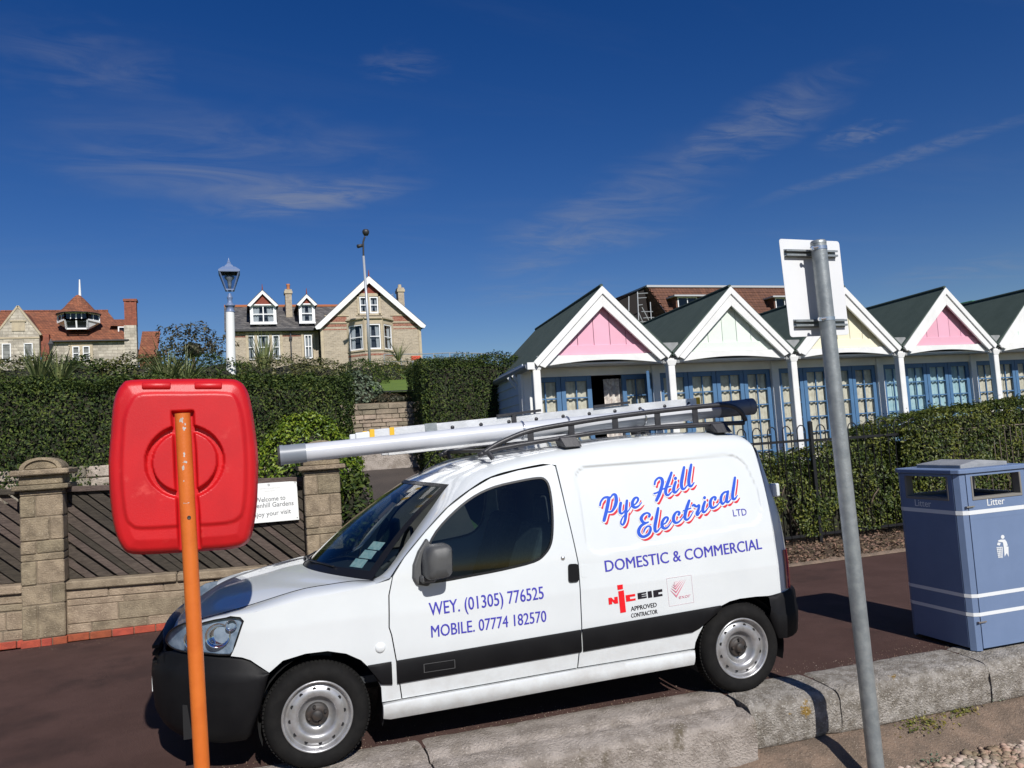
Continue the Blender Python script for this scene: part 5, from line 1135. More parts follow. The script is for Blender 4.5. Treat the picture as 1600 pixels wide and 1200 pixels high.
def fence(x0, x1, label):
    t = thing('timber_fence', label, 'fence', ((x0+x1)/2, WY((x0+x1)/2)+.12, .6), 0, 'diagonal board panels on the garden wall')
    y = lambda x, d: WY(x)+.13+d; z0 = .605; z1 = 1.50; sh = lambda x: -.032*(x+1.7); s = .86
    x = x0-1.2; k = 0
    while x < x1+.05:
        wd = random.choice((.085, .10, .125, .14)); j = random.uniform(-.012, .012)
        p = [(x, z1), (x+wd, z1), (x+wd+(z1-z0)/s+j, z0), (x+(z1-z0)/s+j, z0)]
        for ax, v, kl in ((0, x0, False), (0, x1, True)): p = clip(p, ax, v, kl) if len(p) > 2 else p
        if len(p) > 2:
            d = (k % 2)*.006+random.uniform(0, .006)
            MB().prism(p, lambda a, b: (a, y(a, d), b+sh(a)), lambda a, b: (a, y(a, d+.018), b+sh(a))).build('board', mt['timber'], t, bevel=.003)
        x += wd*1.17+random.uniform(-.006, .016); k += 1
    MB().hexa([(x0, y(x0, -.045), z1+sh(x0)), (x1, y(x1, -.045), z1+sh(x1)), (x1, y(x1, .06), z1+sh(x1)), (x0, y(x0, .06), z1+sh(x0)), (x0, y(x0, -.045), z1+.055+sh(x0)), (x1, y(x1, -.045), z1+.055+sh(x1)), (x1, y(x1, .06), z1+.055+sh(x1)), (x0, y(x0, .06), z1+.055+sh(x0))]).build('top_rail', mt['timber'], t, bevel=.005)
    for a in (x0+.012, x1-.06): MB().box(a, a+.05, y(a, .026), y(a, .07), z0-.1, z1+sh(a)-.01).build('post', mt['timber'], t)
    MB().hexa([(x0, y(x0, .05), z0), (x1, y(x1, .05), z0+sh(x1)-sh(x0)), (x1, y(x1, .055), z0+sh(x1)-sh(x0)), (x0, y(x0, .055), z0)]+[(x0, y(x0, .05), z1), (x1, y(x1, .05), z1+sh(x1)-sh(x0)), (x1, y(x1, .055), z1+sh(x1)-sh(x0)), (x0, y(x0, .055), z1)]).build('back_board', mt['timber'], t)
fence(-4.6, -2.08, 'weathered diagonal board fence panel at the far left edge'); fence(-1.69, .67, 'weathered diagonal board fence panel carrying the welcome board')
# welcome board
wb = thing('welcome_board', 'white welcome board with grey lettering fixed to the timber fence', 'sign', (.3, 9.05, 1.0))
WBY = WY(.35)+.075
wf = lambda px, py: (lambda p: (p.x, p.z))(gy(px, py, WBY))
BL = [(wf(467, 812)[0]-.80, wf(467, 812)[1]+.006), wf(467.5, 812), wf(463.5, 751.5), (wf(463.5, 751.5)[0]-.80, wf(463.5, 751.5)[1]+.006)]
MB().prism(BL, lambda x, z: (x, WBY, z), lambda x, z: (x, WBY+.015, z)).build('board', mt['signwhite'], wb, bevel=.002)
wm = lambda a, z, off: (a, WBY-off, z)
def wtext(s, p0, p1, cap, m, name='board_lettering', lx=None):
    a, c = wf(*p0), wf(*p1); lettering(name, s, a, c, cap, wm, m, wb, .002, .002, local=False)
_wl = wf(446, 780); _wx = .037
wtext('Welcome to', (398.5, 785.5), (446, 780.5), .050, mt['signtext']); wtext('Greenhill Gardens', (385, 795.5), (458.8, 789), .050, mt['signtext']); wtext('Enjoy your visit', (391.5, 809.5), (454.8, 801.5), .050, mt['signtext'])
wtext('W', (418, 760.5), (422.5, 760), .034, mt['signtext'], 'board_emblem'); wtext('WEYMOUTH & PORTLAND', (405, 765), (437.5, 762.5), .013, mt['signfaint']); wtext('BOROUGH COUNCIL', (413, 768.5), (430, 767), .010, mt['signfaint'])
for p in ((461, 754), (464.5, 808.5)): q = gy(*p, WBY-.002); MB().lathe([(0, -.004), (.006, -.003), (.007, .003)], 8, q, 'y').build('screw', mt['galv'], wb)
# pale rubble wall behind the fence
rw = thing('rubble_wall', 'pale rubble stone wall just under the dark hedge at left', 'wall', (-3, 10.1, .4))
random.seed(21)
for z0, z1 in ((1.05, 1.20), (1.205, 1.34), (1.345, 1.50), (1.505, 1.62), (1.625, 1.76)):
    x = -5.2
    while x < .55:
        L = random.uniform(.14, .42); j = random.uniform(-.015, .015)
        MB().box(x+.004, x+L-.004, 10.06+j, 10.28, z0+random.uniform(0, .012), z1-random.uniform(0, .012)).build('stone_block', mt['paleston'], rw, bevel=.012); x += L
MB().box(-5.2, .55, 10.09, 10.30, .0, 1.74).build('mortar_core', mt['mortar'], rw)

# ------------------------------------------------------------------ path, retaining walls, hedges
def path_z(y): return itp(y, [(8.95, .006), (9.6, .10), (14.0, 1.37), (14.4, 1.40)])
ys = np.linspace(8.95, 14.3, 16)
struct(MB().grid([[(itp(y, [(9, .98), (14, 1.55)])+k*(itp(y, [(9, 2.9), (14, 3.6)])-itp(y, [(9, .98), (14, 1.55)]))/6, y, path_z(y)+.012*noise.noise((k*.8, y, 3))) for k in range(7)] for y in ys]).build('garden_path', mt['path'], smooth=True))
rt_ = thing('dry_stone_wall', 'dry stone retaining wall at the head of the garden path', 'wall', (2.4, 14.0, 1.36))
MB().box(1.35, 3.7, 14.02, 14.3, 1.30, 1.80).build('concrete_base', mt['concrete'], rt_, bevel=.02)
z = 1.805; random.seed(31)
while z < 2.60:
    h = random.uniform(.055, .10); x = 1.35
    while x < 3.7:
        L = random.uniform(.13, .42)
        if z+h < 2.6+.05*noise.noise((x*2, 0, 0)): MB().box(x+.003, x+L-.004, 14.05+random.uniform(-.02, .02), 14.35, z+random.uniform(0, .004), z+h-.005).build('stone_block', mt['drystone'], rt_, bevel=.008)
        x += L
    z += h
MB().box(1.35, 3.7, 14.09, 14.34, 1.8, 2.56).build('wall_core', mt['mortar'], rt_)

hedge_box('clipped_hedge', 'tall dark green clipped hedge behind the timber fence', -5.4, 1.42, 10.02, 11.9, 1.52, 2.80, mt['leafdark'], .036, mt['twig'], 3000, zf=lambda x: 2.82-.028*(x+2.5)+.03*noise.noise((x*1.3, 0, 0)), bumpy=.11, rag=.06)
hedge_box('clipped_hedge', 'big dark hedge block between garden path and beach huts', 2.98, 4.75, 13.0, 15.2, 1.0, 3.26, mt['leafdark'], .042, mt['twig'], 1700, zf=lambda x: 3.24+.06*noise.noise((x*1.7, 3, 0)), bumpy=.10, sk=.08)
bush('round_bush', 'bright green rounded bush behind the stone gate pillar', (.80, 10.02, 1.30), (.72, .50, .93), mt['leafbright'], .042, 13000, lump=.12, seed=2)
bush('ivy_clump', 'ivy clump trailing beside the gate pillar at the path', (1.32, 9.60, .78), (.24, .26, .80), mt['leafdark'], .06, 1600, lump=.25, seed=6, flat=-1)
bush('small_bush', 'dark green bush growing above the dry stone wall', (2.05, 14.9, 2.72), (.62, .5, .50), mt['leafgrey'], .07, 2600, seed=8)
bush('edging_plant', 'rust coloured low plant on top of the dry stone wall', (2.72, 14.65, 2.62), (.45, .3, .14), mt['leafrust'], .05, 900, seed=9)
# bank of shrubs between hedge and houses
def bank(i, px, py, Y, r, leaf, label, size=.07, n=2600, **k):
    n = int(n*2.0)
    p = gy(px, py, Y); return bush('bank_shrub', label, (p.x, Y, p.z-r[2]*.9), r, leaf, size, n, cat='shrub', group='shrubs on the bank below the houses', seed=i*3.3, lump=.16, **k)
bank(1, 30, 566, 17, (1.4, .8, .9), mt['leafolive'], 'olive shrub on the bank at far left below the tiled house', n=3200)
bank(2, 130, 565, 17, (1.3, .8, .9), mt['leafdark'], 'dark shrub on the bank between the two spiky plants', n=3000)
bank(3, 225, 562, 17, (1.2, .8, .9), mt['leafolive'], 'olive shrub behind the red housing', n=3000)
bank(4, 325, 562, 19, (1.2, .8, 1.0), mt['leafdark'], 'dark shrub at the foot of the white lamp post', n=2600)
bank(5, 430, 563, 22, (1.5, .9, 1.3), mt['leafolive'], 'brownish shrub below the bay fronted house left part', n=3200)
bank(6, 500, 566, 22, (1.2, .9, 1.2), mt['leafolive'], 'olive shrub below the narrow sash window', n=2600)
bank(7, 560, 566, 24, (1.0, .9, 1.0), mt['leafdark'], 'dark shrub under the bay window', n=2200)
bank(8, 600, 568, 26, (1.0, .9, .9), mt['leafmid'], 'green shrub under the right of the bay window', n=2000)
bank(14, 470, 561, 36, (2.6, .9, 1.3), mt['leafolive'], 'long olive shrub close below the slate roofed house', n=2600)
bank(15, 360, 560, 40, (2.6, .9, 1.4), mt['leafdark'], 'dark shrub below the left end of the slate roofed house', n=2600)
bank(16, 610, 563, 38, (2.4, .9, 1.2), mt['leafmid'], 'pale shrub row at the base of the gabled wing', n=2600)
bank(17, 700, 560, 42, (3.2, .9, 1.4), mt['leafolive'], 'shrubs on the crest right of the gabled house', n=2600)
bank(18, 250, 562, 50, (3.4, 1, 1.8), mt['leafolive'], 'shrub mass on the crest between the houses', .1, n=2400)
bank(19, 90, 560, 56, (4.5, 1, 1.9), mt['leafdark'], 'low dark shrubs before the tiled house', .1, n=3000)
bank(9, 655, 566, 30, (1.2, .9, 1.0), mt['leafolive'], 'shrub at the right corner of the bay fronted house', n=1800)
bank(10, 475, 592, 15.5, (.9, .7, .7), mt['leafdark'], 'dark leafy shrub above the end of the clipped hedge', .08, 2600)
bank(11, 545, 600, 15.6, (.6, .6, .75), mt['leafgrey'], 'grey green shrub left of the lawn', .08, 2200)
bank(12, 730, 556, 30, (1.5, .9, 1.0), mt['leafmid'], 'shrub row under the hilltop railing', n=2200)
bank(13, 690, 560, 26, (1.2, .9, .9), mt['leafolive'], 'olive shrub behind the big hedge block', n=2000)
tr = bush('dark_tree', 'dark bushy small tree between the two houses on the hill', tuple(gy(302, 548, 34)), (1.25, 1.0, 1.0), mt['leafrust'], .13, 2200, cat='tree', lump=.55, seed=5, core=.3)
MB().tube([gy(302, 548, 34)+Vector((0, 0, -2)), gy(302, 548, 34)], [.12, .06], 8).build('trunk', mt['bark'], tr)
p = gy(60, 592, 14); spiky('spiky_plant', 'spiky pale plant above the hedge at far left', (p.x, 14, p.z-.1), 60, .75, mt['spike'], .8, .022, seed=1)
p = gy(92, 592, 14); spiky('spiky_plant', 'spiky pale plant above the hedge below the round tower', (p.x, 14, p.z-.1), 50, .70, mt['spike'], .7, .022, seed=2)
p = gy(262, 590, 15); spiky('spiky_plant', 'tall spiky pale plant left of the white lamp post', (p.x, 15, p.z-.2), 70, .95, mt['spike'], .8, .024, seed=3)
p = gy(290, 590, 15); spiky('spiky_plant', 'feathery pale plant beside the white lamp post', (p.x, 15, p.z-.2), 60, .85, mt['spike'], .75, .024, seed=4)
p = gy(412, 560, 26); spiky('pampas_grass', 'pampas grass in front of the triple window', (p.x, 26, p.z-.6), 70, 1.5, mt['spike'], .4, .03, seed=6)
p = gy(622, 552, 40); spiky('spiky_plant', 'spiky plant at the right corner of the house wall', (p.x, 40, p.z-.4), 50, 1.3, mt['spike'], .8, .03, seed=7)
# lawn above the dry stone wall with a low edging rail
a = [gy(590, 612, 20), gy(650, 612, 20), gy(656, 586, 29), gy(575, 586, 29)]
struct(MB().add([(a[0].x-.4, 19.5, a[0].z-.05), (a[1].x+1.2, 19.5, a[1].z-.05), (a[2].x+1.5, 29, a[2].z), (a[3].x-.5, 29, a[3].z)], [(0, 1, 2, 3)]).build('lawn', mat('lawn_grass', (.125, .19, .022), .85, (.10, .16, .02), 3, .5, 60)))
er = thing('edging_rail', 'low dark rail along the lower edge of the lawn', 'rail', (3.2, 19.3, 3)); z_ = gy(620, 611, 19.2).z
MB().bar((1.6, 19.2, z_), (5.2, 19.2, z_), .03, .03).build('rail', mt['railing'], er); [MB().bar((x, 19.2, z_-.35), (x, 19.2, z_), .03, .03).build('post', mt['railing'], er) for x in (1.8, 2.7, 3.6, 4.5)]
# weeds at the foot of the sea wall
for i, (px, py, r, n, lab) in enumerate(((1440, 1138, .075, 700, 'yellow green weed tuft growing under the sea wall coping'), (1502, 1117, .05, 380, 'small weed tuft under the coping joint nearest the bin'), (1398, 1182, .05, 260, 'grey green weed at the foot of the sign post'), (1452, 1190, .045, 220, 'small weed at the edge of the shingle'), (1558, 1093, .03, 120, 'tiny weed in the coping joint below the bin'))):
    zz = (-.33, -.31, -.42, -.43, -.28)[i]; p = gz(px, py, zz)
    t = thing('weed', lab, 'weed', (p.x, p.y, zz-.02)); C = np.stack([RNG.normal(p.x, r*1.3, n), RNG.normal(p.y, r*.55, n), zz+np.abs(RNG.normal(0, r*.35, n))], 1)
    leaves(C, np.tile((0, -.5, .8), (n, 1)), .022, mt['leafweed'] if i < 2 else mt['leafgrey'], t)

# ------------------------------------------------------------------ lamps
def lantern():
    Y = 19.0; p = lambda x, y: gy(x, y, Y); c = p(361, 585); top = p(358, 404)
    t = thing('lamp_post', 'white lamp post with blue Victorian style lantern in the gardens', 'lamp post', (c.x, Y, c.z-1.2)); cx = c.x; k = Y/18
    z = lambda py: p(359, py).z
    ax = lambda zz: itp(zz, [(c.z, c.x), (z(490), p(359.5, 490).x), (top.z, top.x)])
    MB().tube([(ax(q), Y, q) for q in np.linspace(c.z-1.2, z(488), 6)], [.12, .115, .11, .105, .10, .095], 20).build('column', mt['lampwhite'], t, smooth=True, auto=40)
    q = ax(z(470)); zz = z(488); b = MB().lathe([(.10, 0), (.105, .02), (.085, .04), (.085, .12), (.10, .13), (.115, .15), (.115, .165), (.07, .20), (.055, .24), (.05, .30), (.062, .33), (.062, .36), (.045, .39), (.03, .44)], 20, (q, Y, zz)); b.build('collar', mt['lampblue'], t, smooth=True)
    h0, h1 = z(453.5), z(426.5); w0, w1 = .085, .215; cxl = ax(z(440)); b = MB()
    for s1 in (-1, 1):
        for s2 in (-1, 1): b.bar((cxl+s1*w0, Y+s2*w0, h0), (cxl+s1*w1, Y+s2*w1, h1), .025, .025)
    for a, zq in ((w0, h0), (w1, h1)):
        for s in (-1, 1): b.bar((cxl-a, Y+s*a, zq), (cxl+a, Y+s*a, zq), .03, .03); b.bar((cxl+s*a, Y-a, zq), (cxl+s*a, Y+a, zq), .03, .03)
    b.build('lantern_frame', mt['lampblue'], t)
    for f in ((-1, -1, 1, -1), (1, -1, 1, 1), (1, 1, -1, 1), (-1, 1, -1, -1)):
        MB().add([(cxl+f[0]*w0, Y+f[1]*w0, h0), (cxl+f[2]*w0, Y+f[3]*w0, h0), (cxl+f[2]*w1, Y+f[3]*w1, h1), (cxl+f[0]*w1, Y+f[1]*w1, h1)], [(0, 1, 2, 3)]).build('lantern_pane', G['lamp'], t)
    MB().lathe([(.0, 0), (.03, .0), (.04, .1), (.05, .2), (.11, .26), (.11, .3), (0, .31)], 12, (cxl, Y, h0+.02)).build('lamp_bulb', mt['lampgrey'], t, smooth=True)
    b = MB(); hr = z(404)-h1; b.lathe([(.33, -.02), (.33, .02), (.20, hr*.30), (.12, hr*.38), (.12, hr*.44), (.075, hr*.52), (.05, hr*.60), (.06, hr*.66), (.03, hr*.74), (.035, hr*.80), (.012, hr*.86), (.004, hr)], 4, (cxl, Y, h1+.015), 'z', pi/4); b.build('lantern_roof', mt['lampblue'], t)
lantern()
def street_lamp():
    Y = 46; p = lambda x, y: gy(x, y, Y); t = thing('street_lamp', 'tall slim street lamp with twin dark floodlights before the gabled house', 'street lamp', (p(578, 560).x, Y, 6.6))
    MB().tube([p(578, 575), p(575, 500), p(568, 400)], [.085, .08, .07], 12).build('column', mt['lampgrey'], t, smooth=True)
    MB().tube([p(568, 400), p(567.5, 378), p(570, 370)], .055, 10).build('neck', mt['lampdark'], t)
    a = p(571.5, 363); MB().lathe([(0, -.22), (.12, -.2), (.2, -.05), (.21, .06), (.15, .16), (0, .2)], 14, a).build('floodlight', mt['lampdark'], t, smooth=True)
    a = p(562.5, 385); MB().tube([a+Vector((-.15, -.1, -.03)), a+Vector((.1, 0, .05)), a+Vector((.22, 0, .16))], [.12, .10, .03], 10).build('camera_head', mt['lampdark'], t, smooth=True)
street_lamp()
def small_lamp():
    Y = 50; a, b = gy(80, 556, Y), gy(79.5, 533, Y); t = thing('small_lantern', 'small black garden lantern before the tiled house', 'lamp post', (a.x, Y, a.z-.4))
    MB().tube([a+Vector((0, 0, -.4)), a+(b-a)*.45], .05, 8).build('column', mt['lampdark'], t); MB().lathe([(.06, 0), (.16, .3), (.19, .32), (.05, .5), (.02, .62), (0, .64)], 4, a+(b-a)*.42, 'z', pi/4).build('lantern', mt['lampdark'], t)
small_lamp()
# ------------------------------------------------------------------ beach huts: one row, five gabled bays in view
HY, HD0 = 10.48, 11.02                    # front of the posts, plane of the doors
HXP = [4.12, 6.36, 8.66, 10.93, 13.18, 15.42, 17.66]     # posts
HB, HV, HA = 2.79, 2.93, 3.93             # underside of beam, eave / valley level, apex
SK = .14                                  # plan skew of the side walls and ridges
FLZ = .55
def hz(x): return .020*(x-8.7)*0
def leaf_door(par, x0, x1, y, rows, m_cur, ang=0., hinge='l', z0=FLZ+.06, z1=2.66, blind=True, solid=0):
    """one glazed door leaf: stiles and rails as one frame, each pane and the curtain behind it separate"""
    w = x1-x0; st, rl, mb = .075, .085, .022
    d = MB(); T = .04
    hx = x0 if hinge == 'l' else x1
    def tf(p):
        if not ang: return (p[0], y+p[1], p[2])
        dx = p[0]-hx; return (hx+dx*cos(ang)-p[1]*sin(ang), y+dx*sin(ang)+p[1]*cos(ang), p[2])
    def bx(b, a0, a1, b0, b1, c0, c1): b.hexa([tf(p) for p in ((a0, b0, c0), (a1, b0, c0), (a1, b1, c0), (a0, b1, c0), (a0, b0, c1), (a1, b0, c1), (a1, b1, c1), (a0, b1, c1))])
    bx(d, x0, x0+st, 0, T, z0, z1); bx(d, x1-st, x1, 0, T, z0, z1); bx(d, x0+st, x1-st, .002, T-.002, z1-rl, z1); bx(d, x0+st, x1-st, .002, T-.002, z0, z0+.16)
    cx = (x0+x1)/2; bx(d, cx-mb/2, cx+mb/2, .006, T-.006, z0+.16, z1-rl)
    hh = (z1-rl-z0-.16)/rows
    for k in range(1, rows): bx(d, x0+st, cx-mb/2, .007, T-.007, z0+.16+k*hh-mb/2, z0+.16+k*hh+mb/2); bx(d, cx+mb/2, x1-st, .007, T-.007, z0+.16+k*hh-mb/2, z0+.16+k*hh+mb/2)
    o = d.build('door', mt['hutblue'], par, bevel=.003)
    for k in range(rows):
        for a0, a1 in ((x0+st, cx-mb/2), (cx+mb/2, x1-st)):
            c0, c1 = z0+.16+k*hh+(mb/2 if k else 0), z0+.16+(k+1)*hh-(mb/2 if k < rows-1 else 0)
            MB().add([tf(p) for p in ((a0, .02, c0), (a1, .02, c0), (a1, .02, c1), (a0, .02, c1))], [(0, 1, 2, 3)]).build('pane', G['pane'], o)
    if m_cur:
        n = 22; xs = np.linspace(x0+.05, x1-.05, n); ph = random.uniform(0, 6)
        MB().grid([[tf((x, .062+.014*sin(i*1.25+ph)+.004*sin(i*2.9), z)) for i, x in enumerate(xs)] for z in (z0+.08, z1-.05)]).build('curtain', m_cur, par, smooth=True)
    return o
def hut(i, col, cur, label, opened=False):
    x0, x1 = HXP[i], HXP[i+1]; xm = (x0+x1)/2; t = thing('beach_hut', label, 'beach hut', (xm, HY+.3, FLZ), 0, 'row of beach huts'); random.seed(100+i)
    g0, g1 = x0+.10, x1-.10        # barge board feet
    # gable boards
    gh = lambda x: HV+(HA-.14-HV)*(1-abs(x-xm)/(xm-g0-.02)); bw = (g1-g0)/8 if False else .30; gyf = HY+.10
    x = g0+.06
    k0 = int((xm-g0)/.27)
    xs = sorted([xm+(j+.5)*.27 for j in range(-5, 5)]); xs = [g0+.03]+[q for q in xs if g0+.10 < q < g1-.10]+[g1-.03]
    for a, c in zip(xs[:-1], xs[1:]):
        a2, c2 = a+.004, c-.004; top = [(c2, max(HV+.012, gh(c2))), (a2, max(HV+.012, gh(a2)))]
        if a2 < xm < c2: top = [(c2, gh(c2)), (xm, gh(xm)), (a2, gh(a2))]
        d = random.uniform(0, .004)
        MB().prism([(a2, HV+.16*0+.004), (c2, HV+.004)]+top, lambda u, v: (u, gyf-d, v), lambda u, v: (u, gyf+.03, v)).build('gable_board', col, t, bevel=.002)
    MB().prism([(g0+.04, HV+.003), (g1-.04, HV+.003), (g1-.22, HV+.145), (g0+.22, HV+.145)], lambda u, v: (u, gyf-.022, v), lambda u, v: (u, gyf-.006, v)).build('gable_rail', col, t, bevel=.003)
    MB().prism([(g0+.05, HV), (g1-.05, HV), (xm, HA-.16)], lambda u, v: (u, gyf+.031, v), lambda u, v: (u, gyf+.04, v)).build('gable_backing', mt['hutin'], t)
    # barge boards: wide board with a proud upper fillet
    for s in (-1, 1):
        f = xm+s*(xm-g0+.05); f = x0-.04 if (i == 0 and s < 0) else f; zf_ = HV-.05 if not (i == 0 and s < 0) else HV-.115; b = MB(); W_ = .205
        ux = abs(xm-f)/hypot(xm-f, HA-zf_)
        p = [(f, zf_), (xm, HA), (xm, HA-W_/ux), (f-s*.16, zf_-.07)]
        MB().prism(p, lambda u, v: (u, HY-.02, v), lambda u, v: (u, HY+.015, v)).build('barge_board', mt['hutwhite'], t, bevel=.004)
        p2 = [(f+s*.02, zf_+.02), (xm, HA+.022), (xm, HA+.022-.085/ux), (f+s*.02-s*.055, zf_-.05)]
        MB().prism(p2, lambda u, v: (u, HY-.045, v), lambda u, v: (u, HY-.021, v)).build('barge_fillet', mt['hutwhite'], t, bevel=.003)
    # arched beam
    A = np.linspace(0, 1, 17); p = [(x0+.03, HV-.002), (x1-.03, HV-.002)]+[(x1-.03-(x1-x0-.06)*q, HB-.03+.085*sin(pi*q)) for q in A]
    MB().prism(p, lambda u, v: (u, HY+.045, v), lambda u, v: (u, HY+.085, v)).build('arched_beam', mt['hutwhite'], t, bevel=.003)
    # posts: each bay carries the one on its left, last bay both
    for px in ([x0, x1] if i in (len(HXP)-2, 4) else [x0]):
        MB().box(px-.058, px+.058, HY+.02, HY+.13, FLZ, HB+.05).build('post', mt['hutwhite'], t, bevel=.008)
        MB().hexa([(px-.062, HY+.016, HB-.07), (px+.062, HY+.016, HB-.07), (px+.062, HY+.135, HB-.07), (px-.062, HY+.135, HB-.07), (px-.10, HY-.0, HB+.02), (px+.10, HY-.0, HB+.02), (px+.10, HY+.14, HB+.02), (px-.10, HY+.14, HB+.02)]).build('post_cap', mt['hutwhite'], t, bevel=.006)
    # roof: two slopes running back to the rear gable
    dep = 4.3; yb = HY+dep; ov = .0
    for s in (-1, 1):
        e = x0-.03 if s < 0 else x1+.03
        if s < 0 and i == 0: e = x0-.12
        ez = HV-.03 if not (s < 0 and i == 0) else HV-.145
        q = [(e, HY-.03, ez), (xm, HY-.03, HA+.025), (xm+SK*dep, yb, HA+.025), (e+SK*dep, yb, ez)]
        b = MB().hexa([(x, y, z-.035) for x, y, z in q]+q); b.build('roof_slope', mt['felt'], t)
    for f0 in (.45, ):
        pass
    MB().tube([(xm+SK*(y-HY), y, HA+.03) for y in (HY-.02, HY+dep)], .028, 8).build('ridge_roll', mt['felt'], t)
    # valley piece between neighbours
    MB().hexa([(x1-.15, HY+.03, HB-.03), (x1+.15, HY+.03, HB-.03), (x1+.15, HY+.05, HB-.03), (x1-.15, HY+.05, HB-.03), (x1-.15, HY+.03, HV+.15), (x1+.15, HY+.03, HV+.15), (x1+.15, HY+.05, HV+.15), (x1-.15, HY+.05, HV+.15)]).build('valley_plate', mt['lead'], t)
    # porch soffit, door head, partition, body
    MB().box(x0, x1, HY+.12, HD0+.06, HB+.005, HB+.03).build('porch_ceiling', mt['hutwhite'], t)
    MB().box(x0+.06, x1-.06, HD0-.02, HD0+.07, 2.655, HB).build('door_head', mt['hutwhite'], t)
    MB().box(x0-.085, x0+.055, HD0-.05, HD0+.09, FLZ, HB).build('partition', mt['hutwhite'], t, bevel=.006)
    if i == 4: MB().box(x1-.055, x1+.085, HD0-.05, HD0+.09, FLZ, HB).build('partition', mt['hutwhite'], t, bevel=.006)
    b = MB(); yb = HY+dep-.1; o2 = SK*(yb-HD0); q = lambda x, y, z: (x+SK*(y-HD0), y, z)
    b.add([q(x0, HD0+.1, FLZ), q(x0, yb, FLZ), q(x0, yb, HB), q(x0, HD0+.1, HB)], [(0, 1, 2, 3)]); b.add([q(x1, HD0+.1, FLZ), q(x1, yb, FLZ), q(x1, yb, HB), q(x1, HD0+.1, HB)], [(0, 1, 2, 3)]); b.add([q(x0, yb, FLZ), q(x1, yb, FLZ), q(x1, yb, HB), q(x0, yb, HB)], [(0, 1, 2, 3)]); b.add([q(x0, HD0+.1, HB-.01), q(x1, HD0+.1, HB-.01), q(x1, yb, HB-.01), q(x0, yb, HB-.01)], [(0, 1, 2, 3)])
    b.build('inner_walls', mt['hutin'], t)
    MB().box(x0-.1, x1+.1, HY-.05, HD0+.2, 0, FLZ).build('plinth', mt['concrete'], t)
    # four glazed leaves
    a0, a1 = x0+.062, x1-.092; w = (a1-a0)/4
    for k in range(4):
        l0, l1 = a0+k*w+.004, a0+(k+1)*w-.004
        if opened and k == 2: continue
        if opened and k == 3:
            leaf_door(t, l0, l1, HD0-.01, 7, None, ang=radians(58), hinge='r')
            leaf_door(t, l0+.02, l1, HD0+.03, 7, cur)
            continue
        leaf_door(t, l0, l1, HD0, 7, cur)
    if opened:
        l0, l1 = a0+2*w, a0+3*w; xs = np.linspace(l0+.26, l1+.14, 26)
        MB().grid([[(x, HD0+.12+.03*sin(j*1.1)+.01*sin(j*2.7), z) for j, x in enumerate(xs)] for z in (FLZ+.2, 2.6)]).build('curtain', mt['curtainwhite'], t, smooth=True)
    MB().lathe([(0, -.02), (.012, -.02), (.012, .0), (.018, 0)], 8, (a0+2*w-.03, HD0, 1.95), 'y').build('door_bolt', mt['lampdark'], t)
    return t
hut(0, mt['hutpink'], mt['curtain'], 'pink gabled beach hut with one door standing open', True)
hut(1, mt['hutmint'], mt['curtain'], 'pale green gabled beach hut left of the sign post')
hut(2, mt['hutyellow'], mt['curtain'], 'pale yellow gabled beach hut behind the sign plate')
hut(3, mt['hutpink'], mt['curtainblue'], 'pink gabled beach hut with pale blue curtains right of the sign post')
hut(4, mt['hutmint2'], mt['curtain'], 'pale mint beach hut cut off by the right edge')
# boarded end wall of the row, its gutter and brackets
ew = thing('hut_end_wall', 'shaded pale boarded end wall of the beach hut row with gutter', 'wall', (4.2, 12.6, FLZ))
z = .4; x_ = HXP[0]-.02; k = 0
while z < 2.80:
    h = .145; MB().hexa([(x_+SK*(y-HD0)-o, y, zz) for zz, o in ((z, .022), (z+h+.01, .004)) for y, o in ((HD0-.02, o), (HY+4.2, o))][0:0] or [
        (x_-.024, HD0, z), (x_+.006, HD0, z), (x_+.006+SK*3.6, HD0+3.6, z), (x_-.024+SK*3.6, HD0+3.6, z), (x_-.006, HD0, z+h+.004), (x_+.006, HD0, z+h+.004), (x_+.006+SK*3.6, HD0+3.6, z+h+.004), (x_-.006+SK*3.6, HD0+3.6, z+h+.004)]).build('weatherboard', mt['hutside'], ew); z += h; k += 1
MB().box(x_-.03, x_+.10, HD0-.06, HD0+.01, FLZ, 2.80).build('corner_board', mt['hutwhite'], ew)
gx = x_-.13; MB().tube([(gx+SK*(y-HY), y, 2.765) for y in (HY-.10, HY+2, HY+4.25)], .052, 12).build('gutter', mt['gutter'], ew, smooth=True, auto=40)
MB().box(gx-.05, gx+.06, HY-.14, HY-.10, 2.72, 2.82).build('gutter_end', mt['hutwhite'], ew)
MB().tube([(gx+SK*4.2, HY+4.2, 2.73), (gx+SK*4.2+.02, HY+4.2, 2.5), (gx+SK*4.2+.12, HY+4.22, 2.35), (gx+SK*4.2+.12, HY+4.22, .5)], .035, 8).build('downpipe', mt['gutter'], ew)
for y in (HY+.75, HY+1.1): MB().bar((x_-.2+SK*(y-HY), y, 2.72), (x_+SK*(y-HY), y, 2.45), .035, .05).build('bracket', mt['hutwhite'], ew)
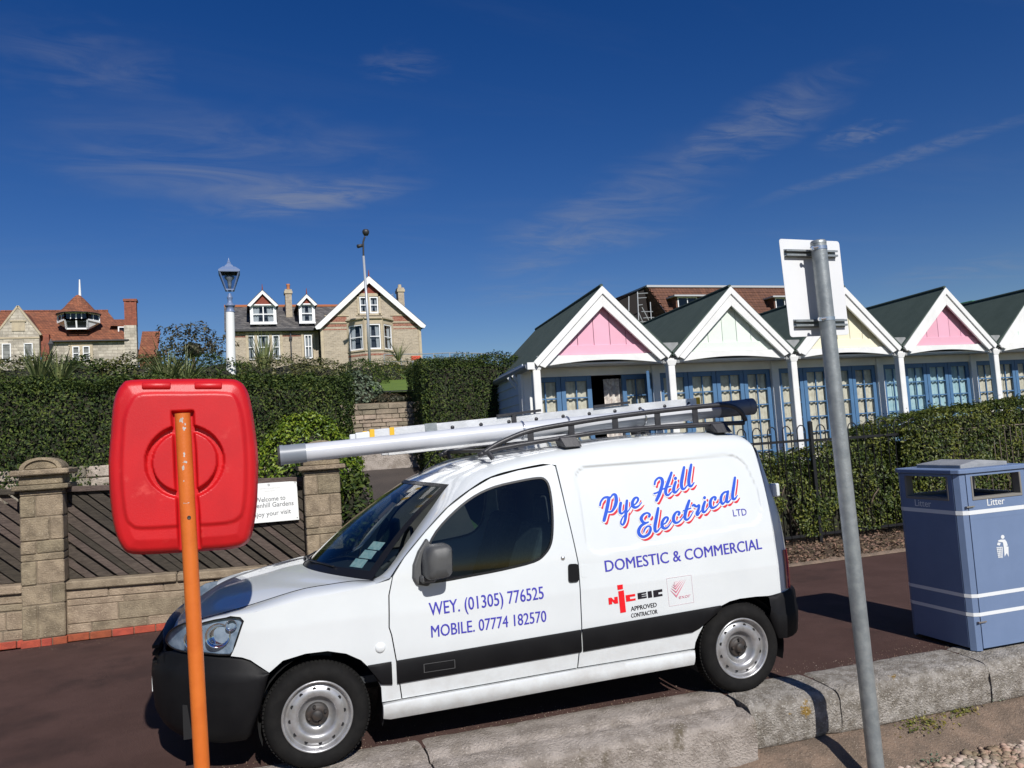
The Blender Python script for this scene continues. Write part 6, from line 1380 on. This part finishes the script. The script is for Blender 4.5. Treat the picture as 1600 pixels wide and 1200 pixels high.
# ------------------------------------------------------------------ bow-top railing and hedge before the huts
RY = lambda x: 8.86-.02*(x-7.5)
def rail_panel(x0, x1, m, zb, zt, label, n, loops=True):
    t = thing('bow_top_railing', label, 'railing', ((x0+x1)/2, RY((x0+x1)/2), zb-.1), 0, 'black railings along the hut terrace')
    for z in (zb+.12, zt-.20 if loops else zt): MB().bar((x0, RY(x0), z), (x1, RY(x1), z), .010, .035 if loops else .016).build('rail', m, t)
    st = (x1-x0)/n
    if not loops:
        for k in range(n): x = x0+st*(k+.5); MB().tube([(x, RY(x), zb), (x, RY(x), zt-.02)], .006, 6).build('bar', m, t)
        return t
    for k in range(n):
        a = x0+st*(k+.22); c = x0+st*(k+.78); r = (c-a)/2; mx = (a+c)/2; y = RY(mx)
        pts = [(a, y, zb), (a, y, zt-r)]+[(mx-r*cos(q), y, zt-r+r*1.15*sin(q)) for q in np.linspace(.3, pi-.3, 7)]+[(c, y, zt-r), (c, y, zb)]
        MB().tube(pts, .0085, 6).build('hoop', m, t, smooth=True)
    return t
def rpost(x, z1, label): 
    t = thing('railing_post', label, 'post', (x, RY(x), 0), 0, 'railing posts'); MB().box(x-.026, x+.026, RY(x)-.026, RY(x)+.026, -.03, z1).build('shaft', mt['railing'], t, bevel=.004); MB().lathe([(.036, 0), (.036, .012), (.02, .03), (0, .035)], 4, (x, RY(x), z1), 'z', pi/4).build('finial', mt['railing'], t)
rail_panel(3.6, 7.44, mt['railing'], .06, 1.67, 'black bow top railing at the van rear corner', 16)
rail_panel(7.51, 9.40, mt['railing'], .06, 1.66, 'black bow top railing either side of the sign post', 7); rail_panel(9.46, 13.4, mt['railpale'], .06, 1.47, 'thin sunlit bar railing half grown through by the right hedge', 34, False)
rpost(7.475, 1.70, 'black railing post between the van and the sign post'); rpost(9.43, 1.45, 'black railing post inside the right hand hedge')
hedge_box('terrace_hedge', 'yellow green hedge growing through the railing before the beach huts', 4.2, 9.0, 8.85, 9.7, .16, 1.50, mt['leafmid'], .044, mt['twig'], 2400, zf=lambda x: itp(x, [(4.2, 1.1), (6.5, 1.22), (7.2, 1.30), (8.1, 1.34), (8.6, 1.44), (9.1, 1.62)])+.05*noise.noise((x*3, 0, 0)), bumpy=.12, stems=12, rag=.06, thin=.30)
hedge_box('terrace_hedge', 'taller yellow green hedge behind the litter bin', 9.0, 14.5, 8.72, 9.9, .16, 1.75, mt['leafmid'], .046, mt['twig'], 2200, zf=lambda x: itp(x, [(8.9, 1.50), (9.5, 1.70), (10.4, 1.80), (12, 1.86), (14.5, 1.84)])+.05*noise.noise((x*3, 4, 0)), bumpy=.12, stems=9, rag=.06, thin=.36)
# ------------------------------------------------------------------ houses on the hill (all set out on their own facade plane)
def win(par, Y, x0, x1, z0, z1, cols=1, rows=2, fw=.07, curt=True, name='window', d=.0):
    """sash window standing in the wall: frame, panes, dark room and curtains behind"""
    b = MB(); f = Y-.05-d; k = Y+.03-d
    for a0, a1, c0, c1 in ((x0, x0+fw, z0, z1), (x1-fw, x1, z0, z1), (x0+fw, x1-fw, z1-fw, z1), (x0+fw, x1-fw, z0, z0+fw*1.2)): b.box(a0, a1, f, k, c0, c1)
    w = (x1-x0-2*fw)/cols; h = (z1-z0-2.2*fw)/rows
    for i in range(1, cols): xx = x0+fw+i*w; b.box(xx-fw*.4, xx+fw*.4, f+.006, k-.006, z0+fw, z1-fw)
    for j in range(1, rows): zz = z0+1.2*fw+j*h; b.box(x0+fw, x1-fw, f+.01, k-.01, zz-fw*.38, zz+fw*.38)
    o = b.build(name, mt['housewhite'], par)
    for i in range(cols):
        for j in range(rows):
            a0 = x0+fw+i*w; c0 = z0+1.2*fw+j*h; MB().add([(a0, Y-d, c0), (a0+w, Y-d, c0), (a0+w, Y-d, c0+h), (a0, Y-d, c0+h)], [(0, 1, 2, 3)]).build('pane', G['far'], o)
    MB().add([(x0, Y+.30-d, z0), (x1, Y+.30-d, z0), (x1, Y+.30-d, z1), (x0, Y+.30-d, z1)], [(0, 1, 2, 3)]).build('room', mt['room'], o)
    if curt:
        for s in (0, 1):
            a = x0+fw if s == 0 else x1-fw; e = a+(.30 if s == 0 else -.30)*(x1-x0); MB().grid([[(a+(e-a)*q*(1-.25*(1-z)), Y+.10-d+.03*sin(q*14), z0+(z1-z0)*z) for q in np.linspace(0, 1, 8)] for z in (0, .4, 1)]).build('curtain', mt['curtainhouse'], o)
    return o
def slab(b, q, t): b.hexa([(x, y, z-t) for x, y, z in q]+list(q)); return b
def main_house():
    Y = 52.; t = thing('gabled_house', 'buff brick house with white gable boards and slate roof on the hill', 'house', (6, Y+4, 6.8)); xl, xr_ = -.38, 12.10; ev, rg = 9.95, 12.20; wl = 5.38
    W_ = lambda n, m, *a, bev=0: MB().box(*a).build(n, mt[m], t, bevel=bev)
    # walls left range with window holes left by building round them
    def wall(x0, x1, z0, z1, y, holes, m='buff', dep=.3):
        xs = sorted(set([x0, x1]+[h for q in holes for h in q[:2]])); b = MB()
        for a, c in zip(xs[:-1], xs[1:]):
            hs = sorted([(q[2], q[3]) for q in holes if q[0] <= a+1e-6 and q[1] >= c-1e-6]); z = z0
            for h0, h1 in hs:
                if h0 > z: b.box(a, c, y, y+dep, z, h0)
                z = h1
            if z < z1: b.box(a, c, y, y+dep, z, z1)
        return b.build('wall', mt[m], t)
    wall(xl, wl, 6.4, ev, Y+1.2, [(.78, 2.92, 7.95, 9.66), (4.40, 4.97, 7.95, 9.62)])
    for x0, x1 in ((.84, 1.28), (1.46, 2.20), (2.40, 2.86)): win(t, Y+1.2, x0, x1, 8.0, 9.62)
    for x in (.74, 1.29, 2.22, 2.87): W_('mullion', 'stonetrim', x, x+.17, Y+1.12, Y+1.3, 7.9, 9.70)
    win(t, Y+1.2, 4.44, 4.93, 8.0, 9.60, 2, 2)
    for x in (4.24, 4.98): W_('mullion', 'stonetrim', x, x+.16, Y+1.12, Y+1.3, 7.9, 9.72)
    for a, c in ((xl, .74), (3.05, 4.22)): W_('brick_band', 'brickband', a, c, Y+1.185, Y+1.22, 9.50, 9.62)
    W_('lintel', 'stonetrim', .70, 3.04, Y+1.10, Y+1.28, 9.70, 9.92); W_('downpipe', 'lampdark', 3.52, 3.60, Y+1.05, Y+1.15, 6.4, ev); W_('gutter', 'lampdark', xl-.1, wl, Y+.82, Y+.95, ev-.10, ev+.02); W_('hopper', 'lampdark', 3.46, 3.66, Y+1.0, Y+1.15, 9.32, 9.48)
    W_('side_wall', 'buff', xl, xl+.3, Y+1.4, Y+8.8, 6.4, ev); W_('side_wall', 'buff', xr_-.3, xr_, Y+.3, Y+8.8, 6.4, ev); W_('back_wall', 'buff', xl, xr_, Y+8.8, Y+9.1, 6.4, ev)
    slab(MB(), [(xl-.15, Y+.88, ev-.02), (11.4, Y+.88, ev-.02), (11.4, Y+5, rg), (xl-.15, Y+5, rg)], .12).build('roof', mt['slate'], t)
    slab(MB(), [(xl-.15, Y+5, rg), (11.4, Y+5, rg), (12.5, Y+9.4, ev), (xl-.15, Y+9.4, ev)], .12).build('roof', mt['slate'], t)
    MB().add([(11.38, Y+5, rg), (12.55, Y+.8, ev), (12.55, Y+9.4, ev)], [(0, 1, 2)]).build('roof_hip', mt['slate'], t); slab(MB(), [(8, Y+.9, ev), (12.55, Y+.8, ev), (11.4, Y+5, rg), (8, Y+5, rg)], .1).build('roof', mt['slate'], t)
    W_('ridge_tiles', 'ridge', xl-.15, 11.4, Y+4.9, Y+5.1, rg-.02, rg+.13)
    # gable wing
    gx, gz0 = 8.69, 13.27; fl, fr_ = 5.02, 12.40
    wall(wl, xr_, 6.4, 9.95, Y, [(7.3, 9.98, 7.95, 9.98)])
    gb = [(wl, 9.95), (xr_, 9.95), (xr_-.2, 10.2), (9.36, 12.28), (9.36, 10.76), (7.90, 10.76), (7.90, 12.28), (wl+.2, 10.2)]
    MB().prism([(wl, 9.95), (xr_, 9.95), (xr_, 10.02), (11.05, 10.95), (wl+1.05, 10.95), (wl, 10.02)], lambda x, z: (x, Y, z), lambda x, z: (x, Y+.3, z)).build('gable_wall', mt['buff'], t)
    for p in ([(wl+1.0, 10.94), (7.92, 10.94), (7.92, 12.45)], [(9.34, 10.94), (11.1, 10.94), (9.34, 12.55)]): MB().prism(p, lambda x, z: (x, Y+.002, z), lambda x, z: (x, Y+.3, z)).build('gable_wall', mt['buff'], t)
    MB().prism([(7.6, 12.16), (9.75, 12.16), (gx, 13.1)], lambda x, z: (x, Y-.02, z), lambda x, z: (x, Y+.3, z)).build('tile_hanging', mt['tilehang'], t)
    for x0, x1 in ((8.03, 8.58), (8.70, 9.26)): win(t, Y+.02, x0, x1, 10.80, 11.92)
    for a in ((7.86, 8.0, 10.70, 12.16), (9.28, 9.42, 10.70, 12.16), (7.86, 9.42, 11.95, 12.16), (8.58, 8.70, 10.76, 11.95), (7.75, 9.5, 10.66, 10.78)): W_('stone_dressing', 'stonetrim', a[0], a[1], Y-.07, Y+.1, a[2], a[3])
    for a, c in ((5.85, 7.12), (10.20, 11.35)): W_('brick_band', 'brickband', a, c, Y-.012, Y+.02, 10.26, 10.60); W_('string_course', 'stonetrim', a-.15, c+.15, Y-.06, Y+.02, 10.62, 10.70); W_('string_course', 'stonetrim', a-.4, c+.4, Y-.06, Y+.02, 10.14, 10.22)
    for a, c in ((5.55, 7.12), (10.20, 11.95)): W_('brick_band', 'brickband', a, c, Y-.012, Y+.02, 9.93, 10.08); W_('brick_band', 'brickband', a, c, Y-.012, Y+.02, 9.70, 9.77)
    for x in (wl, xr_-.18): W_('quoin', 'stonetrim', x, x+.18, Y-.05, Y+.05, 6.4, 9.95)
    for s, f in ((-1, fl), (1, fr_)):
        MB().prism([(f, 9.88), (gx, gz0), (gx, gz0-.46), (f-s*.34, 9.76), (f-s*.10, 9.72)], lambda x, z: (x, Y-.32, z), lambda x, z: (x, Y-.24, z)).build('barge_board', mt['housewhite'], t)
        q = [(f, Y-.3, 9.93), (gx, Y-.3, gz0+.05), (gx, Y+5.2, gz0+.05), (f, Y+5.2, 9.93)]; slab(MB(), q, .1).build('gable_roof', mt['slate'], t)
    MB().tube([(gx, Y-.3, gz0), (gx, Y-.3, gz0+.42)], [.05, .02], 6).build('finial', mt['tilehang'], t)
    # canted bay
    bp = [(7.15, Y), (7.42, Y-.75), (8.22, Y-1.0), (9.22, Y-1.0), (9.98, Y-.75), (10.15, Y)]; bp = [(7.12, Y), (8.12, Y-.95), (9.30, Y-.95), (10.16, Y)]
    def wallseg(p, q, z0, z1, m, n, o=0., th=.16): 
        dx, dy = q[0]-p[0], q[1]-p[1]; L = hypot(dx, dy); nx, ny = dy/L, -dx/L; MB().hexa([(p[0]+nx*o, p[1]+ny*o, z0), (q[0]+nx*o, q[1]+ny*o, z0), (q[0]-nx*th, q[1]-ny*th, z0), (p[0]-nx*th, p[1]-ny*th, z0), (p[0]+nx*o, p[1]+ny*o, z1), (q[0]+nx*o, q[1]+ny*o, z1), (q[0]-nx*th, q[1]-ny*th, z1), (p[0]-nx*th, p[1]-ny*th, z1)]).build(n, mt[m], t)
    for p, q in zip(bp[:-1], bp[1:]):
        wallseg(p, q, 6.4, 8.16, 'buff', 'bay_wall'); wallseg(p, q, 8.161, 8.26, 'stonetrim', 'bay_sill', .07); wallseg(p, q, 9.95, 10.28, 'stonetrim', 'bay_frieze', .02); wallseg(p, q, 10.281, 10.37, 'stonetrim', 'bay_cornice', .14); wallseg(p, q, 7.85, 7.97, 'brickband', 'brick_band', .012)
        dx, dy = q[0]-p[0], q[1]-p[1]; L = hypot(dx, dy); e = Matrix.Translation((p[0], p[1], 0)) @ Matrix.Rotation(atan2(dy, dx), 4, 'Z'); pw = .13
        for a, c in ((0, pw), (L-pw, L)): MB().add([tuple(e @ Vector(v)) for v in ((a, -.03, 8.26), (c, -.03, 8.26), (c, .16, 8.26), (a, .16, 8.26), (a, -.03, 9.95), (c, -.03, 9.95), (c, .16, 9.95), (a, .16, 9.95))], [(3, 2, 1, 0), (4, 5, 6, 7), (0, 1, 5, 4), (1, 2, 6, 5), (2, 3, 7, 6), (3, 0, 4, 7)]).build('bay_pier', mt['stonetrim'], t)
        wn = win(t, 0.05, pw+.02, L-pw-.02, 8.27, 9.94)
        for ob in [wn]+list(wn.children):   # the window was laid out along a straight line: turn it into this side of the bay
            M_ = WM[t].inverted() @ e @ WM[t]; ob.data.transform(M_)
    slab(MB(), [(7.05, Y+.02, 10.40), (10.22, Y+.02, 10.40), (9.36, Y-1.05, 10.38), (8.06, Y-1.05, 10.38)][::-1], .02).build('bay_roof', mt['lead2'], t)
    # dormers
    def dormer(x0, x1, z0, zt, ax, az, cols):
        yd = Y+1.35; win(t, yd, x0, x1, z0, zt, cols, 2, .09)
        for x in (x0-.10, x1): W_('dormer_cheek', 'housewhite', x, x+.10, yd-.06, yd+.1, z0-.06, zt)
        for s in (-1, 1):
            b = MB(); f = ax+s*((x1-x0)/2+.26); b.prism([(f, zt-.05), (ax, az), (ax, az-.26), (f-s*.2, zt-.13)], lambda x, z: (x, yd-.30, z), lambda x, z: (x, yd-.22, z)); b.build('dormer_barge', mt['housewhite'], t)
            slab(MB(), [(f, yd-.3, zt), (ax, yd-.3, az+.03), (ax, Y+4.6, az+.03), (f, Y+4.6, zt)], .06).build('dormer_roof', mt['slate'], t)
            xx = x0-.06 if s < 0 else x1+.06; MB().add([(xx, yd, z0-.1), (xx, Y+4.2, zt), (xx, yd, zt)], [(0, 1, 2)]).build('dormer_side', mt['slate'], t)
        MB().prism([(x0-.12, zt), (x1+.12, zt), (ax, az-.12)], lambda x, z: (x, yd-.12, z), lambda x, z: (x, yd-.05, z)).build('dormer_gable', mt['tilehang'], t)
        W_('dormer_head', 'housewhite', x0-.1, x1+.1, yd-.14, yd+.02, zt-.02, zt+.06); W_('dormer_sill', 'housewhite', x0-.12, x1+.12, yd-.14, yd+.02, z0-.08, z0)
        MB().tube([(ax, yd-.28, az), (ax, yd-.28, az+.38)], [.045, .015], 6).build('finial', mt['tilehang'], t)
    dormer(1.18, 2.63, 10.42, 11.62, 1.90, 12.60, 2); dormer(4.28, 5.12, 10.44, 11.66, 4.71, 12.34, 1)
    def chim(x0, x1, z0, z1, pots, y):
        W_('chimney', 'buff', x0, x1, y, y+.7, z0, z1-.30); W_('chimney_cap', 'stonetrim', x0-.06, x1+.06, y-.06, y+.76, z1-.299, z1-.12); W_('chimney_cap', 'buff', x0-.02, x1+.02, y-.02, y+.72, z1-.119, z1)
        for p in pots: MB().lathe([(.12, 0), (.11, .3), (.13, .34), (.13, .42), (.08, .42)], 10, (p, y+.35, z1)).build('chimney_pot', mt['plantpot'], t, smooth=True)
    chim(3.46, 3.88, 10.6, 13.05, (3.70,), Y+3.0); chim(11.12, 11.55, 10.8, 13.02, (), Y+2.2)
    MB().lathe([(.14, 0), (.12, .28), (.10, .28)], 10, (11.33, Y+2.55, 13.02)).build('chimney_pot', mt['stonetrim'], t)
    b = MB(); b.tube([(10.1, Y+3, 12.62), (10.9, Y+3, 12.65)], .02, 5); b.tube([(10.95, Y+3, 12.2), (10.9, Y+3, 12.8)], .02, 5); b.build('aerial', mt['scaffold'], t)
main_house()
def tiled_house():
    Y = 75.; t = thing('tiled_house', 'stone house with red tiled roof and round corner turret at far left', 'house', (-13, Y+4, 9.6))
    W_ = lambda n, m, *a, bev=0: MB().box(*a).build(n, mt[m], t, bevel=bev)
    W_('wall', 'limestone', -15.3, -8.95, Y+.2, Y+8, 9.2, 12.66)
    for x0, x1 in ((-13.05, -12.50), (-12.26, -11.72)): win(t, Y+.12, x0, x1, 10.9, 12.16, 1, 2, .08, False, d=.0)
    W_('stone_surround', 'stonetrim', -13.35, -11.5, Y+.13, Y+.19, 12.18, 12.5); W_('stone_surround', 'stonetrim', -12.5, -12.26, Y+.05, Y+.19, 10.8, 12.2); W_('stone_surround', 'stonetrim', -13.25, -13.05, Y+.10, Y+.19, 10.8, 12.2); W_('stone_surround', 'stonetrim', -11.72, -11.5, Y+.10, Y+.19, 10.8, 12.2)
    slab(MB(), [(-19.5, Y-.1, 12.66), (-8.6, Y-.1, 12.66), (-10.9, Y+4.6, 16.02), (-19.5, Y+4.6, 16.02)], .14).build('roof', mt['redtile'], t)
    slab(MB(), [(-19.5, Y+4.6, 16.02), (-10.9, Y+4.6, 16.02), (-8.6, Y+9, 12.66), (-19.5, Y+9, 12.66)], .14).build('roof', mt['redtile'], t); MB().add([(-8.6, Y-.1, 12.66), (-8.6, Y+9, 12.66), (-10.9, Y+4.6, 16.02)], [(0, 1, 2)]).build('roof_hip', mt['redtile'], t)
    for k in range(20): x = -19.4+k*.43; MB().tube([(x, Y+4.6, 16.02), (x+.40, Y+4.6, 16.02)], .12, 8).build('ridge_tile', mt['redtile'], t)
    W_('gutter', 'lampdark', -15.2, -8.7, Y-.2, Y-.08, 12.55, 12.66)
    # stone gable at the left
    MB().prism([(-18.6, 9.2), (-15.33, 9.2), (-15.33, 13.2), (-16.84, 15.45), (-18.6, 13.0)], lambda x, z: (x, Y-.8, z), lambda x, z: (x, Y-.4, z)).build('gable_wall', mt['limestone'], t)
    for p, q in (((-15.2, 13.05), (-16.84, 15.52)), ((-16.84, 15.52), (-18.7, 12.8))): MB().bar((p[0], Y-.62, p[1]), (q[0], Y-.62, q[1]), .45, .14, (0, 0, 1)).build('gable_coping', mt['stonetrim'], t)
    for q in ([(-15.2, Y-.5, 13.0), (-16.84, Y-.5, 15.4), (-16.84, Y+4, 15.4), (-15.2, Y+4, 13.0)], [(-18.7, Y-.5, 12.8), (-16.84, Y-.5, 15.4), (-16.84, Y+4, 15.4), (-18.7, Y+4, 12.8)]): slab(MB(), q, .1).build('gable_roof', mt['redtile'], t)
    W_('string_course', 'stonetrim', -18.6, -15.3, Y-.86, Y-.79, 12.76, 12.90); W_('carved_panel', 'stonetrim', -17.3, -16.35, Y-.86, Y-.79, 13.4, 14.2); W_('carved_hood', 'stonetrim', -17.4, -16.25, Y-.92, Y-.79, 14.18, 14.3)
    for x0, x1 in ((-18.02, -17.38), (-16.45, -15.80)): win(t, Y-.83, x0, x1, 10.9, 12.36, 1, 1, .07, False)
    W_('brick_return', 'oldbrick', -15.3, -14.72, Y-.3, Y+.3, 9.2, 13.2)
    # turret: canted glazed oriel with a conical tiled roof
    cx, cy = -12.64, Y+1.2; A = [pi+q*pi/4.0 for q in (.0, 1, 2, 3, 4)]; r0, r1 = 1.05, 1.62
    ring_ = lambda w, d, z: [(cx-w*1.9, cy, z), (cx-w, cy-d, z), (cx+w, cy-d, z), (cx+w*1.9, cy, z)]
    cy = Y+.9
    R0, R1, R2 = ring_(.78, .95, 13.66), ring_(.84, 1.15, 14.42), ring_(.84, 1.15, 15.02)
    R0 = [(cx-1.05, cy+.2, 14.0), R0[1], R0[2], (cx+1.05, cy+.2, 14.0)]
    R0b = [(R1[0][0]*.0+cx-1.62, cy, 14.34), R1[1], R1[2], (cx+1.62, cy, 14.34)]
    for i in range(3):
        for lo, hi, nm in ((R0, R0b, 0), (R1, R2, 1)):
            p = [Vector(lo[i]), Vector(lo[i+1]), Vector(hi[i+1]), Vector(hi[i])]; MB().add(p, [(0, 1, 2, 3)]).build('oriel_pane' if i == 1 or nm else 'oriel_apron', G['far'] if i == 1 or nm else mt['housewhite'], t); MB().add([v+Vector((0, .3, 0)) for v in p], [(0, 1, 2, 3)]).build('room', mt['room'] if i == 1 or nm else mt['curtainhouse'], t)
            b = MB()
            for u, v in ((0, 1), (1, 2), (2, 3), (3, 0)): b.bar(p[u], p[v], .13, .13)
            if i == 1: b.bar((p[0]+p[1])/2, (p[3]+p[2])/2, .12, .12)
            if nm: [b.bar(p[0]+(p[1]-p[0])*q, p[3]+(p[2]-p[3])*q, .07, .07) for q in ((.25, .75) if i == 1 else (.5,))]
            b.build('oriel_frame', mt['housewhite'], t)
    b = MB(); b.lathe([(1.78, 0), (1.66, .10), (1.25, .45), (.85, .95), (.45, 1.42), (.18, 1.68), (.05, 1.75)], 12, (cx, cy, 15.04)); b.build('turret_roof', mt['redtile'], t, smooth=True, auto=20)
    MB().lathe([(1.79, -.02), (1.79, .02), (.2, .02)], 12, (cx, cy, 15.03)).build('turret_eave', mt['lampdark'], t); MB().lathe([(1.0, 0), (1.0, 1.35)], 12, (cx, cy+.75, 13.65)).build('turret_core', mt['redtile'], t)
    MB().tube([(cx+.14, cy, 16.7), (cx+.14, cy, 18.15)], [.11, .05], 8).build('finial', mt['housewhite'], t)
    # right hand range and chimney
    slab(MB(), [(-11.2, Y+1.5, 13.5), (-8.9, Y+1.5, 13.5), (-8.9, Y+4, 15.12), (-11.2, Y+4, 15.12)], .12).build('roof', mt['redtile'], t); MB().box(-11, -8.9, Y+1.6, Y+7, 12.6, 13.5).build('wall', mt['redtile'], t)
    win(t, Y+1.2, -9.62, -8.98, 13.32, 14.0, 1, 1, .1, False); slab(MB(), [(-10.3, Y+1.1, 14.15), (-8.9, Y+1.1, 14.1), (-8.9, Y+2.4, 14.4), (-10.3, Y+2.4, 14.4)], .08).build('dormer_roof', mt['redtile'], t)
    W_('chimney_base', 'limestone', -8.98, -8.0, Y-.1, Y+.9, 9.2, 13.9); W_('chimney', 'oldbrick', -8.92, -7.98, Y, Y+.8, 13.9, 16.05)
    for x in (-8.93, -8.5, -8.1): W_('chimney_rib', 'oldbrick', x, x+.14, Y-.06, Y, 13.92, 16.0)
    W_('chimney_cap', 'oldbrick', -9.0, -7.9, Y-.1, Y+.9, 16.05, 16.25)
    slab(MB(), [(-8.0, Y+.5, 11.2), (-6.46, Y+.5, 11.2), (-6.46, Y+4.5, 14.05), (-8.0, Y+4.5, 14.05)], .12).build('roof', mt['redtile'], t); W_('wall', 'redtile', -7.95, -6.55, Y+.9, Y+4.5, 9.2, 11.3); W_('end_wall', 'stonetrim', -6.58, -6.46, Y+.9, Y+4.4, 9.2, 11.9)
tiled_house()
def flats():
    Y = 45.; t = thing('apartment_block', 'brown tiled apartment block with dormer windows rising behind the beach huts', 'building', (33, Y+4, 5))
    x0, x1, zt, zb = 25.88, 37.3, 11.18, 6.5; s = .135
    fz = lambda z: Y-(zt-z)*.55
    # tile courses laid as overlapping strips
    z = zb; k = 0; wins = [(27.15, 29.3, 8.9, 10.28), (34.8, 37.0, 8.9, 10.22)]
    def gx0(z): return x0+(zt-z)*.33
    rr = []
    while z < zt-.02:
        h = min(.27, zt-z); segs = [(gx0(z), x1)]
        for w in wins:
            if z+h > w[2] and z < w[3]: segs = [q for a, c in segs for q in ((a, min(c, w[0])), (max(a, w[1]), c)) if q[1]-q[0] > .05]
        for a, c in segs: MB().add([(a, fz(z)-.05, z), (c, fz(z)-.05, z), (c, fz(z+h)+.0, z+h+.02), (a+.33*h*(a < x0+3), fz(z+h)+.0, z+h+.02), (a, fz(z)+.02, z), (c, fz(z)+.02, z)], [(0, 1, 2, 3), (0, 4, 5, 1)]).build('tile_course', mt['browntile'], t)
        z += h
    MB().add([(gx0(zb)+.05, fz(zb)+.06, zb), (x1, fz(zb)+.06, zb), (x1, Y+.06, zt), (x0+.05, Y+.06, zt)], [(0, 1, 2, 3)]).build('roof_batten', mt['browntile'], t)
    MB().box(x0-.1, x1+.1, Y-.12, Y+6, zt, zt+.14).build('parapet', mt['lead2'], t)
    MB().add([(gx0(zb), fz(zb), zb), (x0, Y, zt), (x0-1.2, Y+9, zt), (gx0(zb)-2.6, Y+9, zb)], [(0, 1, 2, 3)]).build('shaded_side', mt['browntile'], t)
    MB().add([(x0-.02, Y, zt+.1), (x0-2.1, Y+1.5, 10.30), (x0-.1, Y+1.4, 10.2)], [(0, 1, 2)]).build('roof_return', mt['feltshade'], t); MB().hexa([(23.7, Y+1.4, 6), (26.3, Y+.4, 6), (26.3, Y+5, 6), (23.7, Y+6, 6), (23.85, Y+1.4, 10.3), (25.8, Y+.25, 11.1), (25.8, Y+5, 11.1), (23.85, Y+6, 10.3)]).build('side_wall', mt['feltshade'], t)  # end of the block in shade, put into its dark brown colour
    for a, c, z0, z1 in wins:
        y = fz(z0)-.05; MB().box(a-.25, c+.15, y-.30, Y+.2, z1, z1+.10).build('dormer_roof', mt['lead2'], t); MB().box(a, a+.12, y, Y, z0, z1).build('dormer_cheek', mt['browntile'], t); MB().box(c-.55, c, y, Y, z0, z1).build('dormer_cheek', mt['browntile'], t)
        win(t, y+.02, a+.12, c-.55, z0+.1, z1, 2, 1, .07, False); None
        b = MB(); [b.tube([(a+.1+q*.2, y-.02, z0-.1), (a+.1+q*.2, y-.02, z0+.25)], .012, 4) for q in range(9)]; b.tube([(a, y-.02, z0+.25), (c, y-.02, z0+.25)], .015, 4); struct(b.build('balcony_rail', mt['scaffold'], t), 'stuff')
    for x, w in ((38.5, 5.5), ): MB().box(x, x+w, Y+1, Y+5, 6, 9.2).build('wing_wall', mt['browntile'], t); slab(MB(), [(x-.2, Y+.8, 9.2), (x+w+.5, Y+.8, 9.2), (x+w-.8, Y+3, 9.95), (x+.6, Y+3, 9.95)], .1).build('wing_roof', mt['browntile'], t)
    sc = thing('scaffolding', 'tube scaffolding on the shaded end of the apartment block', 'scaffolding', (24.8, Y-.8, 5.5)); q = lambda px, py: gy(px, py, Y-.8)
    for p in (((982.5, 463), (982.5, 505)), ((996, 456), (998, 505)), ((1016, 472), (1018, 507)), ((1003, 480), (1016, 505)), ((997, 487), (1005, 505))): MB().tube([q(*p[0]), q(*p[1])], .035, 6).build('pole', mt['scaffold'], sc)
    for p in (((995, 459), (1012, 458)), ((996, 466), (1010, 465)), ((997, 477), (1004, 476)), ((1002, 487), (1020, 487)), ((1005, 497), (1022, 496)), ((1000, 503), (1020, 502))): MB().tube([q(*p[0]), q(*p[1])], .03, 6).build('tube', mt['scaffold'], sc)
flats()
p0, p1 = gy(1518, 470, 19), gy(1600, 482, 19)
gs = thing('green_shed', 'green painted shed top behind the right hand huts', 'shed', ((p0.x+p1.x)/2, 19.5, 2)); MB().box(p0.x, p1.x, 19, 21, 1.5, p0.z-.16).build('wall', mt['greenpaint'], gs); MB().box(p0.x-.08, p1.x+.08, 18.9, 21.1, p0.z-.16, p0.z).build('roof_edge', mt['greenpaint'], gs, bevel=.02)
# hilltop railing and coloured things by the house
hr = thing('hilltop_railing', 'thin pale railing along the hilltop between house and huts', 'railing', (16, 47, 7.2)); Yr = 47
pts = [gy(x, y, Yr) for x, y in ((600, 554), (665, 553), (700, 551.5), (745, 552), (800, 556))]
MB().tube(pts, .03, 6).build('rail', mt['scaffold'], hr); MB().tube([p-Vector((0, 0, .45)) for p in pts], .025, 6).build('rail', mt['scaffold'], hr)
for k in range(9): x = pts[0].x+(pts[-1].x-pts[0].x)*k/8; z = np.interp(x, [p.x for p in pts], [p.z for p in pts]); MB().tube([(x, Yr, z-1.1), (x, Yr, z+.03)], .03, 6).build('post', mt['scaffold'], hr)
p = gy(650, 560, 44); fl_ = thing('red_barrier', 'small red barrier at the right foot of the gabled house', 'barrier', (p.x, 44, p.z-.8)); MB().box(p.x-.28, p.x+.28, 44, 44.1, p.z-.1, p.z+.15).build('board', mat('barrier_red', (.6, .07, .03), .5), fl_, bevel=.02); [MB().box(x-.03, x+.03, 44.02, 44.08, p.z-.8, p.z-.1).build('leg', mt['lampgrey'], fl_) for x in (p.x-.2, p.x+.2)]
bs_ = gy(0, 585, 12); r_ = thing('garden_post', 'white stone corner just showing above the hedge at far left', 'post', (bs_.x-.1, 12.4, 2)); MB().prism([(bs_.x-.6, 2), (bs_.x+.17, 2), (bs_.x+.17, 2.86), (bs_.x-.05, 3.0), (bs_.x-.6, 3.0)], lambda x, z: (x, 12.3, z), lambda x, z: (x, 12.6, z)).build('stone', mt['paleston'], r_)
